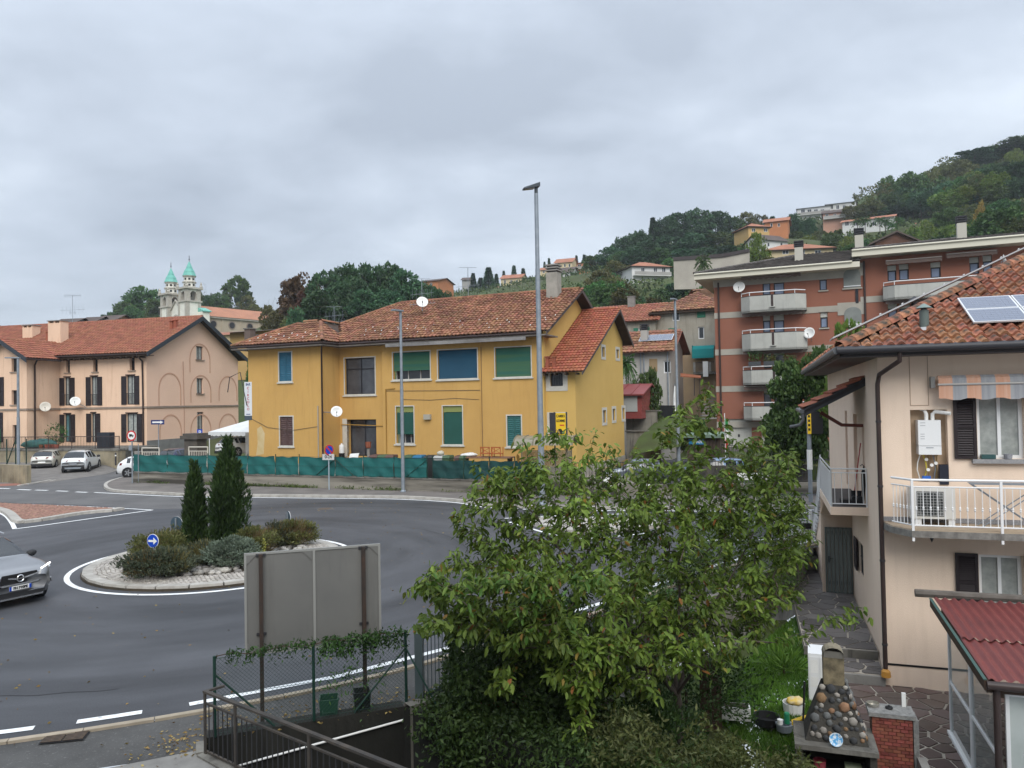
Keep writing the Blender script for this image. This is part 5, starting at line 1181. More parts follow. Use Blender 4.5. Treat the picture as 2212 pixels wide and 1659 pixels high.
for p,q in((fp_[0],fp_[1]),(fp_[1],fp_[2])):
 Lq=(q-p).length;d=(q-p)/Lq;st_=.062;n=int((Lq+fh)/st_)
 for k in range(-int(fh/st_),n):
  for sg in(1,-1):
   a0_,a1_=k*st_,k*st_+fh
   zA,zB=(0,fh) if sg>0 else(fh,0);s0,s1=a0_,a1_
   if s1<0 or s0>Lq:continue
   f0,f1=max(0,(0-s0)/fh),min(1,(Lq-s0)/fh)
   if f1<=f0:continue
   wm.tube([p+d*(s0+fh*f0)+ZUP*(zA+(zB-zA)*f0),p+d*(s0+fh*f1)+ZUP*(zA+(zB-zA)*f1)],.0022,3,cap=False)
 for z in(.05,.6,fh):MB().tube([p+ZUP*z,q+ZUP*z],.004,4).build('tension_wire',WIRE,fe)
wm.build('wire_mesh',WIRE,fe,kind='stuff')
cp_=[]
for p,q,f0,f1,dep,n in((fp_[0],fp_[1],0,1,.14,550),(fp_[1],fp_[2],0.05,1,.3,1500),(fp_[1],fp_[2],.1,.75,.62,1100)):
 for _ in range(n):
  f=random.uniform(f0,f1);z=fh+.1-abs(random.gauss(0,dep*.75));
  if noise.noise(V((f*9,z*3,1)))<-.12:continue
  cp_.append(tuple(p.lerp(q,f)+ZUP*z+V((random.gauss(0,.05),random.gauss(0,.07),0))))
cp_=np.array(cp_);cr=thing('creeper','leafy creeper draped over the top of the chain link fence','creeper',tuple(cp_.mean(0)))
leafcloud('foliage',cp_,unit(rng.normal(size=cp_.shape)+np.array([0,0,-.5])),rng.uniform(.05,.10,len(cp_)),.17,IVY,cr)
MB().tube([fp_[0].lerp(fp_[2],i/12)+ZUP*(fh+.03+.03*math.sin(i*2)) for i in range(13)],.008,4).build('stem',WOODD,cr)
bA,bB=PZ(567,1564),PZ(790,1533)
BF=Fr(bA+(bB-bA).normalized()*0,math.degrees(math.atan2(bB.y-bA.y,bB.x-bA.x)))
sBp=(bB-bA).length
bd=thing('billboard','grey back of a metal hoarding on two rusty brown posts beside the road','billboard',bA)
c0,c1=BF.rect(528,1198,823,1405,-.09)[0],BF.rect(528,1198,823,1405,-.09)[2]
zt0,zt1=BF.loc(528,1198,-.09)[1],BF.loc(823,1172,-.09)[1];zb0,zb1=BF.loc(528,1421,-.09)[1],BF.loc(823,1380,-.09)[1]
zT,zB2=(zt0+zt1)/2,(zb0+zb1)/2
ALU=mat('weathered_aluminium',(.16,.158,.148),(.12,.12,.115),.5,rough=.55,metal=.15,streak=((.10,.10,.095),.65),bump=.08,bscale=4);ALUF=mat('aluminium_edge',(.26,.26,.245),rough=.5,metal=.2)
cm_=(c0+c1)/2
for a,b in((c0+.012,cm_-.01),(cm_+.01,c1-.012)):MB().fbox(BF,a,zB2+.01,b,zT-.01,-.12,-.10).build('panel',ALU,bd)
ringbox(MB(),BF,(c0,zB2,c1,zT),.035,-.125,-.085).build('edge_frame',ALUF,bd);MB().fbox(BF,cm_-.02,zB2+.035,cm_+.02,zT-.035,-.10,-.082).build('joint_profile',ALUF,bd)
for s,z,sx,sz in((c0,zB2,1,1),(c1,zB2,-1,1),(c0,zT,1,-1),(c1,zT,-1,-1),(cm_,zB2,1,1),(cm_,zT,-1,-1)):
 MB().prism([BF.at(s+sx*.03,z+sz*.03,-.099),BF.at(s+sx*.19,z+sz*.03,-.099),BF.at(s+sx*.03,z+sz*.19,-.099)],BF.n*.012).build('corner_plate',ALU,bd)
RUST=mat('rusty_post',(.03,.024,.021),(.05,.03,.021),5,rough=.8)
for s in(0,sBp):
 pb_=MB().fbox(BF,s-.03,-.02,s+.03,zT-.02,-.08,0).build('post',RUST,bd)
 for z in(zT-.06,zB2+.3):MB().fbox(BF,s-.075,z,s+.075,z+.04,-.081,-.07).build('clamp',DARKM,pb_)
def basket(p,rot,m,lab,wd,h):
 t=thing('waste_basket',lab,'basket',p,'waste baskets set out by the fence');f=Fr(p,rot)
 B_=MB();z=p.z;w1=wd*.42
 lo=[f.at(s*w1,z,q*w1) for s,q in((-1,1),(1,1),(1,-1),(-1,-1))];hi=[f.at(s*wd*.5,z+h,q*wd*.5) for s,q in((-1,1),(1,1),(1,-1),(-1,-1))]
 ih=[f.at(s*wd*.45,z+h,q*wd*.45) for s,q in((-1,1),(1,1),(1,-1),(-1,-1))];il=[f.at(s*wd*.38,z+.02,q*wd*.38) for s,q in((-1,1),(1,1),(1,-1),(-1,-1))]
 B_.add(lo+hi+ih+il,[(0,1,5,4),(1,2,6,5),(2,3,7,6),(3,0,4,7),(4,5,9,8),(5,6,10,9),(6,7,11,10),(7,4,8,11),(8,9,13,12),(9,10,14,13),(10,11,15,14),(11,8,12,15),(12,13,14,15),(3,2,1,0)]).build('tub',m,t)
 MB().tube([f.at(-wd*.52,z+h*.9,0),f.at(-wd*.3,z+h*.35,wd*.53),f.at(wd*.3,z+h*.35,wd*.53),f.at(wd*.52,z+h*.9,0)],.012,5).build('handle',m,t)
basket(PZ(711,1546),12,mat('green_plastic',(.02,.065,.04),rough=.45),'open green plastic waste basket outside the wire fence',.30,.30)
basket(PZ(782,1536),16,mat('black_plastic',(.012,.012,.013),rough=.45),'black plastic waste basket beside the right hoarding post',.27,.34)
g0,g1=PZ(913,1524,.0),PZ(984,1490,.0)
gt=thing('garden_gate','green grey metal bar gate between fence and dark hedge','gate',g0)
GTM=mat('gate_metal',(.075,.10,.105),rough=.5)
MB().vbox(g0-V((.12,.02,0)),V((.13,0,0)),V((0,.1,0)),ZUP*1.18).build('gate_post',GTM,gt);MB().vbox(g1,V((.1,0,0)),V((0,.1,0)),ZUP*1.18).build('gate_post',GTM,gt)
MB().tube([g0+ZUP*1.1,g1+ZUP*1.1],.025,4).build('top_rail',GTM,gt);MB().vbox(g0+ZUP*.06,g1-g0,V((0,.04,0)),ZUP*.12).build('bottom_rail',GTM,gt)
pieces('gate_bar',MB().tube([(0,0,.15),(0,0,1.1)],.009,5),[Matrix.Translation(g0.lerp(g1,(i+.5)/9)) for i in range(9)],GTM,gt)
rl=thing('ramp_railing','weathered dark metal railing along the near side of the sunken ramp','railing',pE)
RLM=mat('weathered_railing',(.042,.039,.036),(.085,.07,.056),4,rough=.6,metal=.2)
pE2=PZ(443,1626,.03);dR2=(PZ(855,1659,.87)-PZ(440,1495,.87));dR2.z=0;dR2.normalize();nR2=V((dR2.y,-dR2.x,0));Lr=5.6;pe=pE2+dR2*Lr
MB().vbox(pE2+ZUP*.86-nR2*.03,dR2*Lr,nR2*.06,ZUP*.03).build('handrail',RLM,rl);MB().vbox(pE2+ZUP*.7-nR2*.015,dR2*Lr,nR2*.03,ZUP*.025).build('middle_rail',RLM,rl);MB().vbox(pE2+ZUP*.02-nR2*.015,dR2*Lr,nR2*.03,ZUP*.025).build('lower_rail',RLM,rl)
MB().vbox(pE2+ZUP*.86-nR2*.03,-nR2*.25+dR2*.02,dR2*.05,ZUP*.03).build('handrail_return',RLM,rl)
bb=MB().vbox(V((0,0,.05)),dR2*.012,nR2*.012,ZUP*.65)
pieces('railing_bar',bb,[Matrix.Translation(pE2+dR2*(i*.115)) for i in range(1,48)],mat('dark_bar',(.03,.03,.032),rough=.5),rl)
bb=MB().vbox(V((0,0,0)),dR2*.05,nR2*.02,ZUP*.86)
pieces('post',bb,[Matrix.Translation(pE2+dR2*s) for s in(0,.75,2.35,3.9,5.4)],RLM,rl)
dg=thing('drain_grate','rusty iron drain grate beside the white kerb line','drain',PZ(105,1598))
q0,q1=PZ(72,1612,.01),PZ(112,1610,.01);e1_=(PZ(300,1582)-PZ(0,1612)).normalized();e2_=V((-e1_.y,e1_.x,0));q0=PZ(82,1607,.012)
IRON=mat('rusty_iron',(.07,.055,.045),(.12,.085,.06),12,rough=.7)
MB().add([q0+V((0,0,-.006)),q0+e1_*.62+V((0,0,-.006)),q0+e1_*.62+e2_*.42+V((0,0,-.006)),q0+e2_*.42+V((0,0,-.006))],[(0,1,2,3)]).build('pit',BLACK,dg)
pieces('grate_bar',MB().vbox(V((0,0,0)),e1_*.28,e2_*.022,ZUP*.012),[Matrix.Translation(q0+e1_*(.02+.3*j)+e2_*(.03+i*.05)) for i in range(8) for j in range(2)],IRON,dg)
for k,(px,py,r_) in enumerate(((702,1099,.32),(207,1247,.3),(1330,1077,.3))):
 p=PZ(px,py,.11 if k==2 else 0);mh=thing('manhole_cover',('round iron manhole cover on the far carriageway','iron cover beside the tip of the roundabout line','iron cover in the far pavement')[k],'manhole',p)
 MB().lathe([(r_*1.12,.0),(r_*1.12,.006),(r_*1.02,.006)],p,20).build('rim',CONCD,mh);MB().lathe([(r_,.002),(r_,.011),(r_*.5,.012)],p,20).build('cover',IRON,mh)
n=1500;fx,fy=[],[]
for i in range(n):
 f=random.random();q=fp_[0].lerp(fp_[2],random.uniform(-.3,1.15))+V((random.gauss(0,.25),random.gauss(.15,.4),0)) if f<.5 else V((random.uniform(-14,4),random.uniform(11,40),0))
 fx.append((q.x,q.y,.012+random.random()*.01))
c=np.array(fx);ax=unit(rng.normal(size=(n,3))*np.array([1,1,.12]));keep=np.array([not inpoly(q[0],q[1],[(p.x,p.y) for p in(pE,pF,pD,pC,pB,pA)]) for q in fx])
leafcloud('fallen_leaves',c[keep],ax[keep],rng.uniform(.04,.09,keep.sum()),.22,leafmat('fallen_leaf',(.16,.10,.03),(.30,.24,.08),rnd=.3,trans=0),kind='stuff')
# ------------------------------------------------------------ yellow house
YO=PD(900,860,47);YF=Fr(YO,-24)
YEL1=mat('ochre_plaster',(0.545,0.33,0.105),(0.49,0.29,0.09),.45,rough=.93,bump=.35,bscale=45,streak=((.36,.21,.06),.35))
YEL2=mat('bright_ochre_plaster',(0.58,0.385,0.12),(0.535,0.35,0.105),.5,rough=.93,bump=.2,bscale=45)
PLIN=mat('pale_plinth',(.36,.34,.29),(.26,.24,.2),1.2,rough=.95)
WSUR=mat('white_surround',(.56,.54,.48),(.46,.44,.39),3,rough=.8)
TEAL=mat('teal_shutter',(.03,.125,.12),(.025,.105,.10),2,rough=.55);BLUS=mat('blue_shutter',(.03,.125,.19),(.025,.10,.16),2,rough=.55);BRWS=mat('brown_shutter',(.10,.06,.055),(.07,.04,.038),3,rough=.7)
yh=thing('yellow_house','long ochre yellow house with weathered tile roof, coloured blinds and lower gabled wing','house',(YO.x,YO.y,.6))
yb=.6;ye=8.85;t1=1.84;t2=.22
s_a,s_b,s_c,s_e,s_w=-11.75,-5.78,-2.36,8.42,10.38
wins={k:YF.rect(*v,t) for k,v,t in(('ul',(603,761,630,825),t1),('ll',(605,900,633,964),t1),('big',(745,773,810,853),0),('door',(750,906,813,986),0),('g1',(849,760,929,820),t2),('b1',(946,755,1031,819),t2),('g2',(1070,750,1147,815),t2),('l1',(856,878,894,959),t2),('l2',(957,877,999,961),t2),('l3',(1096,898,1126,965),t2))}
wall(yh,'side_block_wall',YF,s_a,yb,s_b,ye,[wins['ul'],wins['ll']],YEL1,.18,t1)
wall(yh,'stair_bay_wall',YF,s_b,yb,s_c,ye,[wins['big'],wins['door']],YEL1,.5,0)
wall(yh,'main_wall',YF,s_c,yb,s_e,ye,[wins[k] for k in('g1','b1','g2','l1','l2','l3')],YEL1,.2,t2)
YS=lambda s,t=0:Fr(YF.at(s,0,t),66)
wall(yh,'return_wall',YS(s_b,t1),0,yb,t1,ye,[],YEL1);wall(yh,'return_wall',YS(s_c,t2),0,yb,t2,ye,[],YEL1)
wall(yh,'left_wall',YS(s_a,t1),0,yb,11,ye,[],YEL1)
MB().fbox(YF,4.53,yb,4.58,ye,t2,t2+.05).build('pilaster_edge',YEL1,yh);MB().fbox(YF,s_e-.02,yb,s_e+.16,ye,0,t2+.06).build('corner_strip',YEL2,yh)
MB().fbox(YF,s_a-.02,yb,s_b+.03,1.26,t1-.1,t1+.05).build('plinth',PLIN,yh);MB().fbox(YF,s_b+.03,yb,s_e,1.2,-.1,t2+.06).build('plinth',PLIN,yh)
kz,kk=12.0,5.65
GM=YS(s_e,t2);wall(yh,'gable_wall',GM,0,yb,11.3,kz-.1,[],YEL2,clips=[(-(kz-ye)/kk,1,ye-.1),((kz-ye)/kk,1,kz-.1+(kz-ye)/kk*kk)])
GW=YS(s_w,0);wf=YF
w1,w2=YF.rect(1186,812,1220,845),YF.rect(1190,893,1222,925)
w1=YF.rect(1189,806,1216,834);w2=YF.rect(1192,901,1216,927)
wall(yh,'wing_front_wall',YF,s_e+.1,-.2,s_w,6.95,[w1,w2],YEL2,.2,0.0)
gws=[GW.rect(*v) for v in((1300,750,1306,771),(1331,755,1337,774),(1302,886,1309,913),(1323,883,1329,908),(1344,881,1349,905))]
ak,az=7.2,10.75;eL,eRk,eRz=6.75,9.9,8.95
wall(yh,'wing_gable_wall',GW,0,-.2,eRk,az,gws,YEL2,.2,0,clips=[(-(az-eL)/ak,1,eL-.05),((az-eRz)/(eRk-ak),1,az-.05+(az-eRz)/(eRk-ak)*ak)])
MB().fbox(YF,s_e+.1,-.2,s_w+.04,1.2,0,.05).build('plinth',PLIN,yh);MB().fbox(GW,0,-.2,eRk,1.15,0,.05).build('plinth',PLIN,yh)
for r in(w1,w2):window(yh,YF,r,GLASS,DARKM,.16,0,0,.05,casing=WSUR,cw=.28,t=0,bars=DARKM)
for r in gws:window(yh,GW,r,CURT,mat('grey_frame',(.12,.12,.13)),.14,0,0,.06,casing=WSUR,cw=.17)
def V3(s,t,z):return YF.at(s,z,t)
ov_=.75;rs=-5.4
F0,F1=V3(s_b-.6,ov_+t2,ye),V3(s_e+.62,ov_+t2,ye);zk=kz;tk=t2-kk
A0,A1=V3(rs,tk,zk),V3(s_e+.62,tk,zk)
uY,vF=YF.u,(A1-F1).normalized();slen=(A1-F1).length;Lm=(F1-V3(s_b+.65,t2+ov_,ye)).length
Or=V3(s_b+.65,t2+ov_,ye)
O_=Or-uY*4.6
def rel(p):q=p-O_;return(q.dot(uY),q.dot(vF))
nF=uY.cross(vF)
def onslope(px,py):d=ray(px,py);return CAM+d*((F1-CAM).dot(nF)/d.dot(nF))
pL,pR=onslope(735,703),onslope(868,656);A0=A1-uY*(A1-pR).dot(uY)
V_=[rel(Or),rel(F1),rel(A1),rel(A0),rel(pL)];V_=[(V_[0][0]+.1,-.15),(V_[1][0],-.15),V_[2],V_[3],V_[4]]
hA=V3(s_b+.65,t1+ov_,ye);hB=V3(s_b+.65-2.4,t1+ov_-2.95,ye+1.62);hC=V3(s_a-.75+3.6,t1+ov_-2.95,ye+1.62);aL=V3(s_a-.75,t1+ov_,ye);bL=V3(s_a-.75,2*tk-t2-ov_,ye);bM=V3(s_b,2*tk-t2-ov_,ye);bR=V3(s_e+.62,2*tk-t2-ov_,ye)
roofm=MB().add([aL,hA,Or,F1,A1,A0,pL,hB,hC,bL,bM,bR],[(0,1,7,8),(1,2,6,7),(2,3,4,5,6),(6,5,10),(5,4,11,10),(0,8,9),(8,7,6,10,9)]).build('roof',WOODD,yh)
roof_tiles(roofm,O_+ZUP*.03,uY,vF,22,slen,V_,TERRAB,wd=.27,ln=.36,h=.055,nmax=240,seg=4,jit=.022)
pit=1.62/2.95;vS=(V3(0,-2.95,1.62)-V3(0,0,0)).normalized();O2=V3(s_a-.75,t1+ov_,ye)
Wd=(s_b+.65)-(s_a-.75);sl2=math.hypot(2.95,1.62)
roof_tiles(roofm,O2+ZUP*.03,uY,vS,Wd,sl2,[(.0,-.1),(Wd,-.1),(Wd-2.4,sl2),(3.6,sl2)],TERRAB,wd=.27,ln=.36,h=.055,nmax=60,seg=4,jit=.02)
vE=(V3(-2.4,0,1.62)-V3(0,0,0)).normalized();O3=hA
roof_tiles(roofm,O3+ZUP*.03,-YF.n,vE,2.95,2.9,[(0,-.1),(1.62,-.1),((pL-hA).dot(-YF.n),(pL-hA).dot(vE)),(2.95,2.9)],TERRAB,wd=.27,ln=.36,h=.055,nmax=0,seg=4,jit=.02)
ridge_tiles(roofm,hA+ZUP*.06,hB+ZUP*.08,TERRAB,.12);ridge_tiles(roofm,V3(s_a-.75,t1+ov_,ye)+ZUP*.05,hC+ZUP*.08,TERRAB,.11);ridge_tiles(roofm,hC+ZUP*.07,hB+ZUP*.07,TERRAB,.11)
ridge_tiles(roofm,hB+ZUP*.08,pL+ZUP*.08,TERRAB,.12);ridge_tiles(roofm,pL+ZUP*.08,A0+ZUP*.08,TERRAB,.12);ridge_tiles(roofm,A0+ZUP*.07,A1+ZUP*.07,TERRAB,.12)
for a,b in((V3(s_a-.75,t1+ov_,ye),hA),(hA,Or),(Or,V3(s_e+.1,t2+ov_,ye))):
 MB().tube([a-ZUP*.06,b-ZUP*.06],.075,7).build('gutter',BROWNM,yh,True)
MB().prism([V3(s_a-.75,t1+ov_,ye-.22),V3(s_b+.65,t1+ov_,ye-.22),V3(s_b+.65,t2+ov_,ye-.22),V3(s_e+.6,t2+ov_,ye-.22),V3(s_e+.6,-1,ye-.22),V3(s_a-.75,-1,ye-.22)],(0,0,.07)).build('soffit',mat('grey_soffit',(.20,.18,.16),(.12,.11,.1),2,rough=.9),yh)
MB().vbox(V3(-1.6,t2+ov_-.04,ye-.42),uY*9.4,YF.n*.04,ZUP*.26).build('fascia',mat('weathered_fascia',(.26,.25,.24),(.12,.115,.11),1.2,rough=.9),yh)
def barge(parent,P,d,wd,m,th=.06):
 for a,b in zip(P[:-1],P[1:]):MB().add([a,b,b-ZUP*wd,a-ZUP*wd,a+d,b+d,b-ZUP*wd+d,a-ZUP*wd+d],[(0,1,2,3),(7,6,5,4),(0,4,5,1),(1,5,6,2),(2,6,7,3),(3,7,4,0)]).build('barge_board',m,parent)
BARG=mat('grey_brown_barge',(.085,.07,.065),rough=.7)
bk_=V3(s_e+.62,2*tk-t2-ov_+3.4,ye+(kz-ye)*.58)
barge(yh,[F1+ZUP*.05,A1+ZUP*.05,bk_+ZUP*.05],uY*.05,.24,BARG)
for k in range(1,7):
 p=F1.lerp(A1,k/7)-ZUP*.2-uY*.55;MB().vbox(p,uY*.6,YF.n*.09,ZUP*.12).build('rafter_end',WOODD,yh)
wu=uY;W0,W1=V3(s_e+.02,.65,6.52),V3(s_w+.62,.65,6.52);WA0,WA1=V3(s_e+.02,-ak,az+.05),V3(s_w+.62,-ak,az+.05);WB0,WB1=V3(s_e+.02,-eRk-.5,eRz-.33),V3(s_w+.62,-eRk-.5,eRz-.33)
wr_=MB().add([W0,W1,WA1,WA0,WB1,WB0],[(0,1,2,3),(3,2,4,5)]).build('wing_roof',WOODD,yh)
vW=(WA1-W1).normalized();lw_=(WA1-W1).length
roof_tiles(wr_,W0+ZUP*.03,wu,vW,(W1-W0).length,lw_,None,TERRA,wd=.22,ln=.34,h=.045,nmax=200,seg=4,jit=.005)
barge(yh,[W1+ZUP*.06,WA1+ZUP*.06,WB1+ZUP*.06],uY*.05,.22,BARG);ridge_tiles(wr_,WA0+ZUP*.05,WA1+ZUP*.05,TERRA,.11)
for k in range(1,8):MB().vbox(W1.lerp(WA1,k/8)-ZUP*.2-uY*.55,uY*.6,YF.n*.09,ZUP*.12).build('rafter_end',WOODD,yh)
for k in range(4):MB().vbox(W0.lerp(W1,(k+.4)/4)-ZUP*.14,YF.n*-.5,uY*.09,ZUP*.11).build('rafter_end',WOODD,yh)
for sx in(.35,.75):
 cpt=W0+wu*sx+vW*.55;c_=MB().fbox(Fr(cpt,-24),-.09,cpt.z-.1,.09,cpt.z+.62,-.09,.09).build('vent_stack',TERRA,yh);MB().fbox(Fr(cpt,-24),-.13,cpt.z+.62,.13,cpt.z+.7,-.13,.13).build('cap',TERRA,c_)
cpt=F1.lerp(A1,.86)-uY*1.55;chimney(yh,(cpt.x,cpt.y,cpt.z-.5),YF,.75,.75,2.0,mat('cement_render',(.33,.31,.27),(.24,.23,.2),2,rough=.95),'louvre',CONC)
cpt=V3(s_a-.1,t1-.3,ye+.2);chimney(yh,(cpt.x,cpt.y,cpt.z),YF,.5,.5,1.0,mat('brown_render',(.13,.10,.085),rough=.95),'slab',CONCD)
sn=MB().vbox(V((-.012,0,.07)),V((.024,0,0)),V((0,.12,0)),V((0,0,.05)));Mr=Matrix((uY,vF,uY.cross(vF))).transposed().to_4x4();ms_=[]
for k in range(34):
 for rw_,off in((2.5,0),(3.8,.25)):
  a=4.9+k*.42*1.0+off+random.uniform(-.12,.12);b_=(.75+(k%3)*.36+(rw_-2.5)*.55)
  if inpoly(a,b_,V_) and random.random()<.62:ms_.append(Matrix.Translation(O_+ZUP*.03+uY*a+vF*b_)@Mr)
for k in range(16):ms_.append(Matrix.Translation(O2+uY*(1.2+k*.36)+vS*(.5+(k%3)*.4)+ZUP*.04)@Mr)
pieces('snow_hook',sn,ms_,WHITE,roofm,120)
def shut2(r,t,m,slats,lab=None):
 sm_=(r[0]+r[2])/2
 for a,b in((r[0],sm_-.01),(sm_+.01,r[2])):shutter(yh,YF,(a,r[1],b,r[3]),t-.06,m,slats,label=lab)
def trim(r,t,cw=.07,sill=True):
 ringbox(MB(),YF,(r[0]-cw,r[1]-.02,r[2]+cw,r[3]+cw),cw,t+.001,t+.03).build('casing',WSUR,yh)
 if sill:MB().fbox(YF,r[0]-.14,r[1]-.10,r[2]+.14,r[1]-.021,t-.05,t+.09).build('sill',WSUR,yh)
shut2(wins['ul'],t1,BLUS,16);trim(wins['ul'],t1);shut2(wins['ll'],t1,BRWS,14);trim(wins['ll'],t1)
shut2(wins['l3'],t2,TEAL,15);trim(wins['l3'],t2)
DKF=mat('dark_window_frame',(.02,.02,.025),rough=.4)
GLW=mat('lobby_glass',(.07,.075,.085),(.035,.037,.045),1.2,rough=.08,spec=.6)
r=wins['big'];window(yh,YF,r,GLW,DKF,.2,1,.3,.07);trim(r,0)
r=wins['door'];window(yh,YF,r,GLW,DKF,.45,1,.22,.07,name='entrance_door');MB().fbox(YF,r[0]-.35,r[1]-.02,r[0],r[3]+.05,-.2,.02).build('door_jamb',WSUR,yh)
GRB=mat('green_blind',(.03,.13,.095),(.055,.145,.075),.55,rough=.6,lo=.42,hi=.58,zscale=7.0,spec=.4);BLB=mat('blue_blind',(.010,.065,.115),(.012,.08,.14),.6,rough=.5,spec=.45);DGB=mat('dark_green_blind',(.012,.075,.055),(.016,.09,.07),1,rough=.5);OLB=mat('olive_box',(.22,.25,.08),rough=.7)
def blind(r,t,m,f0=0,n=26,frame=True,box=None):
 z0=r[1]+(r[3]-r[1])*f0
 corr(YF,r[0]+.02,z0+.03,r[2]-.02,r[3]-.02-(box or 0),t-.08,n,.012).build('roller_blind',m,yh)
 if box:MB().fbox(YF,r[0]+.02,r[3]-box,r[2]-.02,r[3]-.01,t-.1,t-.06).build('blind_box',OLB,yh)
 MB().fbox(YF,r[0]+.02,z0,r[2]-.02,z0+.05,t-.09,t-.06).build('bottom_slat',m,yh)
 window(yh,YF,r,GLASS if f0 else GLASS,mat('grey_white_frame',(.45,.44,.42)) if f0 else DKF,.19,2,0,.06)
blind(wins['g1'],t2,GRB,.33,24);blind(wins['b1'],t2,BLB,0,30);blind(wins['g2'],t2,GRB,.03,32);blind(wins['l1'],t2,DGB,.26,24,box=.36);blind(wins['l2'],t2,DGB,0,30,box=.36)
for k in('g1','b1','g2','l1','l2'):trim(wins[k],t2,.06)
r=YF.rect(918,895,932,906,t2);tag(MB().fbox(YF,r[0],r[1],r[2],r[3],t2-.1,t2+.2).build('wall_vent',mat('vent_grey',(.36,.34,.28),rough=.8),yh))
r=YF.rect(553,920,572,984,t1);MB().prism([YF.at(a,z,t1+.002) for a,z in((r[0],r[1]),(r[2]-.1,r[1]+.1),(r[2],r[3]-.5),(r[2]-.3,r[3]),(r[0]+.1,r[3]-.2),(r[0]+.15,2.5))],YF.n*.004).build('plaster_patch',mat('bare_plaster',(.50,.37,.17),(.56,.45,.26),1.5,rough=.95),yh)
downpipe(yh,[V3(s_b+.55,t1+ov_-.1,ye-.1),V3(s_b+.1,t1+.12,ye-.55),V3(s_b+.1,t1+.1,.8)],.055)
downpipe(yh,[V3(s_b-.28,t1+.06,4.9),V3(s_b-.28,t1+.06,.8)],.035,mat('grey_conduit',(.35,.33,.28),rough=.7))
downpipe(yh,[V3(s_c+.95,t2+.05,5.9),V3(s_c+.28,t2+.05,5.86),V3(s_c+.28,t2+.05,1.2)],.03,mat('ochre_pipe',(.40,.23,.05),rough=.7))
CAB=mat('cable',(.10,.08,.06),rough=.8)
for P in([(s_a+.3,4.1,t1+.02),(s_a+1.6,3.55,t1+.03),(s_a+3.6,3.35,t1+.03),(s_b-.3,3.6,t1+.02)],[(s_c+.3,5.75,t2+.02),(.8,5.7,t2+.02),(4.5,5.65,t2+.02)],[(4.62,8.2,t2+.02),(4.62,5.65,t2+.02),(4.62,1.6,t2+.02)],[(-.9,5.2,t2+.015),(1.1,5.12,t2+.015),(2.8,5.2,t2+.015),(4.4,5.1,t2+.015)]):MB().tube([YF.at(*q) for q in P],.014,4).build('wall_cable',CAB,yh)
downpipe(yh,[V3(s_b+.1,.05,3.65),V3(s_c+.1,.05,3.55)],.025,mat('ochre_pipe',(.40,.23,.05)))
d_=wins['door'];stp=thing('entrance_steps','concrete steps up to the entrance of the yellow house','steps',V3(-4.2,1,.6))
for k in range(5):MB().fbox(YF,d_[0]-.5,.68+k*.17,d_[2]+.3,.68+(k+1)*.17,.02,1.9-k*.32).build('step',CONC,stp)
lw=thing('low_wall','low stained concrete wall carrying the screened fence before the yellow house','wall',FW.at(0,0))
WLM=mat('black_stained_concrete',(.26,.24,.20),(.055,.05,.042),.55,rough=.95,bump=.4,bscale=12,lo=.42,hi=.6,zscale=2.5)
MB().fbox(FW,s_l,0,s_r,.74,-.25,0).build('wall_body',WLM,lw);MB().fbox(FW,s_l-.02,.74,s_r+.02,.80,-.28,.03).build('coping',CONCD,lw)
scr=thing('screen_fence','mesh fence hung with teal and dark green windbreak cloth in front of the yellow house','fence',FW.at(0,.8))
CT=mat('teal_cloth',(.014,.115,.108),(.010,.09,.085),.8,rough=.8);CD=mat('dark_green_cloth',(.010,.055,.052),(.008,.04,.038),.8,rough=.8)
xs_=[285,358,445,532,592,643,722,782,849,920,932,1000,1055,1110,1165];ss=[FW.loc(x,1015)[0] for x in xs_]
for i in range(len(ss)-1):
 a,b=ss[i]+.03,ss[i+1]-.03;nx=14;nz=7;P=[];last=xs_[i]>=930
 zt=1.93-(.0 if not last else.1)
 for j in range(nz+1):
  f=j/nz;P.append([FW.at(a+(b-a)*q/nx,.82+.02*math.sin(q*.9+i)+(zt-.82-.05*math.sin(math.pi*q/nx))*f,-.12+.045*math.sin(q*1.1+f*4+i*2.3)*(1-f*.6)+.03*math.sin((q/nx+f)*9+i)) for q in range(nx+1)])
 if xs_[i]==920:continue
 MB().grid(P).build('windbreak_cloth',CD if last else CT,scr,True)
pieces('post',MB().tube([(0,0,.76),(0,0,2.05)],.03,6),[Matrix.Translation(FW.at(s,0,-.16)) for s in ss],FG,scr)
for s,d in((ss[2],1),(ss[6],1),(ss[6],-1),(ss[9],-1)):MB().tube([FW.at(s,1.8,-.09),FW.at(s+d*1.3,.85,-.07)],.02,5).build('brace',FG,scr)
for z in(.85,1.38,1.92):MB().tube([FW.at(ss[0],z,-.07),FW.at(ss[-1],z,-.07)],.008,4).build('tension_wire',FG,scr)
weed=leafmat('weed_leaf',(.05,.10,.015),(.12,.16,.05),rnd=.4,trans=.2)
n=5200;s_=rng.uniform(s_l+.5,s_r,n);keep=np.array([noise.noise(V((a*.35,0,7)))>-.1+.3*random.random() for a in s_]);s_=s_[keep];n=len(s_)
c=np.array([tuple(FW.at(a,.11+abs(random.gauss(0,.07)),random.uniform(.01,.22))) for a in s_])
leafcloud('weeds',c,unit(rng.normal(size=(n,3))+np.array([0,0,.8])),rng.uniform(.06,.16,n),.2,weed,kind='stuff')
BINC={'green':mat('bin_green',(.05,.09,.045),rough=.6),'brown':mat('bin_brown',(.10,.055,.045),rough=.6),'blue':mat('bin_blue',(.02,.12,.22),rough=.6),'dark':mat('bin_dark',(.03,.03,.03),rough=.6),'grey':mat('bin_grey',(.35,.35,.33),rough=.6)}
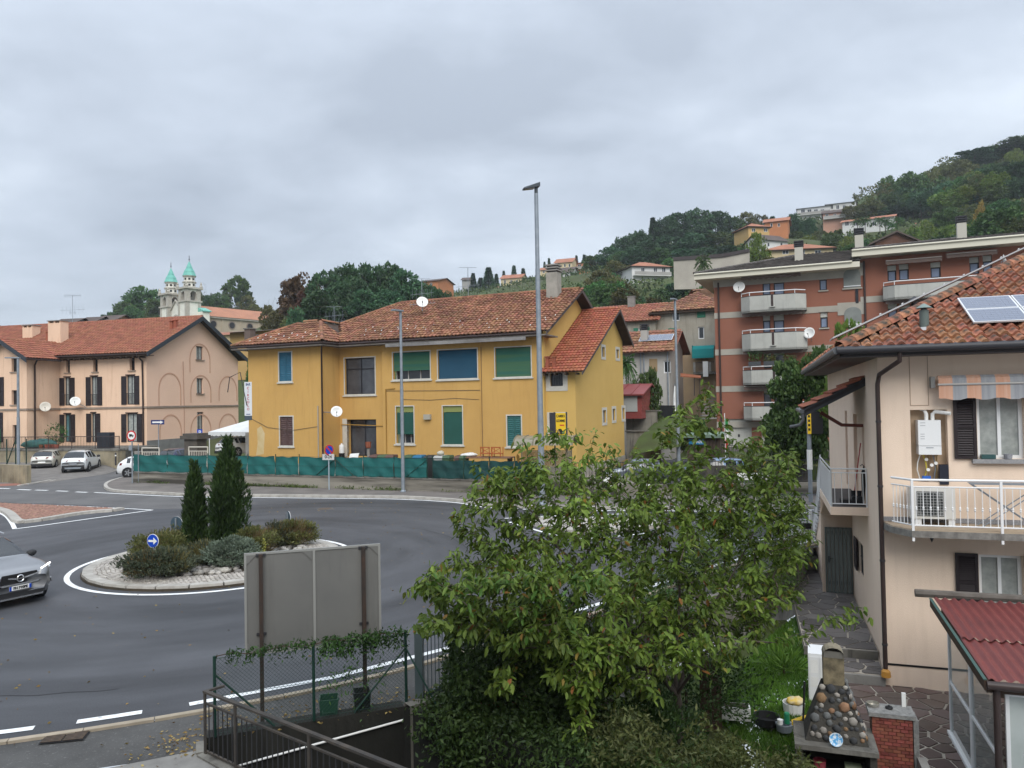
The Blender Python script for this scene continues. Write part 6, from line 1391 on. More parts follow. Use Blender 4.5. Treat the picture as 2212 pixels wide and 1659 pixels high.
names=['brown wheeled bin first from the steps behind the fence','green lidded bin second from the steps','brown lidded bin third from the steps','dark brown bin standing just left of the lamp pole','dull green bin just right of the lamp pole','blue lidded bin between green and dark bins','dark bin beside the blue lidded bin','pale grey bin with sack on top','olive green bin right of the grey bin','reddish brown bin at the right end of the row']
for i,(px,col) in enumerate(((1010-12,'green'),(830,'green'),(812,'brown'),(845,'brown'),(885,'green'),(906,'blue'),(930,'dark'),(952,'grey'),(966,'green'),(995,'brown'))):
 q=FW.loc(px,1000,-1.2)[0];f=Fr(FW.at(q,0,-1.2),-21.5+random.uniform(-8,8));t=thing('wheeled_bin',names[i],'bin',f.at(0,.68),'bins lined up behind the fence')
 m_=BINC[col]
 MB().hexa([f.at(-.22,.72,.24),f.at(.22,.72,.24),f.at(.22,.72,-.24),f.at(-.22,.72,-.24),f.at(-.28,1.86,.3),f.at(.28,1.86,.3),f.at(.28,1.86,-.3),f.at(-.28,1.86,-.3)]).build('bin_body',m_,t)
 MB().hexa([f.at(-.3,1.865,.34),f.at(.3,1.865,.34),f.at(.3,1.865,-.34),f.at(-.3,1.865,-.34),f.at(-.26,1.98,.22),f.at(.26,1.98,.22),f.at(.26,2.0,-.3),f.at(-.26,2.0,-.3)]).build('lid',m_,t)
blob('rubbish_sack',FW.at(FW.loc(952,1000,-1.2)[0],1.98,-1.2),.22,mat('pale_sack',(.45,.42,.34)),'pale sack lying on the grey bin','sack')
s0=FW.loc(1035,1000,-1.3)[0];f=Fr(FW.at(s0,0,-1.5),-20);tb=thing('trestle_table','wooden trestle table under white sheets behind the dark fence cloth','table',f.at(0,.68))
MB().fbox(f,-1.4,1.86,1.9,1.92,-.4,.4).build('table_top',mat('table_wood',(.20,.11,.07),rough=.8),tb)
for s in(-1.2,1.7):MB().fbox(f,s,.68,s+.08,1.86,-.3,.3).build('trestle',WOODD,tb)
CHW=mat('orange_wood',(.40,.11,.03),(.30,.08,.025),4,rough=.5)
for k,s in enumerate((.35,1.0)):
 t=thing('wooden_chair',('orange wooden chair standing on the trestle table, nearer the lamp pole','orange wooden chair standing on the trestle table, nearer the bus shelter')[k],'chair',f.at(s,1.92),'chairs on the trestle table')
 for a in(-.26,.26):MB().tube([f.at(s+a,1.93,.2),f.at(s+a,2.45,.2)],.025,6).build('leg',CHW,t);MB().tube([f.at(s+a,1.93,-.2),f.at(s+a*1.0,2.45,-.22)],.025,6).build('leg',CHW,t)
 MB().fbox(f,s-.28,2.08,s+.28,2.12,-.22,.22).build('seat',CHW,t);MB().fbox(f,s-.28,2.42,s+.28,2.48,.19,.23).build('top_rail',CHW,t)
 MB().tube([f.at(s-.26,2.12,.2),f.at(s+.26,2.42,.2)],.015,5).build('cross_brace',CHW,t);MB().tube([f.at(s+.26,2.12,.2),f.at(s-.26,2.42,.2)],.015,5).build('cross_brace',CHW,t)
blob('white_sheet',f.at(-.7,1.92),.34,mat('white_cloth',(.62,.62,.60)),'crumpled white sheet on the trestle table','sheet',(1.5,.8,.28))
e_=wins['door']
tag(MB().lathe([(.14,0),(.16,.05),(.18,.36),(.19,.38),(.15,.38)],V3(e_[2]-.1,.75,2.2),12).build('flower_pot',TERRA,None,org=V3(e_[2]-.1,.75,2.2)),'terracotta flower pot on a pedestal beside the entrance','pot');tag(MB().lathe([(.12,0),(.09,.1),(.09,.7),(.13,.75)],V3(e_[2]-.1,.75,1.43),10).build('pedestal',CONC,None,org=V3(e_[2]-.1,.75,1.4)),'small stone pedestal beside the entrance steps','pedestal')
tag(MB().lathe([(.16,0),(.17,.4),(.15,.5),(.05,.56),(.05,.62)],V3(e_[0]-.0,.6,1.85),12).build('plastic_jerrycan',WHITE,None,org=V3(e_[0],.6,1.8)),'white plastic canister by the entrance door','canister');tag(MB().lathe([(.17,0),(.19,.36)],V3(e_[0],.6,1.48),12).build('black_pot',BLACK,None,org=V3(e_[0],.6,1.45)),'black pot under the white canister','pot')
tag(MB().fbox(YF,e_[0]-.95,1.45,e_[0]-.35,1.8,1.2,1.5).build('red_box',mat('red_plastic',(.45,.03,.03),rough=.4),None,org=V3(e_[0]-.6,1.3,1.45)),'red plastic box on the entrance steps','box')
tag(MB().lathe([(.32,0),(.36,.65),(.38,.66),(.34,.64),(.3,.05)],V3(s_b+.7,t1+.2,.72),16).build('grey_tub',BINC['grey'],None,org=V3(s_b+.7,t1+.2,.7)),'big grey tub beside the steps','tub')
tag(MB().add([V3(e_[2]-.9,2.0,.95),V3(e_[2]-.2,2.0,1.0),V3(e_[2]-.1,1.7,1.95),V3(e_[2]-.75,1.7,1.9)],[(0,1,2,3)]).prism([V3(e_[2]-.9,2.02,.95),V3(e_[2]-.2,2.02,1.0),V3(e_[2]-.1,1.72,1.95),V3(e_[2]-.75,1.72,1.9)],YF.n*.03).weld().build('white_board',WHITE,None,org=V3(e_[2]-.5,2,.9)),'white board leaning at the foot of the steps','board')
dd=YF.loc(727,890,2.2);dish('white satellite dish on the yellow house beside the entrance',YF.at(dd[0],dd[1],2.2),(.25,-.9,.3),.35,mount=YF.at(s_b,dd[1],1.7))
q=O_+uY*rel(PD(912,654,51))[0];pz=YF.loc(912,654,-2.6);pr=YF.at(pz[0],pz[1],-2.6);dish('white satellite dish standing on the weathered roof of the yellow house',pr,(.15,-.85,.35),.38,mount=pr-ZUP*.55)
for px,py,t_,h,lab in((912,668,-4.5,2.3,'aerial mast with two booms behind the rooftop dish'),(1012,660,-5.5,2.8,'tall aerial with long slanted boom on the yellow house ridge'),(722,700,-6,1.5,'short aerial at the left end of the yellow house ridge')):
 pz=YF.loc(px,py,t_);pr=YF.at(pz[0],pz[1]-.2,t_)
 antenna(lab,pr,h,[(h,1.2,.25,10,.15,False),(h*.55,1.8,-.4,6,.3,True),(h*.25,2.0,-.3,8,.2,True)])
sg=thing('bar_sign','tall white lit-box sign reading BAR CIRCOLO in red letters on the yellow house corner','sign',YF.at(s_a-.3,4,t1))
r=YF.rect(528,825,542,898,t1+.1);SF=Fr(YF.at(0,0,t1+.1),-24)
SF=Fr(YF.at(r[0],0,t1+.1),-14);wS_=r[2]-r[0]
MB().fbox(SF,0,r[1],wS_,r[3],-.2,0).build('sign_box',mat('sign_white',(.62,.64,.66),rough=.4),sg);MB().fbox(SF,0,r[1]-.28,wS_,r[1]-.01,-.2,0).build('lower_panel',mat('dark_panel',(.06,.08,.10),rough=.4),sg)
for z in(r[1]+.1,r[3]-.1):MB().tube([SF.at(wS_,z,-.1),SF.at(wS_+.4,z,-.1)],.02,5).build('bracket',DARKM,sg)
RED=mat('sign_red',(.40,.02,.03),rough=.4);NAVY=mat('sign_navy',(.03,.05,.16),rough=.4)
text('BAR',SF,wS_/2,r[3]-.17,.004,.24,NAVY,sg,sx=.8)
hh=(r[3]-r[1]-.62)/7
for i,ch_ in enumerate('CIRCOLO'):text(ch_,SF,wS_/2,r[3]-.42-hh*i,.004,.225,RED,sg)
MB().fbox(SF,.12,r[1]+.07,wS_-.12,r[1]+.12,0,.004).build('small_print',NAVY,sg)
tag(MB().tube([YF.at(s_a-.05,5.0,t1+.1),YF.at(s_a-.6,7.2,t1+.1),YF.at(s_a-1.5,6.9,t1+.1),YF.at(s_a-1.7,5.9,t1+.1)],.03,5).build('lamp_bracket',DARKM,None,org=YF.at(s_a,6,t1)),'curved dark iron bracket above the white vertical sign','bracket')
# ------------------------------------------------------------ pink row house at the left
PO=PD(317,880,66);PA=-15;PF=Fr(PO,PA);PG=Fr(PO,PA+90)
PINK=mat('salmon_plaster',(.74,.525,.375),(.68,.47,.33),.35,rough=.93,bump=.2,bscale=30,streak=((.40,.22,.13),.3));PINKG=mat('pink_plaster',(.75,.515,.38),(.70,.47,.345),.4,rough=.93,bump=.2,bscale=30)
STC=mat('string_course',(.30,.24,.19),(.22,.17,.14),2,rough=.9);SLATE=mat('slate_barge',(.035,.042,.052),rough=.5)
ph=thing('pink_house','salmon pink row house with dark shutters, blind arches on the gable and terracotta roof','house',(PO.x,PO.y,1.9))
gb,ge,gk,gw=1.3,9.72,13.45,13.1
fl_s=PF.loc(108,900)[0];
pw={}
for k,v in dict(a1=(151,774,156,803),a2=(210,772,216,801),a3=(286,769,295,798),m1=(139,815,152,876),m2=(196,813,211,876),m3=(273,811,291,874),g1=(139,894,153,955),g2=(197,892,207,955),g3=(273,893,297,955)).items():pw[k]=PF.rect(*v)
pw['a1']=PF.rect(142,774,151,805);pw['a2']=PF.rect(201,772,211,803);pw['a3']=PF.rect(280,769,291,800)
wall(ph,'front_wall',PF,-34,gb,0,ge,list(pw.values()),PINK,.35)
gws2={k:PG.rect(*v) for k,v in dict(t=(424,748,439,777),m=(425,817,439,850),b=(426,890,440,945)).items()}
wall(ph,'gable_wall',PG,0,gb-1.3,gw,gk,list(gws2.values()),PINKG,.3,0,clips=[(-(gk-ge)/(gw/2),1,ge),((gk-ge)/(gw/2),1,gk+(gk-ge))])
tw=3.4;sw=PF.loc(58,880,tw)[0]
ww={k:PF.rect(*v,tw) for k,v in dict(a=(25,774,38,803),b=(25,843,38,874),d=(27,918,38,960),e=(-22,815,2,877),f=(-22,891,0,955)).items()}
wk=PF.loc(13,733,tw)[0];we=ge-.05;wkz=PF.loc(13,736,tw)[1];hw=sw-wk+.0
wall(ph,'wing_wall',PF,wk-hw,gb,sw,wkz,list(ww.values()),PINK,.3,tw,clips=[((wkz-we)/hw,1,wkz+(wkz-we)/hw*wk),(-(wkz-we)/hw,1,wkz-(wkz-we)/hw*wk)])
wall(ph,'wing_side_wall',Fr(PF.at(sw,0,tw),PA+90),0,gb,tw,ge,[],PINK)
for z,fr,a,b,t in((5.0,PF,sw,.06,0),(5.0,PG,-.06,gw,0),(5.0,PF,wk-hw,sw+.05,tw),(5.0,Fr(PF.at(sw,0,tw),PA+90),0,tw,0)):MB().fbox(fr,a,z-.07,b,z+.09,t,t+.09).build('string_course',STC,ph)
MB().fbox(PG,-.03,gb-1.3,gw,2.1,0,.06).build('plinth',mat('grey_plinth',(.20,.20,.19),(.13,.13,.125),1.2,rough=.95,bump=.3),ph)
for nm in('m1','m2','m3','g1','g2','g3'):
 r=pw[nm];window(ph,PF,r,CURT if nm not in('g1',) else mat('teal_curtain',(.10,.22,.24),(.07,.15,.17),2,rough=.3),DARKM,.22,1,0,.07)
 for a,b in((r[0]-.5,r[0]+.02),(r[2]-.02,r[2]+.5)):shutter(ph,PF,(a,r[1],b,r[3]-.05),.02,SHUTD,20)
 MB().fbox(PF,r[0]-.08,r[3],r[2]+.08,r[3]+.1,0,.04).build('lintel',BROWNM,ph)
 if nm[0]=='m':
  for k in range(int((r[2]-r[0])/.12)):MB().fbox(PF,r[0]+.06+k*.12,r[1]+.05,r[0]+.075+k*.12,r[1]+.95,.03,.045).build('guard_bar',DARKM,ph)
  MB().fbox(PF,r[0],r[1]+.95,r[2],r[1]+1.0,.028,.05).build('guard_rail',DARKM,ph)
for nm in('a1','a2','a3'):r=pw[nm];window(ph,PF,r,GLASS,BROWNM,.32,1,0,.06,sill=STC)
for nm in ww:
 window(ph,PF,ww[nm],GLASS,BROWNM,.26,1,0,.07,t=tw,sill=STC if nm in 'ab'else None)
 if nm in 'ef':shutter(ph,PF,(ww[nm][2]-.1,ww[nm][1],ww[nm][2]+.35,ww[nm][3]),tw+.02,SHUTD,20)
for nm in gws2:r=gws2[nm];window(ph,PG,r,CURT,BROWNM,.22,1,0,.07,sill=STC if nm!='b'else None)
def arch(fr,s,z0,z1,hwid):
 P=[(s-hwid,z0),(s-hwid,z1)]+[(s-hwid*math.cos(a),z1+hwid*math.sin(a)) for a in[math.pi*k/14 for k in range(15)]]+[(s+hwid,z1),(s+hwid,z0)]
 Q=[(q[0]+(s-q[0])*.07,q[1]-(.0 if q[1]<=z0 else.12*(q[1]-z1>0))) for q in P]
 MB().grid([[fr.at(a,b,.028) for a,b in P],[fr.at(a,b,.03) for a,b in Q],[fr.at(a,b,.001) for a,b in Q]]).build('blind_arch',mat('arch_trim',(.54,.31,.21),(.5,.29,.2),2,rough=.9),ph)
for x0,x1,yb_,yt_ in((409,454,805,742),(342,391,876,805),(411,456,870,810),(472,512,866,812),(344,392,955,895),(411,456,950,894),(472,512,940,893)):
 r=PG.rect(x0,yt_,x1,yb_);s=(r[0]+r[2])/2;hwid=(r[2]-r[0])/2;arch(PG,s,r[1],max(r[1]+.3,r[3]-hwid),hwid)
o_=.85;rO=PF.at(-34,ge-.05,o_);rE=PF.at(.75,ge-.05,o_);hk=gw/2;kO=PF.at(-34,gk+.05,-hk);kE=PF.at(.75,gk+.05,-hk);bO,bE=PF.at(-34,ge-.05,-gw-o_),PF.at(.75,ge-.05,-gw-o_)
rz0=(rE.z-kE.z)/(hk+o_)
prm=MB().add([rO,rE,kE,kO,bE,bO],[(0,1,2,3),(3,2,4,5)]).build('roof',WOODD,ph)
vP=(kE-rE).normalized();lP=(kE-rE).length;slo=(gk-ge+.1)/(hk+o_)
cut=sw+1.1+34
roof_tiles(prm,rO+ZUP*.04,PF.u,vP,34.75,lP,[(8,-.1),(34.75,-.1),(34.75,lP),(8,lP)],TERRAP,wd=.30,ln=.40,h=.085,nmax=240,seg=4,jit=.008)
ridge_tiles(prm,kE+ZUP*.06,PF.at(-26,gk+.05,-hk)+ZUP*.06,TERRAP,.13)
PBG=[rE+ZUP*.08,kE+ZUP*.08,bE+ZUP*.08];barge(ph,PBG,PF.u*.06,.42,SLATE)
MB().tube([PF.at(sw+.5,ge-.1,o_),PF.at(.75,ge-.1,o_)],.08,7).build('gutter',BROWNM,ph,True)
MB().prism([PF.at(-30,ge-.3,o_-.05),PF.at(.7,ge-.3,o_-.05),PF.at(.7,ge-.26,-.1),PF.at(-30,ge-.26,-.1)],(0,0,.05)).build('soffit',WOODD,ph)
for k in range(18):MB().fbox(PF,-.2-k*.62,ge-.42,-.08-k*.62,ge-.29,0,.8).build('rafter_end',WOODD,ph)
wE0,wK0,wW0=PF.at(sw+.75,we-.35,tw+.75),PF.at(wk,wkz+.1,tw+.75),PF.at(wk-hw-.75,we-.35,tw+.75);bk=-2.3
wE1,wK1,wW1=PF.at(sw+.75,we-.35,bk),PF.at(wk,wkz+.1,bk),PF.at(wk-hw-.75,we-.35,bk)
wrm=MB().add([wE0,wE1,wK1,wK0,wW1,wW0],[(0,1,2,3),(3,2,4,5)]).build('wing_roof',WOODD,ph)
vWk=(wK0-wE0).normalized();roof_tiles(wrm,wE0+ZUP*.04,-PF.n,vWk,tw+.75+2.6,(wK0-wE0).length,[(0,-.1),(3.4,-.1),(6.2,(wK0-wE0).length),(0,(wK0-wE0).length)],TERRAP,wd=.30,ln=.40,h=.085,nmax=60,seg=4,jit=.008)
barge(ph,[wE0+ZUP*.08,wK0+ZUP*.08,wW0+ZUP*.08],-PF.n*.06,.42,SLATE);ridge_tiles(wrm,wK0+ZUP*.05,PF.at(wk,wkz+.1,-2.1)+ZUP*.05,TERRAP,.12)
MB().tube([wE0-ZUP*.05,PF.at(sw+.75,we-.4,.6)],.07,7).build('gutter',BROWNM,ph,True)
def roofpt(px,py):
 n=PF.u.cross(vP);d=ray(px,py);return CAM+d*((rE-CAM).dot(n)/d.dot(n))
for px,py,w_,h,m_,cap in((126,740,1.45,1.9,PINK,'posts'),(68,728,1.2,1.0,PINK,'posts')):p=roofpt(px,py);chimney(ph,(p.x,p.y,p.z-.4),PF,w_,.9,h+.3,m_,cap)
for px,py in((371,712),(379,710),(104,735),(111,735),(142,733)):p=roofpt(px,py);chimney(ph,(p.x,p.y,p.z-.2),PF,.26,.26,.95,TERRA,'slab',name='vent_stack')
downpipe(ph,[PF.at(-.5,ge-.1,o_-.1),PF.at(-.35,ge-.7,.1),PF.at(-.3,5.3,.1),PF.at(-.3,1.4,.1)],.075)
downpipe(ph,[PF.at(sw+.6,ge-.2,tw-.6),PF.at(sw+.12,ge-.9,tw-.7),PF.at(sw+.1,2,tw-.7)],.075)
tt=PG.loc(395,830)[0];downpipe(ph,[PG.at(tt,9.2,.05),PG.at(tt+.1,5,.05),PG.at(tt+.1,2.4,.05)],.03,mat('pink_conduit',(.45,.27,.2),rough=.8))
p=PF.loc(97,880,1.5);q=PF.loc(98,879,.5)
tq=next(t/20 for t in range(2,70) if PF.loc(98,879,t/20)[0]>sw+.45);a=PF.loc(98,879,tq);dish('rust spotted white dish at the inner corner of the pink house',PF.at(a[0],a[1],tq),(.45,-.85,.2),.43,mat('rusty_white',(.62,.58,.5),(.4,.22,.1),3,rough=.6,lo=.6,hi=.75),PF.at(a[0]-.4,a[1],tq))
a=PF.loc(163,868,.7);dish('clean white dish below the first upper shuttered window of the pink house',PF.at(a[0],a[1],.7),(.35,-.85,.3),.43,None,PF.at(a[0]+.5,a[1]-.5,.02))
p=roofpt(157,695);antenna('tall aerial with two booms on the pink house roof',p-ZUP*.3,3.0,[(2.95,1.7,.05,14,.16,True),(1.5,2.6,-.05,6,.38,True),(1.2,.7,.9,5,.2,True)])
a1_=PF.loc(255,963,4.7)[0]
tr=thing('terrace_wall','stained concrete retaining wall of the pink house terrace behind the parked cars','wall',PF.at(a1_,0,4.7))
OCH=mat('ochre_stained_concrete',(.30,.26,.18),(.12,.10,.07),.6,rough=.95,bump=.4,bscale=12,streak=((.40,.33,.20),.7))
MB().fbox(PF,-32,0,a1_,1.55,0.0,4.7).build('wall_face',OCH,tr);MB().fbox(PF,-32,1.552,a1_+.05,1.7,.0,4.76).build('coping',CONCD,tr)
MB().fbox(PF,a1_+.05,0,.4,1.5,0.01,3.9).build('rubble_end',mat('rubble_stone',(.12,.115,.10),(.04,.04,.036),2.2,rough=1,bump=1,bscale=4),tr)
prl=thing('terrace_railing','thin brown railing along the pink house terrace','railing',PF.at(a1_,1.9,4.1))
railing(prl,PF.at(-20,1.7,4.55),PF.at(a1_,1.7,4.55),1.0,BROWNM,gap=.15,post=.03,bar=.012,postgap=2.4)
random.seed(21)
for k,(px,py,r_,m_,lab,cat) in enumerate(((122,950,.55,BUSHG,'leafy pot plant on the terrace at the inner corner','plant'),)):
 s,z,_=(*PF.loc(px,py,2.5),0);shrub('terrace_plant',lab,PF.at(s,1.7,2.5),.8,.6,2.0,BUSHG,700,.16)
for k,px in enumerate((100,112,118,127,133)):
 s=PF.loc(px,965,3.6)[0];tag(MB().lathe([(.14,0),(.2,.32),(.22,.34),(.18,.33)],PF.at(s,1.7,4.1),10).build('flower_pot',TERRA,None,org=PF.at(s,1.7,4.1)),('first','second','third','fourth','fifth')[k]+' terracotta pot from the left on the pink house terrace','pot','pots on the terrace')
s=PF.loc(239,957,3.4)[0];tag(MB().fbox(PF,s-.6,1.7,s+.6,3.0,3.6,4.2).weld().build('storage_cupboard',mat('anthracite',(.03,.035,.045),(.022,.025,.032),3,rough=.6),None,org=PF.at(s,1.9,3.4)),'anthracite storage cupboard on the pink house terrace','cupboard')
s=PF.loc(83,962,3.9)[0];blob('tarpaulin_heap',PF.at(s,1.68,3.8),.85,mat('green_tarpaulin',(.03,.10,.10),(.05,.16,.13),2,rough=.6),'heap of goods under green tarpaulin on the terrace','heap',(1.9,.6,.45))
s=PF.loc(2,940,4.3)[0];tag(MB().fbox(PF,s-1.2,1.7,s+.3,3.4,4.6,4.65).weld().build('green_screen',mat('green_net',(.02,.13,.06),rough=.8),None,org=PF.at(s,1.9,4.2)),'green windbreak net tied to the terrace railing','screen')
blob('rubbish_bags',PZ(262,1005,.3),.55,mat('pink_bag',(.62,.42,.40),(.6,.5,.3),3,rough=.5),'pink and white rubbish bags by the stone end of the terrace wall','bags',(1.5,.6,.5))
qA,qB=PZ(-150,1035),PZ(58,1046)
tag(MB().vbox(qA,qB-qA,V((.1,.3,0)),ZUP*1.25).build('garden_wall',OCH,None,org=qB),'low ochre stained wall ending at the left street lamp','wall')
for k,px in enumerate((12,31,54)):p=PZ(px,1040)+V((0,.15,1.2));tag(MB().tube([p,p+ZUP*1.75],.04,6).build('wall_post',FG,None,org=p),('left','middle','right')[k]+' green fence post on the low wall beside the lamp','post','posts on the low wall')
p=PZ(12,1040)+V((0,.15,1.2));q=PZ(31,1040)+V((0,.15,2.9));tag(MB().tube([p-(q-p)*.1,q],.035,6).build('wall_strut',FG,None,org=p),'slanting green strut between the posts on the low wall','strut')
rp_=sheet('red_pavement',[PZ(-100,1052),PZ(0,1051),PZ(60,1048),PZ(20,1042),PZ(-100,1040)],.02,mat('red_paving',(.26,.12,.09),rough=.9))
# ------------------------------------------------------------ orange apartment block
OO=PD(1548,860,60);OF=Fr(OO,-24)
ORW=mat('orange_render',(.27,.112,.073),(.24,.098,.064),.4,rough=.9,bump=.15,bscale=30);GRB2=mat('grey_band',(.36,.335,.285),(.30,.28,.24),1,rough=.9);CREAM=mat('cream_fascia',(.58,.55,.45),rough=.8);BALC=mat('balcony_concrete',(.42,.42,.385),(.34,.34,.31),.8,rough=.9,streak=((.24,.24,.22),.5))
ob=thing('apartment_block','brick orange apartment block with grey balconies, awnings and garage doors','building',(OO.x,OO.y,1.1))
oz0,oe1,oe2=0.6,14.2,14.95;sbk=OF.loc(1858,620)[0];soR=34
def orc(x0,y0,x1,y1):return OF.rect(x0,y0,x1,y1)
owin=[orc(*v) for v in((1647,598,1664,637),(1671,597,1694,637),(1648,680,1664,718),(1671,679,1694,718),(1650,761,1666,796),(1671,760,1695,796),(1650,844,1666,880),(1672,844,1694,880),(1770,592,1786,627),(1772,674,1788,708))]
R2=[orc(*v) for v in((1917,573,1936,607),(1942,570,1963,605),(2010,566,2032,600),(2094,555,2115,592),(2123,551,2143,590),(1918,655,1938,690),(1943,654,1966,690))]
gar=[orc(1565,905,1624,966),orc(1645,905,1712,968)]
arches=[orc(1822,577,1859,622),orc(1824,660,1861,704)]
wall(ob,'main_wall',OF,0,oz0,sbk,oe1,[*owin,*gar],ORW,.25);wall(ob,'right_wing_wall',OF,sbk,oz0,soR,oe2,R2,ORW,.25,.03)
wall(ob,'end_wall',Fr(OF.at(0,0),66),0,oz0,12,oe1,[],ORW)
for z in(11.35,8.45,5.55,2.75):
 MB().fbox(OF,-.03,z-.18,sbk,z+.28,0,.035).build('string_band',GRB2,ob);MB().fbox(OF,sbk,z+.35,soR,z+.8,.03,.065).build('string_band',GRB2,ob)
MB().fbox(OF,-.04,oe1-.55,sbk,oe1,.001,.04).build('frieze',GRB2,ob)
BLW=mat('bluish_window',(.20,.25,.36),(.12,.15,.22),1.2,rough=.06,spec=.6);ROLW=mat('roller_shutter_white',(.50,.50,.46),rough=.7)
for i,r in enumerate((*owin,*R2)):
 t=0 if i<len(owin) else.03
 z1=r[3]-(r[3]-r[1])*(.33 if i not in(4,5,6,7) else.15)
 window(ob,OF,(r[0],r[1],r[2],z1),BLW if i not in(4,5,6,7) else GLW,DKF,.2,1 if r[2]-r[0]>.95 else 0,0,.08,t=t)
 corr(OF,r[0]+.02,z1+.01,r[2]-.02,r[3]-.01,t-.1,8,.01).build('roller_shutter',ROLW,ob)
for i in(8,9):r=owin[i];MB().fbox(OF,r[0]-.1,r[1]-.1,r[2]+.1,r[1]-.003,-.05,.1).build('sill',GRB2,ob);MB().fbox(OF,r[0]-.1,r[3]+.003,r[2]+.1,r[3]+.06,-.05,.08).build('lintel',GRB2,ob)
GARW=mat('garage_white',(.50,.50,.45),(.44,.44,.40),1,rough=.6)
for r in gar:
 n=int((r[2]-r[0])/.2)
 g_=MB().fbox(OF,r[0],r[1]-.4,r[2],r[3],-.2,-.16).build('garage_door',GARW,ob)
 pieces('door_rib',MB().fbox(Fr((0,0),-24),0,0,.17,r[3]-r[1]-.06,0,.03),[Matrix.Translation(OF.at(r[0]+i*(r[2]-r[0])/n+.015,r[1]+.03,-.16)) for i in range(n)],GARW,g_)
 MB().fbox(OF,(r[0]+r[2])/2-.02,r[1]+.8,(r[0]+r[2])/2+.12,r[1]+1.0,-.13,-.1).build('handle',DARKM,g_)
for r in arches:
 s,hwid=(r[0]+r[2])/2,(r[2]-r[0])/2;zc=r[3]-hwid
 P=[OF.at(r[0],r[1],.04),OF.at(r[2],r[1],.04)]+[OF.at(s+hwid*math.cos(a),zc+hwid*math.sin(a)*.8,.04) for a in[math.pi*k/12 for k in range(13)]]
 MB().prism([p-OF.n*.02 for p in P],OF.n*.05).build('arched_loggia',mat('loggia_blind',(.21,.225,.21),(.17,.18,.17),2,rough=.8),ob)
 MB().prism([OF.at(r[0]-.45,zc-.1,.035),OF.at(r[2]+.25,zc-.1,.035),OF.at(r[2]+.25,r[3]+.25,.035),OF.at(r[0]-.45,r[3]+.25,.035)],OF.n*.012).build('arch_field',GRB2,ob)
 MB().fbox(OF,r[0],r[1]+.1,r[2],r[1]+.16,.09,.12).build('loggia_rail',WHITEM,ob);MB().fbox(OF,r[0]-.1,r[1]-.1,r[2]+.1,r[1],0,.12).build('sill',GRB2,ob)
 MB().fbox(OF,s+.2,r[1]-1.15,s+.4,r[1]-.1,.03,.07).build('slit',DKF,ob)
MB().tube([OF.at(.35,oe1-.2,.1),OF.at(.35,1,.1)],.07,7).build('downpipe',BROWNM,ob);MB().tube([OF.at(sbk+.3,oe2-.2,.12),OF.at(sbk+.3,1,.12)],.07,7).build('downpipe',BROWNM,ob)
def oroof(s0,s1,ez_,fr_h,ov1,parent,hipl,pit_):
 E0,E1=OF.at(s0,ez_,ov1),OF.at(s1,ez_,ov1);dpt=13+2*ov1;k0,k1=OF.at(s0+(dpt/2 if hipl else 0),ez_+dpt/2*pit_,ov1-dpt/2),OF.at(s1,ez_+dpt/2*pit_,ov1-dpt/2)
 b0_,b1_=OF.at(s0,ez_,ov1-dpt),OF.at(s1,ez_,ov1-dpt)
 MB().prism([E0-ZUP*fr_h,E1-ZUP*fr_h,b1_-ZUP*fr_h,b0_-ZUP*fr_h],(0,0,fr_h-.03)).build('eaves',CREAM,parent)
 r_=MB().add([E0,E1,k1,k0,b1_,b0_],[(0,1,2,3),(3,2,4,5),(0,3,5)]).build('roof',DARKM,parent)
 v_=(k1-E1).normalized();l_=(k1-E1).length
 poly=[(0,-.1),((E1-E0).length,-.1),((E1-E0).length,l_),(dpt/2 if hipl else 0,l_)]
 roof_tiles(r_,E0+ZUP*.03,OF.u,v_,(E1-E0).length,l_,poly,TILEG,wd=.33,ln=.40,h=.065,nmax=150,seg=4,jit=.004)
 if hipl:ridge_tiles(r_,E0+ZUP*.05,k0+ZUP*.07,TILEG,.13)
 return r_
oroof(-1.3,sbk+.0,oe1+.42,.42,1.3,ob,True,.27);oroof(sbk-.5,soR,oe2+.45,.45,1.35,ob,True,.19)
MB().tube([OF.at(sbk-.5,oe2+.45,1.4),OF.at(soR,oe2+.45,1.4)],.07,6).build('gutter',CREAM,ob,True);MB().tube([OF.at(-1.3,oe1+.4,1.36),OF.at(sbk-.5,oe1+.4,1.36)],.07,6).build('gutter',CREAM,ob,True)
for px,py,t in((1726,556,-2),(1856,530,-2),(2077,505,-2.5)):
 s,z=OF.loc(px,py,t);p=OF.at(s,z-.6,t);chimney(ob,(p.x,p.y,p.z),OF,.6,.6,1.35,mat('pale_render',(.44,.42,.36),rough=.9),'louvre',DARKM)
AWN=mat('brown_awning',(.13,.095,.08),(.11,.08,.07),3,rough=.9)
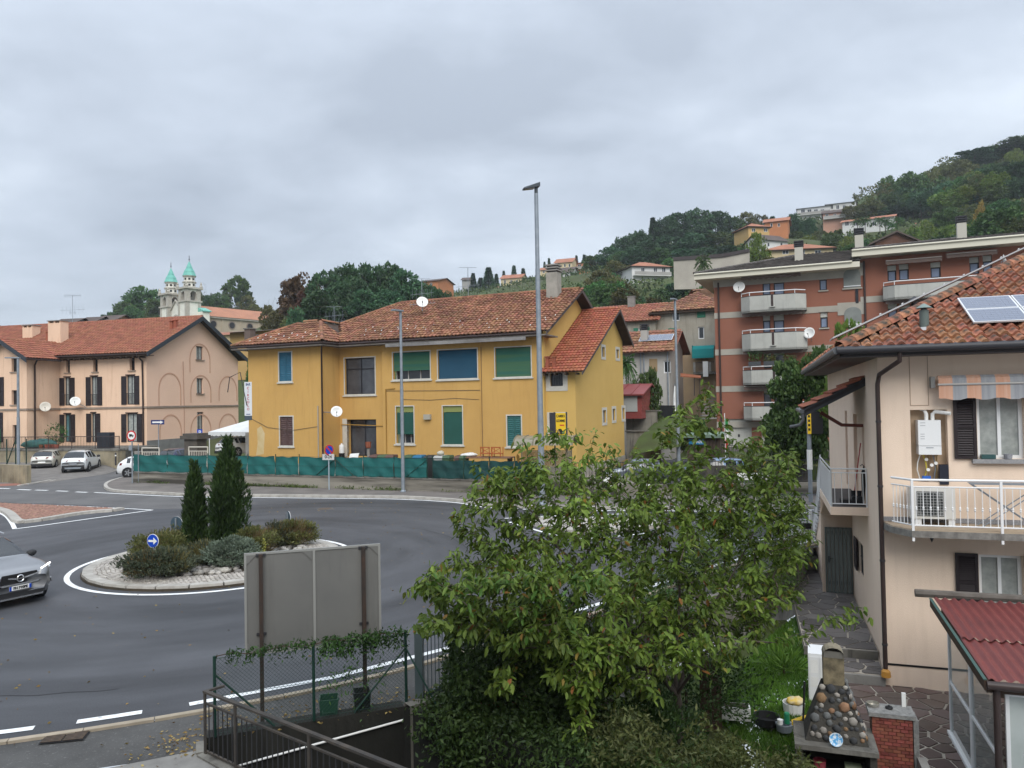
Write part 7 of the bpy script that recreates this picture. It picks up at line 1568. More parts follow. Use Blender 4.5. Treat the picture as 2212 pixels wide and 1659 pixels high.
def balcony(s0,s1,zt,zb,t0,lab=None,rail=True,aw=True,ch=.7):
 pts=[(s0,t0),(s0,t0+.75),(s0+ch,t0+1.35),(s1-ch,t0+1.35),(s1,t0+.75),(s1,t0)]
 o=MB().prism([OF.at(p[0],zb,p[1]) for p in pts],(0,0,.16)).build('balcony',BALC,ob)
 for i in range(5):
  a,c=V((pts[i][0],pts[i][1],0)),V((pts[i+1][0],pts[i+1][1],0));
  A_,C_=OF.at(a.x,zb,a.y),OF.at(c.x,zb,c.y);inn=(C_-A_).normalized().cross(ZUP)*-.12
  inn=inn if inn.dot(OF.at((s0+s1)/2,zb,t0+.5)-A_)>0 else-inn
  MB().hexa([A_,C_,C_+inn,A_+inn,A_+ZUP*(zt-zb),C_+ZUP*(zt-zb),C_+inn+ZUP*(zt-zb),A_+inn+ZUP*(zt-zb)]).build('parapet',BALC,o)
  MB().hexa([q+ZUP*(zt-zb+.002) for q in(A_,C_,C_+inn,A_+inn)]+[q+ZUP*(zt-zb+.05) for q in(A_,C_,C_+inn,A_+inn)]).build('coping',DARKM,o)
  if rail and i in(1,2,3):MB().tube([A_+inn*.5+ZUP*(zt-zb+.3),C_+inn*.5+ZUP*(zt-zb+.3)],.035,6).build('rail',WHITEM,o);MB().tube([A_+inn*.5+ZUP*(zt-zb),A_+inn*.5+ZUP*(zt-zb+.3)],.025,5).build('rail_post',WHITEM,o)
 sm_=(s0+s1)/2;MB().fbox(OF,sm_-.09,zb+.35,sm_+.07,zt,t0+1.35,t0+1.38).build('spout_strip',BROWNM,o);MB().fbox(OF,sm_-.2,zb+.3,sm_+.2,zb+.36,t0+1.35,t0+1.5).build('drip_ledge',BALC,o)
 return o
bs0,bs1=OF.loc(1600,660,1)[0],OF.loc(1741,660,1)[0]
for ya,yb2 in((637,672),(719,756),(799,830),(878,908)):balcony(bs0,bs1,OF.loc(1670,ya,1.35)[1],OF.loc(1670,yb2,1.35)[1],0)
b2=OF.loc(1908,625,1)[0]
for dz in(0,-2.95):balcony(b2,soR,OF.loc(2040,609,1.38)[1]+dz,OF.loc(2040,640,1.38)[1]+dz,.03)
def awn(s0,s1,z,t,lab):
 a=thing('folded_awning',lab,'awning',OF.at(s0,z,t),'folded brown awnings of the apartment block')
 P=[[OF.at(s0,z+.3,t+.05),OF.at(s1,z+.3,t+.05)],[OF.at(s0,z+.22,t+.75),OF.at(s1,z+.22,t+.75)]]
 MB().grid(P).build('fabric',AWN,a);n=60
 MB().grid([[OF.at(s0+(s1-s0)*i/n,z+.22,t+.755) for i in range(n+1)],[OF.at(s0+(s1-s0)*i/n,z-.02-.06*abs(math.sin(i*.55)),t+.76) for i in range(n+1)]]).build('valance',AWN,a)
 MB().tube([OF.at(s0,z+.22,t+.77),OF.at(s1,z+.22,t+.77)],.035,6).build('front_bar',mat('awning_bar2',(.34,.30,.27),rough=.5),a)
a0_,a1_=OF.loc(1604,600)[0],OF.loc(1731,600)[0]
for k,z in enumerate([OF.loc(1668,y,.8)[1] for y in(599,679,762,840)]):awn(a0_+.0,a1_,z,.05,'folded brown awning of the left wing, %s storey'%('top','third','second','lowest')[k])
awn(OF.loc(1912,560)[0],OF.loc(2032,560)[0],OF.loc(1970,566,.8)[1],.08,'folded brown awning over the left windows of the right wing');awn(OF.loc(2042,560)[0],OF.loc(2150,560)[0],OF.loc(2095,552,.8)[1],.08,'folded brown awning over the right windows of the right wing');awn(OF.loc(1912,640)[0],OF.loc(2050,640)[0],OF.loc(1980,652,.8)[1],.08,'folded brown awning below the long upper balcony')
for k,(px,py,t,r_,lab,fc) in enumerate(((1597,621,.5,.44,'white dish left of the top balcony',(-.4,-.85,.25)),(1749,720,.9,.42,'white dish right of the third floor balcony',(-.65,-.75,.2)),(2167,564,1.2,.42,'white dish seen side-on at the right end of the long balcony',(.85,-.5,.3)))):
 s,z=OF.loc(px,py,t);dish(lab,OF.at(s,z,t),fc,r_,None,OF.at(s+.1,z-.5,.05),'satellite dishes on the apartment block')
GRY=leafmat('balcony_plant',(.06,.09,.02),(.16,.14,.05),rnd=.4)
for k,s in enumerate((.5,1.6,3.0,4.6)):
 p=OF.at(bs0+.45+s,7.3,1.22);t=thing('balcony_planter',('first','second','third','fourth')[k]+' dark plant box from the left on the planted balcony','planter',p,'plant boxes on the balcony');f=Fr(p,-24)
 MB().fbox(f,-.45,7.3,.45,7.62,-.12,.12).build('trough',mat('anthracite_box',(.05,.055,.06),rough=.7),t)
 n=200;c=np.array([tuple(f.at(random.uniform(-.42,.42),7.6+random.uniform(0,.35 if k else.9),random.uniform(-.12,.12))) for _ in range(n)]);leafcloud('plants',c,unit(rng.normal(size=(n,3))+np.array([0,0,.9])),rng.uniform(.1,.25,n),.14,GRY if k else BUSHG,t)
pz=OF.at(3,0,0)
court=MB().prism([OF.at(-1,0.2,0),OF.at(soR,.2,0),OF.at(soR,.2,5.2),OF.at(-1,.2,5.2)],(0,0,.86)).build('garage_court',mat('court_asphalt',(.10,.088,.08),(.075,.066,.06),.5,rough=.9),kind='structure')
# ------------------------------------------------------------ buildings between the yellow house and the apartment block
def simple_house(name,label,fr,s0,s1,z0,ze,dep,mw,mr,wins=(),ov=.5,rise=.42,gable_front=False,tiles=True,side='R',wfr=None,glass=None,shut=None,cas=None,nm=80,tw_=.35,tl=.5,chim=(),label_cat='house',hip=False,depth=.2):
 """gabled or hipped house on the front plane fr: walls, windows with panes, roof with laid tiles"""
 o=fr.at(s0,z0,0);t=thing(name,label,label_cat,o);wfr=wfr or WHITEM;glass=glass or GLASS
 wall(t,'front_wall',fr,s0,z0-3,s1,ze,[w_[:4] for w_ in wins],mw,depth)
 f2=Fr(fr.at(s1,0,0),math.degrees(fr.a)+90);f3=Fr(fr.at(s0,0,0),math.degrees(fr.a)+90)
 zk=ze+rise*dep/2
 cl=[(-(zk-ze)/(dep/2),1,ze),((zk-ze)/(dep/2),1,zk+(zk-ze))] if not hip else[(0,1,ze)]
 wall(t,'side_wall',f2,0,z0-3,dep,zk,[],mw,.1,0,cl);wall(t,'side_wall',f3,0,z0-3,dep,zk,[],mw,.1,0,cl)
 for w_ in wins:
  r=w_[:4];window(t,fr,r,glass,wfr,depth*.8,1 if r[2]-r[0]>.9 else 0,0,.09,casing=cas,cw=.12)
  if shut:
   for a,b in((r[0]-.5,r[0]-.03),(r[2]+.03,r[2]+.5)):MB().fbox(fr,a,r[1],b,r[3],.01,.06).build('shutter',shut,t)
 a,b,k0,k1=fr.at(s0-ov,ze-rise*ov,ov),fr.at(s1+ov,ze-rise*ov,ov),fr.at(s0-ov+(dep/2 if hip else 0),zk+.05,-dep/2),fr.at(s1+ov-(dep/2 if hip else 0),zk+.05,-dep/2)
 c,d=fr.at(s0-ov,ze-rise*ov,-dep-ov),fr.at(s1+ov,ze-rise*ov,-dep-ov)
 fs_=[(0,1,3,2),(2,3,5,4)]+([(1,5,3),(0,2,4)] if hip else[])
 rf_=MB().add([a,b,k0,k1,c,d],fs_).build('roof',mr,t)
 MB().prism([p-ZUP*.2 for p in(a,b,d,c)],(0,0,.1)).build('eaves',WOODD,t) if hip else None
 if tiles:
  v_=(k1-b).normalized() if not hip else(fr.at(0,zk+.05,-dep/2)-fr.at(0,ze-rise*ov,ov)).normalized();L_=(b-a).length;l_=(fr.at(0,zk+.05,-dep/2)-fr.at(0,ze-rise*ov,ov)).length;e_=dep/2 if hip else 0
  roof_tiles(rf_,a+ZUP*.02,fr.u,v_,L_,l_,[(0,-.1),(L_,-.1),(L_-e_,l_),(e_,l_)],mr,wd=tw_,ln=tl,h=.07,nmax=nm,seg=3,jit=.01)
 for s,tt,h in chim:chimney(t,tuple(fr.at(s,ze+.3,tt)),fr,.7,.7,h,CONC,'slab')
 return t
OLDP=mat('old_grey_plaster',(.36,.335,.28),(.24,.215,.17),.35,rough=.95,bump=.3,bscale=20,streak=((.17,.15,.12),.6));OLDB=mat('old_brown_plaster',(.34,.24,.145),(.25,.175,.11),.4,rough=.95,bump=.3,bscale=20);GRYP=mat('pale_grey_plaster',(.40,.385,.355),(.33,.315,.29),.5,rough=.95,bump=.2,bscale=20)
BF1=Fr(PD(1415,800,78),-24)
def W_(fr,*l):return[fr.rect(*v) for v in l]
zB=BF1.loc(1480,666)[1]
old=simple_house('old_grey_house','tall old house with flaking grey plaster, green shutters and a teal awning',BF1,0,BF1.loc(1575,760)[0],2.5,zB,10,OLDP,TERRAB,W_(BF1,(1452,675,1468,693),(1506,671,1524,686),(1508,706,1521,732),(1445,709,1461,722),(1508,808,1525,836)),hip=True,nm=60,chim=((9,-5,3.0),),rise=.5)
r=BF1.rect(1472,760,1555,880);MB().fbox(BF1,r[0],0,r[2],r[3]+0,0,.06).build('brown_render',OLDB,old)
for px,y0,y1,m_ in((1515,671,686,mat('green_leaf_shutter',(.03,.16,.10),rough=.6)),(1453,709,722,mat('green_leaf_shutter',(.03,.16,.10)))):r=BF1.rect(px-9,y0,px+9,y1);MB().fbox(BF1,r[0],r[1],r[2],r[3],-.03,.04).build('shutter',m_,old)
ta=thing('teal_awning','rounded teal fabric awning over the old house balcony','awning',BF1.at(BF1.loc(1520,770)[0],9,.5));r=BF1.rect(1495,745,1542,771,1.0)
P=[[BF1.at(r[0]+(r[2]-r[0])*i/12,z,t) for i in range(13)] for z,t in((r[3],.05),(r[3]-.05,.7),(r[3]-.4,1.05),(r[1]+.1,1.15),(r[1]-.12,1.16))]
MB().grid(P).build('fabric',mat('teal_fabric',(.01,.20,.20),rough=.8),ta);MB().fbox(BF1,r[0],r[1]-.05,r[0]+.03,r[3],.05,1.1).build('side_flap',mat('teal_fabric',(.01,.2,.2)),ta)
r=BF1.rect(1498,795,1545,806,1.0);ba=thing('stone_balcony','small stone balcony with washing under the teal awning','balcony',BF1.at(r[0],r[1],.5))
MB().fbox(BF1,r[0],r[1]-.1,r[2],r[1]+.15,0,1.1).build('slab',CONCD,ba)
for k in range(22):MB().fbox(BF1,r[0]+k*.105,r[1]+.15,r[0]+k*.105+.02,r[1]+1.05,1.02,1.05).build('baluster',DARKM,ba)
for s in(r[0],r[0]+1.5):MB().fbox(BF1,s,r[1]+.15,s+.22,r[1]+1.1,.95,1.1).build('pillar',CONC,ba)
MB().fbox(BF1,r[0],r[1]+1.05,r[2],r[1]+1.1,1.0,1.06).build('rail',DARKM,ba)
tag(MB().fbox(BF1,r[0]+.95,r[1]-.35,r[0]+1.45,r[1]+1.15,1.12,1.15).weld().build('hanging_towel',WHITE,None,org=BF1.at(r[0]+1,r[1],1.1)),'striped white towel hanging over the stone balcony','towel')
BF2=Fr(PD(1282,800,80),-24);z2=BF2.loc(1350,692)[1]
simple_house('old_low_house','lower old house with plain terracotta roof left of the tall grey one',BF2,-1.5,BF2.loc(1417,760)[0],2.5,z2,9,OLDP,TERRAP,W_(BF2,(1379,708,1393,722)),shut=mat('green_leaf_shutter',(.03,.16,.10)),nm=60,rise=.45,chim=((3.2,-4,2.6),))
BF3=Fr(PD(1385,800,62),-24);z3=BF3.loc(1420,752)[1]
sh3=simple_house('solar_house','pale grey house with solar panels and snow hooks on a small tiled roof',BF3,-2.6,BF3.loc(1446,800)[0],1.5,z3,5.4,GRYP,TERRAB,W_(BF3,(1433,779,1449,806),),nm=60,ov=.6,rise=.55)
r=BF3.rect(1403,775,1420,803);MB().fbox(BF3,r[0],r[1],r[2],r[3],.002,.05).build('tan_blind',mat('tan_blind',(.28,.20,.11),rough=.8),sh3)
for px in(1385,1392,1443):s=BF3.loc(px,800)[0];MB().tube([BF3.at(s,z3-.2,.1),BF3.at(s,1,.1)],.05,6).build('downpipe',GALV,sh3)
vs=(V3(0,-1,.55)-V3(0,0,0)).normalized();nn=uY.cross(vs)
for k in range(4):
 s,z=BF3.loc(1380+k*17.5,742,-.9);o=BF3.at(s,z3+.55*.9,-.9)+nn*.2
 solar('solar panel on the pale grey house, number %s from the left'%('one','two','three','four')[k],o,uY,vs,nn,.74,1.15,4,6,'solar panels on the grey house')
p=BF3.at(BF3.loc(1393,745,-1.2)[0],z3+.6,-1.2);chimney(sh3,tuple(p),BF3,.55,.55,1.0,GRYP,'louvre',DARKM)
BRK2=mat('painted_brick',(.22,.06,.045),(.175,.048,.038),1.5,rough=.9,bump=.4,bscale=8,rnd=.18)
BF4=Fr(PD(1386,880,54),66);sd_=thing('brick_shed','small red brick shed with red metal gable roof above stained retaining walls','shed',BF4.at(0,4,0))
z0=BF4.loc(1386,889)[1];s1=BF4.loc(1417,880)[0];zE=BF4.loc(1386,848)[1];sm_=BF4.loc(1402,831)[0];zP=BF4.loc(1402,832)[1];zB_=BF4.loc(1417,850)[1]
MB().prism([BF4.at(0,z0-.5,0),BF4.at(s1,z0-.5,0),BF4.at(s1,zB_,0),BF4.at(sm_,zP,0),BF4.at(0,zE,0)],-BF4.n*3.2).build('walls',BRK2,sd_)
bm=MB().fbox(Fr((0,0),66),0,0,.27,.11,0,.015);ml=[]
for j in range(int((zP-z0)/.125)):
 z=z0+j*.125;za=0 if z+.12<zE else(z+.12-zE)/(zP-zE)*sm_;zb2=s1 if z+.12<zB_ else s1-(z+.12-zB_)/(zP-zB_)*(s1-sm_)
 for i in range(int(s1/.285)+1):
  s=i*.285-(.14 if j%2 else 0)
  if za<=s and s+.27<=zb2:ml.append(Matrix.Translation(BF4.at(s,z,.0)))
pieces('brick',bm,ml,BRK2,sd_,200)
REDR=mat('red_sheet_roof',(.22,.055,.052),(.18,.045,.045),1,rough=.5);mo=-BF4.n*3.5;fo=BF4.n*.25
for(a,za),(b,zb2) in(((-.35,zE-.2),(sm_,zP+.02)),((s1+.3,zB_-.15),(sm_,zP+.02))):
 q=[BF4.at(a,za,.25),BF4.at(b,zb2,.25),BF4.at(b,zb2,-3.4),BF4.at(a,za,-3.4)];MB().hexa(q+[v+ZUP*.1 for v in q]).build('roof_sheet',REDR,sd_)
 for k in range(1,4):MB().vbox(q[0].lerp(q[3],k/4)+ZUP*.1,q[1]-q[0],BF4.n*.05,ZUP*.05).build('roof_seam',REDR,sd_)
FS=Fr(BF4.at(0,0,-3.2),-24);MB().fbox(FS,.1,z0,1.2,zE-.25,.01,.06).build('white_door',WHITEM,sd_);MB().fbox(FS,1.3,z0,2.9,zE-.25,.01,.05).build('grey_panel',mat('grey_panel',(.36,.37,.36),rough=.7),sd_)
STW=mat('streaked_wall',(.30,.285,.24),(.10,.095,.085),.5,rough=1,bump=.3,bscale=10,streak=((.03,.028,.025),.95))
for k,(pa,pb_,zt_,lab) in enumerate((((1352,56.0),(1420,54.5),BF4.loc(1390,889)[1],'upper streaked retaining wall under the brick shed'),((1352,53),(1426,51.5),BF4.loc(1390,889)[1]-1.35,'lower streaked retaining wall beside the grass slope'))):
 a,b=PD(pa[0],900,pa[1]),PD(pb_[0],900,pb_[1]);d=(b-a);a.z=b.z=0
 a2=V((a.x,a.y,0));b2_=V((b.x,b.y,0))
 t=thing('retaining_wall',lab,'wall',a2);MB().hexa([a2,b2_,b2_+V((.3,1.6,0)),a2+V((.3,1.6,0)),a2+ZUP*zt_,b2_+ZUP*zt_,b2_+V((.3,1.6,zt_)),a2+V((.3,1.6,zt_))]).build('wall_face',STW,t);MB().vbox(a2+ZUP*(zt_+.002)-V((.1,.1,0)),(b2_-a2)+V((.2,0,0)),V((.3,.5,0)),ZUP*.08).build('coping',CONCD,t)
MB().grid([[PD(1358,985,47.5),PD(1400,975,47.5),PD(1470,965,47.5)],[PD(1380,945,50.5),PD(1420,930,50.5),PD(1480,925,50.5)],[PD(1425,903,56),PD(1440,902,56),PD(1500,905,56)]]).build('grass_slope',GRASSG,None,True,kind='structure')
q=[PD(1358,985,47.5),PD(1470,965,47.5),PD(1500,905,56),PD(1425,903,56)]
n=9000;uv=rng.uniform(0,1,(n,2));Q=[np.array(p) for p in q];c=(Q[0]*(1-uv[:,:1])+Q[1]*uv[:,:1])*(1-uv[:,1:])+(Q[3]*(1-uv[:,:1])+Q[2]*uv[:,:1])*uv[:,1:]
leafcloud('slope_grass',c+np.array([0,0,-.02]),unit(rng.normal(size=(n,3))*.6+np.array([0,0,1])),rng.uniform(.08,.2,n),.1,leafmat('slope_blade',(.06,.09,.02),(.11,.12,.04),rnd=.4),kind='stuff')
tag(MB().hexa([PD(1410,905,58),PD(1458,905,58),PD(1458,905,58.2),PD(1410,905,58.2),PD(1410,875,58),PD(1458,876,58),PD(1458,876,58.2),PD(1410,875,58.2)]).build('dark_screen',mat('black_net',(.012,.013,.014),rough=.9),None,org=PD(1410,905,58)),'black windbreak net stretched beside the brick shed','screen')
um=thing('closed_umbrella','folded white garden parasol before the pale grey house','parasol',PD(1459,893,59));b_=PD(1459,893,59);MB().lathe([(.02,0),(.16,.35),(.14,1.0),(.05,1.75),(.01,1.9)],b_+ZUP*.3,8).build('canopy',WHITE,um);MB().tube([b_-ZUP*.6,b_+ZUP*2.3],.03,6).build('pole',GALV,um)
b_=PD(1424,893,58.6);gtb=thing('garden_table','white garden table with chairs above the black net','table',b_);MB().vbox(b_,V((1.5,-.6,0)),V((.3,.8,0)),ZUP*.06).build('table_top',WHITE,gtb)
for k in range(3):MB().vbox(b_+V((.2+k*.5,.1,-.7)),V((.06,0,0)),V((0,.06,0)),ZUP*.7).build('leg',WHITE,gtb)
for k in range(4):MB().vbox(b_+V((.1+k*.35,.3,.06)),V((.3,0,0)),V((0,.3,0)),ZUP*.25).build('cushion',(DARKM,WHITE)[k%2],gtb)
PGA=PD(1462,820,61);pgo=thing('terrace_canopy','low terracotta coloured lean-to roof beside the pale grey house','canopy',PGA)
MB().hexa([PD(1470,814,61),PD(1514,817,60),PD(1514,813,63),PD(1470,808,63)]+[q+ZUP*.08 for q in(PD(1470,814,61),PD(1514,817,60),PD(1514,813,63),PD(1470,808,63))]).build('roof',TERRA,pgo)
for px in(1500,1512):MB().tube([PD(px,816,60.4),PD(px,855,60.4)],.04,5).build('post',BROWNM,pgo)
stp=thing('garden_stair','narrow concrete garden stair climbing beside the orange block','staircase',PD(1545,905,61))
for k in range(9):a=PD(1516,905-k*6,60+k*.35);MB().vbox(a,V((1.1,-.3,0)),V((0,.45,0)),ZUP*.1).build('step',CONC,stp)
kb=thing('kiosk','low kiosk with flat green felt roof and a blue fascia sign','kiosk',PD(1500,990,49));KF=Fr(PD(1460,960,50),-24);a,b=KF.loc(1484,960)[0],KF.loc(1552,960)[0]
zk_=KF.loc(1520,942)[1];MB().fbox(KF,a,.2,b,zk_-.1,-4,0).build('walls',mat('kiosk_brown',(.10,.075,.055),(.06,.045,.035),2,rough=.9),kb);MB().fbox(KF,a-.3,zk_-.1,b+.2,zk_+.1,-4.2,.35).build('roof',mat('green_felt',(.16,.22,.17),(.12,.165,.13),1,rough=.95),kb)
r=KF.rect(1488,949,1520,960,.12);MB().fbox(KF,r[0],r[1],r[2],r[3],.02,.12).build('fascia_sign',mat('kiosk_blue',(.02,.20,.42),rough=.4),kb);text('BAR',KF,r[2]-.38,(r[1]+r[3])/2,.125,.32,WHITE,kb,tilt=.0)
for k in range(5):MB().fbox(KF,r[2]+.15+k*.2,1.0,r[2]+.2+k*.2,zk_-.2,.02,.06).build('plank',WOODD,kb)
tag(MB().fbox(KF,r[2]-.5,r[1]-.95,r[2]-.18,r[1]-.6,.03,.06).weld().build('notice_board',WHITE,None,org=KF.at(r[2],r[1],.05)),'small white notice under the blue kiosk sign','notice')
fl_=thing('flag','limp green white red flag on a thin white pole by the garages','flag',PD(1568,1010,47));b_=PD(1568,1015,47);MB().tube([b_,b_+ZUP*3.5],.025,6).build('pole',WHITEM,fl_)
for k,(m_,z) in enumerate(((mat('flag_green',(.03,.22,.06)),2.6),(WHITE,1.95),(mat('flag_red',(.45,.06,.05)),1.3))):
 MB().grid([[b_+V((x*.07-.02,-.03+.05*math.sin(x*2),z+.65*j-x*.08)) for x in range(4)] for j in(0,.5,1)]).build('flag_band',m_,fl_)
rl2=thing('court_railing','thin dark railing before the garage court','railing',PD(1560,995,50));railing(rl2,PD(1553,998,50),PD(1800,1022,45),1.15,DARKM,gap=.14,post=.025,bar=.011,postgap=2.5)
bkA,bkB=PD(1550,1000,48.5),PD(1810,1030,43);bkA.z,bkB.z=1.05,.85
tag(MB().hexa([V((bkA.x,bkA.y,0)),V((bkB.x,bkB.y,0)),V((bkB.x+1,bkB.y+7,0)),V((bkA.x+1,bkA.y+7,0)),bkA,bkB,bkB+V((1,7,.15)),bkA+V((1,7,.15))]).build('green_bank',GRASSG,None,kind='structure'),None)
n=5000;f_=rng.uniform(0,1,n);c=np.array([tuple(bkA.lerp(bkB,a)+V((random.uniform(0,.4),random.uniform(-.05,2.2),random.uniform(-.2,.22)))) for a in f_]);leafcloud('bank_plants',c,unit(rng.normal(size=(n,3))+np.array([0,0,.5])),rng.uniform(.08,.22,n),.25,leafmat('bank_leaf',(.05,.085,.02),(.20,.21,.09),rnd=.4),kind='stuff')
wA,wB=PZ(1240,1072),PZ(1800,1066)
stw=thing('stone_wall','low dark stone retaining wall with railing along the far pavement','wall',wA);dW=(wB-wA).normalized()
MB().vbox(wA,wB-wA,V((.1,.35,0)),ZUP*.55).build('wall_base',WLM,stw)
MB().vbox(wA.lerp(wB,.5)+V((0,3.0,0)),(wB-wA)*.5,V((0,.3,0)),ZUP*1.2).build('bank_wall',mat('mossy_stone',(.09,.08,.065),(.03,.03,.024),1.8,rough=1,bump=1,bscale=5),stw)
rl3=thing('pavement_railing','dark bar railing on the low stone wall by the pavement','railing',wA+ZUP*.55);railing(rl3,wA+V((.1,.2,.55)),wB+V((.1,.2,.55)),1.15,DARKM,gap=.16,post=.03,bar=.013,postgap=2.4)
# ------------------------------------------------------------ street lamps and signs
def lamp_post(label,base,top_z,r0,r1,head_dir,hl,joints=(),head='flat',group='street lamps'):
 t=thing('street_lamp',label,'street lamp',base,group);zs=[base.z,*joints,top_z];n=len(zs)-1
 for i in range(n):
  ra,rb=r0+(r1-r0)*i/n,r0+(r1-r0)*(i+1)/n
  MB().tube([V((base.x,base.y,zs[i])),V((base.x,base.y,zs[i+1]))],[ra,ra*.93 if n>1 else rb],10).build('pole_section',GALV,t,True)
 d=V(head_dir).normalized();p=V((base.x,base.y,top_z));x=d.cross(ZUP).normalized()
 if head=='led':
  MB().tube([p-ZUP*.02,p+ZUP*.38],.085,10).build('spigot',LAMPHEAD,t,True)
  q=p+ZUP*.42-d*.16;e=d*hl-ZUP*.22;w0,w1=.17,.21
  MB().hexa([q-x*w0-ZUP*.10,q+x*w0-ZUP*.10,q+e+x*w1-ZUP*.04,q+e-x*w1-ZUP*.04,q-x*w0+ZUP*.10,q+x*w0+ZUP*.10,q+e+x*w1*.8+ZUP*.03,q+e-x*w1*.8+ZUP*.03]).build('lamp_head',LAMPHEAD,t)
  MB().hexa([q+e*.35-x*.13-ZUP*.13,q+e*.35+x*.13-ZUP*.13,q+e*.95+x*.15-ZUP*.065,q+e*.95-x*.15-ZUP*.065,q+e*.35-x*.13-ZUP*.08,q+e*.35+x*.13-ZUP*.08,q+e*.95+x*.15-ZUP*.04,q+e*.95-x*.15-ZUP*.04]).build('lens',mat('lamp_lens',(.20,.19,.18),rough=.2),t)
 else:
  MB().vbox(p-x*.13-d*.12,d*hl,x*.26,ZUP*.08).build('lamp_head',GALV,t)
 MB().lathe([(r0*1.6,0),(r0*1.6,.05),(r0*1.1,.12)],base,10).build('base_collar',GALV,t)
 return t
b_=PZ(1171,1090,.1);lamp_post('very tall grey street lamp with dark head in the middle of the scene',b_,PD(1158,418,b_.y).z,.155,.085,(-1,-.25,0),.78,(4.2,7.1,11.2),'led')
b_=PZ(871,1063,.1);lamp_post('slim street lamp before the yellow house with small flat head',b_,PD(865,673,b_.y).z,.10,.055,(-.6,-.9,0),.75,(5.9,))
b_=PZ(40,1041,.05);lamp_post('slim street lamp before the salmon pink house',b_,PD(39,774,b_.y).z,.11,.06,(-1,-.2,0),.9,(4.5,))
b_=PD(1466,1000,48);b_.z=.3;lamp_post('street lamp before the old grey house and the lawn slope',b_,PD(1458,649,48).z,.13,.06,(-.5,-1,0),.8,(3.2,6.2))
BLUE=mat('sign_blue',(.006,.055,.42),rough=.35);SGB=mat('sign_back',(.045,.075,.10),rough=.6);YELS=mat('sign_yellow',(.70,.46,.02),rough=.45);REDS=mat('signal_red',(.50,.025,.03),rough=.4)
def disc(fr,s,z,t,r,m,th=.012,n=24):return MB().lathe([(r,0),(r,th)],fr.at(s,z,t),n,axis=fr.n)
def arrow_sign(label,base,z,rot,r=.2,front=True,backbar=True):
 t=thing('direction_sign',label,'road sign',base,'round blue keep-right signs on the roundabout');f=Fr(base,rot)
 MB().tube([base,V((base.x,base.y,z+r*.8))],.03,8).build('pole',GALV,t)
 disc(f,0,z,.035,r,WHITE).build('rim',WHITE,t);disc(f,0,z,.048,r*.93,BLUE,.006).build('face',BLUE,t)
 MB().prism([f.at(a*r,z+b*r,.056) for a,b in((-.72,-.15),(.15,-.15),(.15,-.5),(.78,0),(.15,.5),(.15,.15),(-.72,.15))],f.n*.004).build('arrow',WHITE,t)
 disc(f,0,z,.028,r*.99,SGB,.006).build('back_plate',SGB,t);return t
b_=PD(333,1230,22.6);b_.z=.12;arrow_sign('round blue sign with white right arrow facing the camera on the roundabout',b_,PD(332,1168,22.6).z,-16,.205)
b_=PD(380,1170,25.5);b_.z=.12;arrow_sign('round sign seen from behind left of the cypresses',b_,PD(378,1131,25.5).z,165,.23)
b_=PD(621,1150,27.2);b_.z=.12;arrow_sign('round sign seen from behind and aslant on the far side of the roundabout',b_,PD(620,1119,27.2).z,125,.24)
b_=PZ(286,1044,.1);z=PD(288,941,b_.y).z;t=thing('truck_ban_sign','round red rimmed sign with black lorry on a tall pole at the street corner','road sign',b_);f=Fr(b_,-10)
MB().tube([b_,V((b_.x,b_.y,z+.3))],.045,8).build('pole',GALV,t);disc(f,0,z,.06,.34,REDS).build('rim',REDS,t);disc(f,0,z,.073,.25,WHITE,.005).build('face',WHITE,t)
MB().fbox(f,-.15,z-.05,.06,z+.1,.079,.083).fbox(f,.08,z-.05,.16,z+.06,.079,.083).build('lorry',BLACK,t)
for s in(-.09,.1):disc(f,s,z-.07,.08,.035,BLACK,.004,10).build('lorry_wheel',BLACK,t)
MB().fbox(f,-.16,z-.95,.06,z-.62,.05,.12).build('control_box',GALV,t);MB().tube([V((b_.x+.25,b_.y+.3,0)),V((b_.x+.25,b_.y+.3,z-.55))],.03,6).build('second_pole',GALV,t)
b_=PD(343,975,57);b_.z=1.0;z=PD(342,912,57).z;t=thing('one_way_sign','blue one way arrow plate on a pole before the pink gable','road sign',b_);f=Fr(b_,-15)
MB().tube([V((b_.x,b_.y,0)),V((b_.x,b_.y,z+.15))],.035,6).build('pole',GALV,t);MB().fbox(f,-.62,z-.17,.55,z+.17,.04,.06).build('plate',mat('sign_navy2',(.015,.03,.13),rough=.4),t)
MB().prism([f.at(a,z+b,.062) for a,b in((-.5,-.06),(.2,-.06),(.2,-.13),(.48,0),(.2,.13),(.2,.06),(-.5,.06))],f.n*.004).build('arrow',WHITE,t)
b_=PD(433,985,60);z=PD(432,935,60).z;t=thing('parking_sign','blue square parking sign with letter P beside the gate pillar','road sign',b_);f=Fr(b_,-15)
MB().tube([V((b_.x,b_.y,0)),V((b_.x,b_.y,z+.3))],.035,6).build('pole',GALV,t);MB().fbox(f,-.24,z-.28,.24,z+.28,.04,.06).build('plate',BLUE,t);text('P',f,0,z,.062,.5,WHITE,t)
MB().fbox(f,-.22,z-.72,.22,z-.34,.04,.055).build('sub_plate',WHITE,t);MB().fbox(f,-.22,z-1.2,.16,z-.9,.03,.05).build('notice',WHITE,t)
b_=PZ(711,1058,.1);z=PD(713,972,b_.y).z;t=thing('no_parking_sign','round blue and red no parking sign with a 0-24 plate on a slim pole','road sign',b_);f=Fr(b_,24)
MB().tube([b_,V((b_.x,b_.y,z+.25))],.035,8).build('pole',mat('pole_bluegrey',(.30,.36,.40),rough=.5),t)
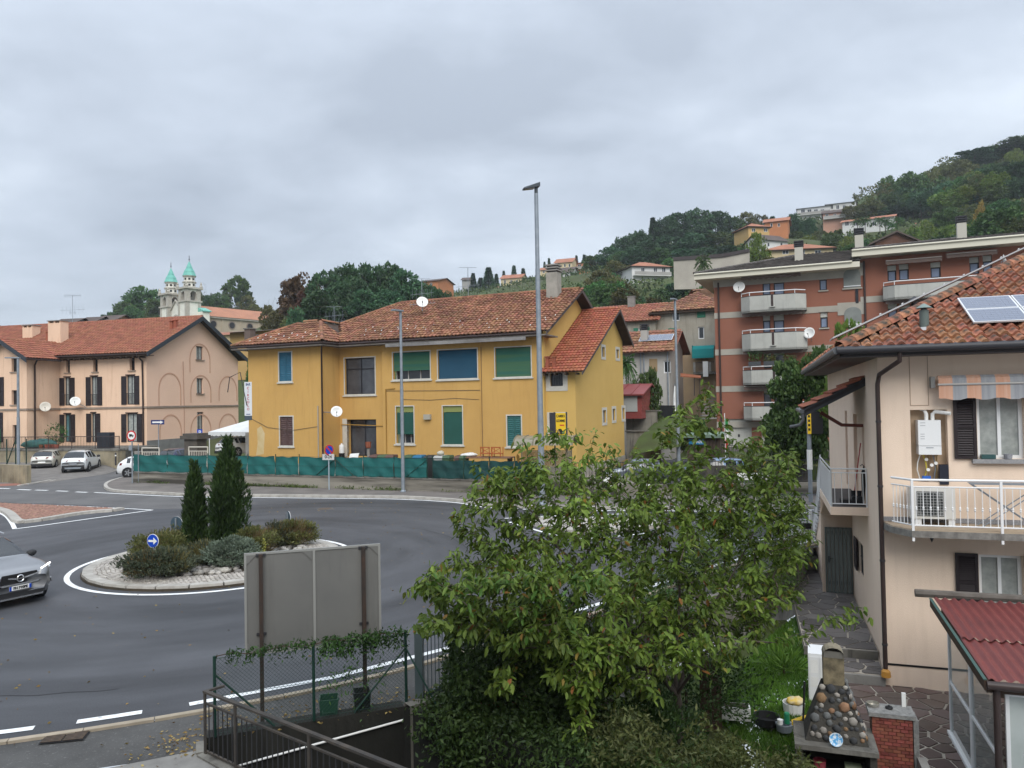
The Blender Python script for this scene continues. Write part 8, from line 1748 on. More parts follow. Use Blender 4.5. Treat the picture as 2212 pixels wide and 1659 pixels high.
f1=Fr(b_,48);disc(f1,0,z,.05,.30,REDS).build('rim',REDS,t);disc(f1,0,z,.063,.235,mat('sign_violet',(.08,.06,.20),rough=.4),.005).build('face',BLUE,t);MB().prism([f1.at(a,z+b,.07) for a,b in((-.19,.13),(-.13,.19),(.19,-.13),(.13,-.19))],f1.n*.003).build('slash',REDS,t)
f=Fr(b_,-12);zp=PD(711,987,b_.y).z;MB().fbox(f,-.36,zp-.17,.36,zp+.17,.05,.06).build('plate',mat('plate_grey',(.50,.50,.48),rough=.5),t);text('0-24',f,0,zp,.062,.24,BLACK,t)
sA,sB_=PZ(1135,1066,.1),PZ(1230,1068,.1);SHF=Fr(V((sA.x,sA.y,0)),-14);ws_=(sB_-sA).length
bs=thing('bus_shelter','bus shelter with arched translucent roof on the far pavement','bus shelter',sA)
zS=PD(1135,966,sA.y).z;OLM=mat('shelter_frame',(.16,.14,.09),rough=.5);OLP=mat('smoked_roof',(.24,.215,.16),(.19,.17,.12),2,rough=.25)
for s in(0,ws_):
 for t_ in(-.7,.7):MB().tube([SHF.at(s,.1,t_),SHF.at(s,zS,t_)],.035,6).build('post',OLM,bs)
n=6
for i in range(n):
 a0,a1=-.35+(ws_+.7)*i/n,-.35+(ws_+.7)*(i+1)/n;P=[[SHF.at(a,zS+.62*math.sin(math.pi*(.08+.84*k/10)),1.1*math.cos(math.pi*(.02+.96*k/10))) for k in range(11)] for a in(a0+.02,a1-.02)]
 MB().grid(P).build('roof_panel',OLP,bs,True)
for i in range(n+1):a=-.35+(ws_+.7)*i/n;MB().tube([SHF.at(a,zS+.63*math.sin(math.pi*(.08+.84*k/10)),1.11*math.cos(math.pi*(.02+.96*k/10))) for k in range(11)],.03,5).build('roof_rib',OLM,bs)
MB().fbox(SHF,.05,.5,ws_-.05,zS-.2,-.7,-.68).build('back_panel',clearmat('shelter_glass',(.4,.38,.3),.45),bs)
for s in(.0,ws_):MB().fbox(SHF,s-.01,.5,s+.01,zS-.2,-.65,.5).build('side_panel',clearmat('shelter_glass',(.4,.38,.3),.45),bs)
b_=PD(1213,1000,40.3);b_.z=.1;z0,z1=PD(1213,941,40.3).z,PD(1212,892,40.3).z;t=thing('tyre_shop_sign','yellow tyre shop sign reading CAMBIO GOMME with a car drawing on dark posts','sign',b_);f=Fr(b_,-22);hw_=.27
MB().fbox(f,-hw_,z0,hw_,z1,-.03,.02).build('panel',YELS,t);MB().fbox(f,-hw_-.36,z0-.1,-hw_-.01,z1+.02,-.06,.0).build('dark_side',DARKM,t)
for s in(-hw_-.1,hw_+.04):MB().tube([f.at(s,.1,-.05),f.at(s,z1+.05,-.05)],.04,6).build('post',DARKM,t)
text('CAMBIO',f,0,z1-.17,.025,.19,BLACK,t,sx=.66);text('GOMME',f,0,z1-.42,.025,.19,BLACK,t,sx=.72)
MB().prism([f.at(a,z0+b,.022) for a,b in((-.2,.08),(.2,.08),(.22,.2),(.1,.25),(.02,.36),(-.12,.36),(-.16,.24),(-.22,.2))],f.n*.004).build('car_picture',BLACK,t);MB().fbox(f,-.05,z1-.68,.2,z1-.62,.022,.026).build('red_arrow',REDS,t)
for k,px in enumerate((1317,1400)):
 b_=PZ(px,1085,.1);z=PD(px,1038,b_.y).z;t=thing('chevron_sign',('black and white chevron board at the bend, left one of two','black and white chevron board at the bend, right one of two')[k],'road sign',b_,'chevron boards at the bend');f=Fr(b_,-10);h=.34
 MB().tube([b_,V((b_.x,b_.y,z))],.035,6).build('pole',GALV,t);MB().fbox(f,-h,z-h,h,z+h,.04,.06).build('board',BLACK,t)
 MB().prism([f.at(a*h,z+b*h,.062) for a,b in((-.9,0),(.1,.95),(.75,.95),(-.25,0),(.75,-.95),(.1,-.95))],f.n*.004).build('chevron',WHITE,t)
b_=PZ(1632,1072,.1);z=PD(1632,1029,b_.y).z;t=thing('place_name_sign','white place name board ending in ZA behind the cherry tree','road sign',b_);f=Fr(b_,-8)
for s in(-.5,.5):MB().tube([f.at(s,.1,0),f.at(s,z,0)],.03,6).build('post',GALV,t)
MB().fbox(f,-.85,z-.17,.62,z+.17,.03,.05).build('board',WHITE,t);text('ZA',f,.38,z,.052,.26,BLACK,t)
b_=PZ(1751,1066,.5);t=thing('post_sign','yellow vertical sign on a grey lamp post near the peach house','sign',b_);zt_=PD(1748,890,b_.y).z
MB().tube([b_-ZUP*.5,V((b_.x,b_.y,zt_-.1))],.10,8).build('pole',GALV,t);f=Fr(b_,-60);z1,z0=PD(1747,890,b_.y).z,PD(1747,915,b_.y).z
r0_,r1_=PD(1746,889,b_.y).z,PD(1746,937,b_.y).z;f=Fr(b_,-20);MB().fbox(f,-.06,r1_,.1,r0_,.13,.2).build('panel',YELS,t);MB().fbox(f,.1,r1_,.6,r0_,.13,.2).build('dark_panel',BLACK,t)
for k in range(5):MB().fbox(f,-.03,r1_+.15+k*.2,.06,r1_+.26+k*.2,.2,.205).build('lettering_mark',BLACK,t)
MB().lathe([(.12,0),(.12,.9)],V((b_.x,b_.y,1.6)),10).build('poster_sleeve',WHITE,t)
for k,(px,py,d) in enumerate(((250,1005,60),(412,985,57),(431,965,60))):
 b_=PD(px,py,d);b_.z=max(0,b_.z);t=thing('bollard',('dark bollard with white band beside the parked white crossover','dark bollard near the white gate','dark bollard by the gate pillar')[k],'bollard',b_,'bollards by the side street');MB().lathe([(.06,0),(.06,.95),(.03,1.0)],b_,10).build('shaft',DARKM,t);MB().lathe([(.064,.72),(.064,.82)],b_,10).build('white_band',WHITE,t)
GPm=mat('pillar_stone',(.11,.095,.08),(.06,.055,.048),2,rough=.95);b_=PD(412,1000,54);b_.z=.5;f=Fr(b_,-18);gp=thing('gate_pillar','old dark stone gate pillar with moulded cap','pillar',b_)
zt_=PD(412,938,54).z;MB().fbox(f,-.55,.3,.55,zt_-.35,-1.0,0).build('shaft',GPm,gp);MB().fbox(f,-.75,zt_-.35,.75,zt_-.1,-1.2,.2).build('cap',GPm,gp);MB().fbox(f,-.62,zt_-.1,.62,zt_+.05,-1.08,.08).build('cap_top',GPm,gp)
for k,(xa,xb) in enumerate(((307,344),(406+2,449))):
 a,b=PD(xa,1000,53.2),PD(xb,1000,52.8);a.z=b.z=.75;t=thing('white_gate',('low white iron gate leaf left of the dark pillar','white iron gate leaf right of the dark pillar')[k],'gate',a);hgt=(PD(xa,968 if k==0 else 966,53).z)-.75
 railing(t,a,b,hgt,mat('cream_iron',(.55,.51,.44),rough=.6),gap=.14,post=.04,bar=.02,top2=hgt*.8,name='gate_bar')
b_=PD(305,1000,53);tag(MB().vbox(V((b_.x-.5,b_.y,.5)),V((.4,0,0)),V((0,.4,0)),ZUP*(PD(305,975,53).z-.5)).build('gate_post',CONC,None,org=b_),'pale concrete post beside the left white gate leaf','post')
ct_=thing('canopy_tent','white canopy tent with scalloped edge beside the yellow house','tent',PD(495,960,57));TF=Fr(PD(450,950,57),-24);s0,z0=TF.loc(450,933);s1=TF.loc(560,933)[0];zP=TF.loc(500,907)[1];zv=TF.loc(470,940)[1]
mid=TF.at((s0+s1)/2,zP,-2.0);cs=[TF.at(s0,z0,0),TF.at(s1,z0,0),TF.at(s1,z0,-4),TF.at(s0,z0,-4)];TW=mat('tent_white',(.62,.63,.62),(.52,.53,.53),1,rough=.7)
MB().add([*cs,mid],[(0,1,4),(1,2,4),(2,3,4),(3,0,4)]).build('roof',TW,ct_)
MB().grid([[TF.at(s0+(s1-s0)*i/48,z0,.01) for i in range(49)],[TF.at(s0+(s1-s0)*i/48,zv-.08*abs(math.sin(i*.8)),.015) for i in range(49)]]).build('valance',TW,ct_)
for s in(s0+.05,s1-.05):
 for t_ in(-.05,-3.9):MB().tube([TF.at(s,.8,t_),TF.at(s,z0,t_)],.035,6).build('pole',WHITEM,ct_)
bx=thing('brick_pier','pale concrete pier with orange brick panel at the yellow house corner','pier',PD(537,1000,50));f=Fr(PD(533,1000,50.5),-24);MB().fbox(f,-.1,.5,.35,PD(537,935,50).z,-.4,0).build('pier',CONC,bx);MB().fbox(f,-.75,.7,-.12,1.45,-.2,0).build('brick_panel',TERRA,bx)
# ------------------------------------------------------------ cars
PAINTS={}
def paint(name,c,metal=.3,rough=.28):return mat(name,c,rough=rough,metal=metal,coat=.6,spec=.5)
CGL=mat('car_glass',(.012,.014,.016),rough=.05,spec=.7);CLAD=mat('car_cladding',(.025,.025,.027),rough=.6);CHR=mat('chrome',(.55,.56,.57),rough=.2,metal=.8);LIT=mat('headlamp_glass',(.55,.58,.62),(.2,.21,.23),9,rough=.1,spec=.7);TAIL=mat('tail_lamp',(.16,.01,.012),rough=.15,spec=.6);RIM=mat('alloy_rim',(.32,.33,.34),rough=.35,metal=.6)
def car(name,label,pos,head,col,prof,cat='car',rims=True,front=None,rear=None,glassx=None,clad=True,group=None,wheelx=(1.3,-1.32),wr=.345):
 """car > body, windows, wheels (> rim), lamps, bumper; x forward, y left"""
 t=thing(name,label,cat,pos,group);c_,s_=math.cos(R(head)),math.sin(R(head));p0=V(pos)
 W=lambda x,y,z:p0+V((x*c_-y*s_,x*s_+y*c_,z))
 K=np.array(prof,float);xs=[]
 for i in range(len(K)-1):
  n=max(1,int(abs(K[i,0]-K[i+1,0])/.12));xs+=[K[i,0]+(K[i+1,0]-K[i,0])*j/n for j in range(n)]
 xs.append(K[-1,0]);xs=np.array(xs);q=[np.interp(-xs,-K[:,0],K[:,k]) for k in range(1,6)]
 for k in range(5):
  a=q[k].copy();a[1:-1]=(q[k][:-2]+2*q[k][1:-1]+q[k][2:])/4;q[k]=a
 rings=[]
 for i,x in enumerate(xs):
  hw,zs,zb,zt,rw=(q[k][i] for k in range(5));dz=zt-zb
  half=[(0,zs),(hw*.88,zs),(hw*.97,zs+.10),(hw,zs+(zb-zs)*.45),(hw*.985,zs+(zb-zs)*.78),(hw*.95,zb),(rw+(hw*.95-rw)*.12,zb+dz*.82),(rw*.86,zb+dz*.97),(0,zt+.015)]
  rings.append([W(x,y,z) for y,z in half]+[W(x,-y,z) for y,z in half[-2:0:-1]])
 gx0,gx1,wsx,rwx=glassx
 body,win=MB(),MB();n=16
 vs=[p for r in rings for p in r];bf,gf=[],[]
 for i in range(len(rings)-1):
  xm=(xs[i]+xs[i+1])/2
  for k in range(n):
   f=(i*n+k,i*n+(k+1)%n,(i+1)*n+(k+1)%n,(i+1)*n+k)
   side,top=k in(5,10),k in(6,7,8,9);g=False
   if side and gx0<xm<gx1 and not any(abs(xm-p_)<.05 for p_ in(-.28,-1.02)):g=True
   if(top and(wsx[0]<xm<wsx[1] or rwx[0]<xm<rwx[1])):g=True
   (gf if g else bf).append(f)
 bf+=[tuple(range(n)),tuple((len(rings)-1)*n+k for k in range(n-1,-1,-1))]
 def sub(fs_,nm,m,sm=True):
  b=MB();b.v=[tuple(p) for p in vs];b.f=fs_;used=sorted({i for f in fs_ for i in f});mp_={u:i for i,u in enumerate(used)};b.v=[b.v[u] for u in used];b.f=[tuple(mp_[i] for i in f) for f in fs_]
  return b.build(nm,m,t,sm)
 sub(bf,'body',col);sub(gf,'windows',CGL,False)
 hw0=max(K[:,1])
 for x in wheelx:
  for sy in(1,-1):
   c=W(x,sy*(hw0-.1),wr);ax=V((-s_*sy,c_*sy,0))
   arch_=MB().lathe([(wr+.075,-.06),(wr+.075,.105),(wr-.01,.105),(wr-.01,-.06)],c,22,axis=ax,close=False).build('wheel_arch',CLAD if clad else BLACK,t)
   w_=MB().lathe([(.2,-.1),(wr,-.1),(wr,.09),(wr-.04,.115),(.24,.11),(.24,.0)],c,22,axis=ax).build('wheel',BLACK,t,True)
   MB().lathe([(.235,.07),(.22,.10),(.05,.095),(.045,.12)],c,20,axis=ax).build('rim',CLAD,w_)
   x_=V((c_,s_,0))
   for k in range(5):
    a=k*1.2566;d=x_*math.cos(a)+ZUP*math.sin(a);e=x_*-math.sin(a)+ZUP*math.cos(a);MB().hexa([c+ax*.10+d*.04-e*.04,c+ax*.10+d*.04+e*.04,c+ax*.10+d*.225+e*.03,c+ax*.10+d*.225-e*.03]+[q2+ax*.022 for q2 in(c+ax*.10+d*.04-e*.04,c+ax*.10+d*.04+e*.04,c+ax*.10+d*.225+e*.03,c+ax*.10+d*.225-e*.03)]).build('spoke',RIM,w_)
 if clad:
  for sy in(1,-1):MB().hexa([W(-.95,sy*(hw0-.02),.2),W(.95,sy*(hw0-.02),.2),W(.95,sy*(hw0+.012),.2),W(-.95,sy*(hw0+.012),.2),W(-.95,sy*(hw0-.02),.36),W(.95,sy*(hw0-.02),.36),W(.95,sy*(hw0+.012),.34),W(-.95,sy*(hw0+.012),.34)]).build('sill_cladding',CLAD,t)
 for sy in(1,-1):
  m_=W(.72,sy*(hw0+.09),1.06);MB().lathe([(.03,-.13),(.085,-.09),(.095,.03),(.05,.11)],m_,8,axis=V((-s_,c_,.1))*sy).build('mirror',CLAD,t,True)
 return t,W
SUV=[(2.14,.66,.36,.70,.73,.5),(2.10,.76,.27,.80,.84,.6),(1.95,.85,.22,.90,.955,.68),(1.55,.90,.21,.97,1.03,.72),(1.02,.905,.2,1.01,1.09,.74),(.98,.905,.2,1.01,1.10,.74),(.22,.905,.2,1.03,1.555,.60),(-.45,.905,.2,1.05,1.615,.62),(-1.35,.90,.2,1.09,1.57,.60),(-1.62,.89,.21,1.09,1.50,.60),(-2.0,.86,.24,1.0,1.10,.70),(-2.08,.84,.27,.9,.95,.7),(-2.14,.76,.34,.76,.79,.6)]
HATCH=[(2.0,.62,.34,.62,.65,.5),(1.95,.74,.26,.72,.76,.58),(1.8,.82,.2,.80,.86,.66),(1.4,.86,.19,.88,.95,.70),(.98,.87,.18,.92,1.01,.72),(.94,.87,.18,.92,1.02,.72),(.12,.87,.18,.95,1.43,.58),(-.5,.87,.18,.97,1.455,.59),(-1.35,.86,.19,1.0,1.40,.57),(-1.5,.86,.2,1.0,1.36,.58),(-1.88,.82,.24,.95,1.02,.68),(-1.97,.8,.28,.82,.86,.66),(-2.02,.72,.34,.68,.7,.58)]
GX=(-1.55,.62,(.27,.97),(-1.98,-1.52));GXH=(-1.4,.55,(.17,.93),(-1.86,-1.42))
def hexq(W,P,d,m,name,t):
 """thin plate from four (x, y, z) corners, thickness along +x"""
 return MB().hexa([W(*p) for p in P]+[W(p[0]+d,p[1],p[2]) for p in P]).build(name,m,t)
hd=-31;fc=V((-12.6,19.4,0));pos=fc-V((math.cos(R(hd)),math.sin(R(hd)),0))*2.14
t,W=car('grey_car','silver grey crossover car entering the roundabout with lit daytime lamps',pos,hd,paint('silver_paint',(.22,.225,.235),.5,.3),SUV,glassx=GX)
hexq(W,[(2.10,.50,.60),(2.13,-.50,.60),(2.13,-.42,.84),(2.10,.42,.84)],.03,BLACK,'grille',t)
hexq(W,[(2.13,.44,.56),(2.16,-.44,.56),(2.16,-.48,.60),(2.13,.48,.60)],.02,CHR,'grille_trim',t)
for sy in(1,-1):MB().hexa([W(2.15,sy*.10,.70),W(2.15,sy*.10,.74),W(2.10,sy*.46,.79),W(2.10,sy*.46,.765),W(2.18,sy*.10,.70),W(2.18,sy*.10,.74),W(2.13,sy*.46,.79),W(2.13,sy*.46,.765)]).build('chrome_wing',CHR,t)
MB().lathe([(.078,0),(.095,.012),(.078,.024),(.066,.012),(.078,0)],W(2.165,0,.72),20,axis=W(1,0,0)-W(0,0,0),close=False).build('emblem_ring',CHR,t)
MB().hexa([W(2.175,-.09,.705),W(2.175,.09,.725),W(2.175,.09,.738),W(2.175,-.09,.718),W(2.19,-.09,.705),W(2.19,.09,.725),W(2.19,.09,.738),W(2.19,-.09,.718)]).build('emblem_bolt',CHR,t)
LITON=bpy.data.materials.new('daytime_lamp');LITON.use_nodes=True;LITON.node_tree.nodes['Principled BSDF'].inputs['Emission Color'].default_value=(1,.98,.92,1);LITON.node_tree.nodes['Principled BSDF'].inputs['Emission Strength'].default_value=2.2
for sy in(1,-1):
 h_=MB().hexa([W(2.06,sy*.50,.76),W(1.78,sy*.86,.84),W(1.74,sy*.87,.92),W(2.03,sy*.52,.86),W(2.13,sy*.50,.75),W(1.86,sy*.895,.83),W(1.80,sy*.895,.935),W(2.08,sy*.52,.88)]).build('headlamp',LIT,t)
 MB().hexa([W(2.10,sy*.54,.855),W(1.84,sy*.885,.915),W(1.83,sy*.885,.93),W(2.09,sy*.54,.875),W(2.125,sy*.54,.855),W(1.865,sy*.905,.915),W(1.855,sy*.905,.93),W(2.115,sy*.54,.875)]).build('light_strip',LITON,h_)
 MB().hexa([W(2.02,sy*.58,.42),W(1.86,sy*.84,.46),W(1.86,sy*.84,.56),W(2.02,sy*.58,.54),W(2.10,sy*.58,.42),W(1.93,sy*.875,.46),W(1.93,sy*.875,.56),W(2.10,sy*.58,.54)]).build('fog_lamp_recess',CLAD,t);MB().hexa([W(2.06,sy*.6,.50),W(1.92,sy*.85,.54),W(1.92,sy*.85,.56),W(2.06,sy*.6,.52),W(2.115,sy*.6,.50),W(1.95,sy*.882,.54),W(1.95,sy*.882,.56),W(2.115,sy*.6,.52)]).build('fog_trim',CHR,t)
hexq(W,[(2.09,.62,.26),(2.12,-.62,.26),(2.14,-.6,.40),(2.11,.6,.40)],.025,CLAD,'lower_intake',t);hexq(W,[(2.13,.55,.22),(2.13,-.55,.22),(2.14,-.55,.26),(2.14,.55,.26)],.03,CHR,'skid_plate',t)
for sy in(1,-1):MB().tube([W(.1,sy*.6,1.60),W(-.5,sy*.62,1.655),W(-1.3,sy*.6,1.61)],.018,6).build('roof_rail',CHR,t)
pl=hexq(W,[(2.15,.26,.435),(2.15,-.26,.435),(2.155,-.26,.545),(2.155,.26,.545)],.012,WHITE,'number_plate',t)
for y in(.235,-.235):hexq(W,[(2.163,y+.025,.436),(2.163,y-.025,.436),(2.168,y-.025,.544),(2.168,y+.025,.544)],.003,BLUE,'plate_band',t)
pfm=Fr(W(2.172,0,0),hd+90);text('FH 710PE',pfm,0,.49,.003,.085,BLACK,t,ex=.001)
WHP,CRM=paint('white_car_paint',(.66,.67,.67),0,.3),paint('cream_car_paint',(.50,.485,.43),0,.3)
def rear_kit(W,t,xr,hw,suv):
 for sy in(1,-1):
  MB().hexa([W(xr+.10,sy*.30 if not suv else sy*.46,.84),W(xr+.34,sy*(hw-.01),.86),W(xr+.40,sy*(hw-.02),1.0),W(xr+.12,sy*.34,.94),W(xr-.0,sy*.30 if not suv else sy*.46,.84),W(xr+.20,sy*(hw+.01),.85),W(xr+.26,sy*(hw+.005),1.01),W(xr+.03,sy*.34,.95)]).build('tail_lamp',TAIL,t)
 hexq(W,[(xr+.02,.78,.24),(xr+.02,-.78,.24),(xr-.0,-.74,.56 if suv else.44),(xr-.0,.74,.56 if suv else.44)],-.045,CLAD,'bumper',t)
 if suv:hexq(W,[(xr-.03,.5,.30),(xr-.03,-.5,.30),(xr-.03,-.58,.42),(xr-.03,.58,.42)],-.03,GALV,'skid_plate',t)
 hexq(W,[(xr+.01,.27,.60 if suv else.50),(xr+.01,-.27,.60 if suv else.50),(xr+.03,-.27,.72 if suv else.61),(xr+.03,.27,.72 if suv else.61)],-.05,mat('plate_dark',(.20,.21,.23),rough=.4) if suv else WHITE,'number_plate',t)
b_=PZ(158,1021,.22);hd2=104;p2=V((b_.x,b_.y,0.2))+V((math.cos(R(hd2)),math.sin(R(hd2)),0))*2.1
t,W=car('white_car','white crossover seen from behind, nearer of two cars parked before the pink house',p2,hd2,WHP,SUV,glassx=GX);rear_kit(W,t,-2.14,.86,True)
for sy in(1,-1):MB().tube([W(.1,sy*.6,1.60),W(-.5,sy*.62,1.655),W(-1.3,sy*.6,1.61)],.02,6).build('roof_rail',CLAD,t)
b_=PZ(90,1013,.25);hd2=106;p2=V((b_.x,b_.y,0.22))+V((math.cos(R(hd2)),math.sin(R(hd2)),0))*2.0
t,W=car('cream_car','cream white hatchback seen from behind beside the white crossover',p2,hd2,CRM,HATCH,glassx=GXH,clad=False,wheelx=(1.22,-1.25),wr=.32);rear_kit(W,t,-2.02,.83,False)
p2=PD(325,1018,54.5);p2.z=.1;t,W=car('white_car','white car partly hidden behind the left end of the teal fence',p2,10,WHP,HATCH,glassx=GXH,clad=False,wheelx=(1.22,-1.25),wr=.32);rear_kit(W,t,-2.02,.83,False)
p2=PD(388,1003,58);p2.z=.4;t,W=car('dark_blue_car','dark blue hatchback behind the low white gate',p2,80,paint('dark_blue_paint',(.03,.035,.08),.3),HATCH,glassx=GXH,clad=False,wheelx=(1.22,-1.25),wr=.32);rear_kit(W,t,-2.02,.83,False)
p2=PD(526,988,58.5);p2.z=1.2;t,W=car('white_car','white car under the canopy tent beside the yellow house',p2,60,WHP,HATCH,glassx=GXH,clad=False,wheelx=(1.22,-1.25),wr=.32);rear_kit(W,t,-2.02,.83,False)
p2=PD(1365,1046,43.5);p2.z=.1;t,W=car('blue_grey_car','blue grey car parked behind the railing past the yellow house',p2,188,paint('blue_grey_paint',(.10,.12,.15),.4),HATCH,glassx=GXH,clad=False,wheelx=(1.22,-1.25),wr=.32);rear_kit(W,t,-2.02,.83,False)
p2=PD(1545,1053,43);p2.z=.1;t,W=car('blue_car','light blue car glimpsed through the cherry tree before the stone wall',p2,185,paint('light_blue_paint',(.16,.24,.36),.4),HATCH,glassx=GXH,clad=False,wheelx=(1.22,-1.25),wr=.32);rear_kit(W,t,-2.02,.83,False)
# ------------------------------------------------------------ planting on the roundabout
rng=np.random.default_rng(8);random.seed(8)
CYP=leafmat('cypress_spray',(.012,.036,.010),(.032,.07,.018),rnd=.35,trans=.1)
def cypress(label,px,d,ztop,rad_,n,seed):
 r_=np.random.default_rng(seed);p=PD(px,1180,d);p.z=.12;t=thing('cypress',label,'cypress',p);h=ztop-p.z
 k=11;so_=r_.uniform(0,.62,k)*rad_;sa=r_.uniform(0,6.28,k);so_[0]=0;sh=h*(1-.38*(so_/rad_))*r_.uniform(.82,1.0,k);sh[0]=h;sr=rad_*r_.uniform(.36,.58,k)
 i=r_.integers(0,k,n);z=r_.uniform(0,1,n)**.85;a=r_.uniform(0,2*np.pi,n);prof_=np.where(z<.12,.5+z*4,np.clip(1.0-np.maximum(0,z-.62)*2.2,.08,1));rr=sr[i]*prof_*(1+.2*np.sin(a*4+z*13+i))*r_.uniform(.3,1,n)**.45
 c=np.stack([p.x+np.cos(sa[i])*so_[i]+np.cos(a)*rr,p.y+np.sin(sa[i])*so_[i]+np.sin(a)*rr,p.z+z*sh[i]],1);ax=unit(np.stack([np.cos(a)*.4,np.sin(a)*.4,np.ones(n)*.95],1)+r_.normal(size=(n,3))*.25)
 leafcloud('foliage',c,ax,r_.uniform(.09,.26,n),.13,CYP,t)
 MB().tube([p-ZUP*.1,p+ZUP*h*.85],[.09,.02],6).build('trunk',BARK,t)
 return t
cypress('narrow dark cypress on the roundabout, left and shorter one',421,24.6,PD(421,1000,24.6).z,.50,10500,1);cypress('narrow dark cypress on the roundabout, right and taller one',495,24.9,PD(492,948,24.9).z,.68,16000,2)
LAV=leafmat('lavender_leaf',(.05,.07,.04),(.105,.125,.08),rnd=.35,trans=.15);LAVD=leafmat('dark_lavender_leaf',(.032,.045,.028),(.07,.085,.05),rnd=.35,trans=.15);SILV=leafmat('silver_shrub_leaf',(.075,.11,.075),(.15,.19,.14),rnd=.35,trans=.15);STRAW=leafmat('straw_spike',(.12,.09,.035),(.22,.19,.08),rnd=.4,trans=.2);OLV2=leafmat('olive_shrub_leaf',(.065,.08,.022),(.14,.15,.05),rnd=.4,trans=.2)
for px,py,d,rx,ry,h,m,sm_,lab,n in((325,1240,21.75,.86,.75,.85,LAVD,STRAW,'dark round lavender bush at the near left of the roundabout',6000),(375,1232,22.0,.62,.6,.8,LAV,STRAW,'grey green lavender bush right of the dark one',4000),(345,1190,24.2,1.0,.9,.95,OLV2,STRAW,'straw coloured lavender behind the blue arrow sign',6000),(400,1180,25.6,.9,.8,.95,OLV2,STRAW,'olive lavender clump at the foot of the left cypress',4500),(440,1200,23.4,.7,.6,.7,LAVD,STRAW,'low dark olive bush between the cypresses and the river stones',3500),(500,1195,22.9,.78,.65,.95,SILV,None,'silvery leaved shrub before the right cypress',5500),(548,1175,24.6,.8,.8,.95,OLV2,STRAW,'yellowish lavender clump right of the tall cypress',4500),(600,1165,26.1,.7,.65,.85,LAVD,STRAW,'dark lavender clump left of the far direction sign',4000),(640,1165,26.3,.75,.7,.95,OLV2,STRAW,'spiky green bush under the far direction sign',5500)):
 p=PD(px,py,d);shrub('lavender_bush',lab,(p.x,p.y,.13),rx*.9,ry*.88,h*.95,m,n,.085,(700,.34,sm_) if sm_ else None,group='planting on the roundabout',wd=.2,up=.7)
p=PD(571,1190,23.2);p.z=.15;shrub('mullein','single yellow flowering stalk rising behind the hoarding',p,.035,.035,.8,mat('yellow_flower',(.30,.30,.06)),110,.04,cat='plant',wd=.3)
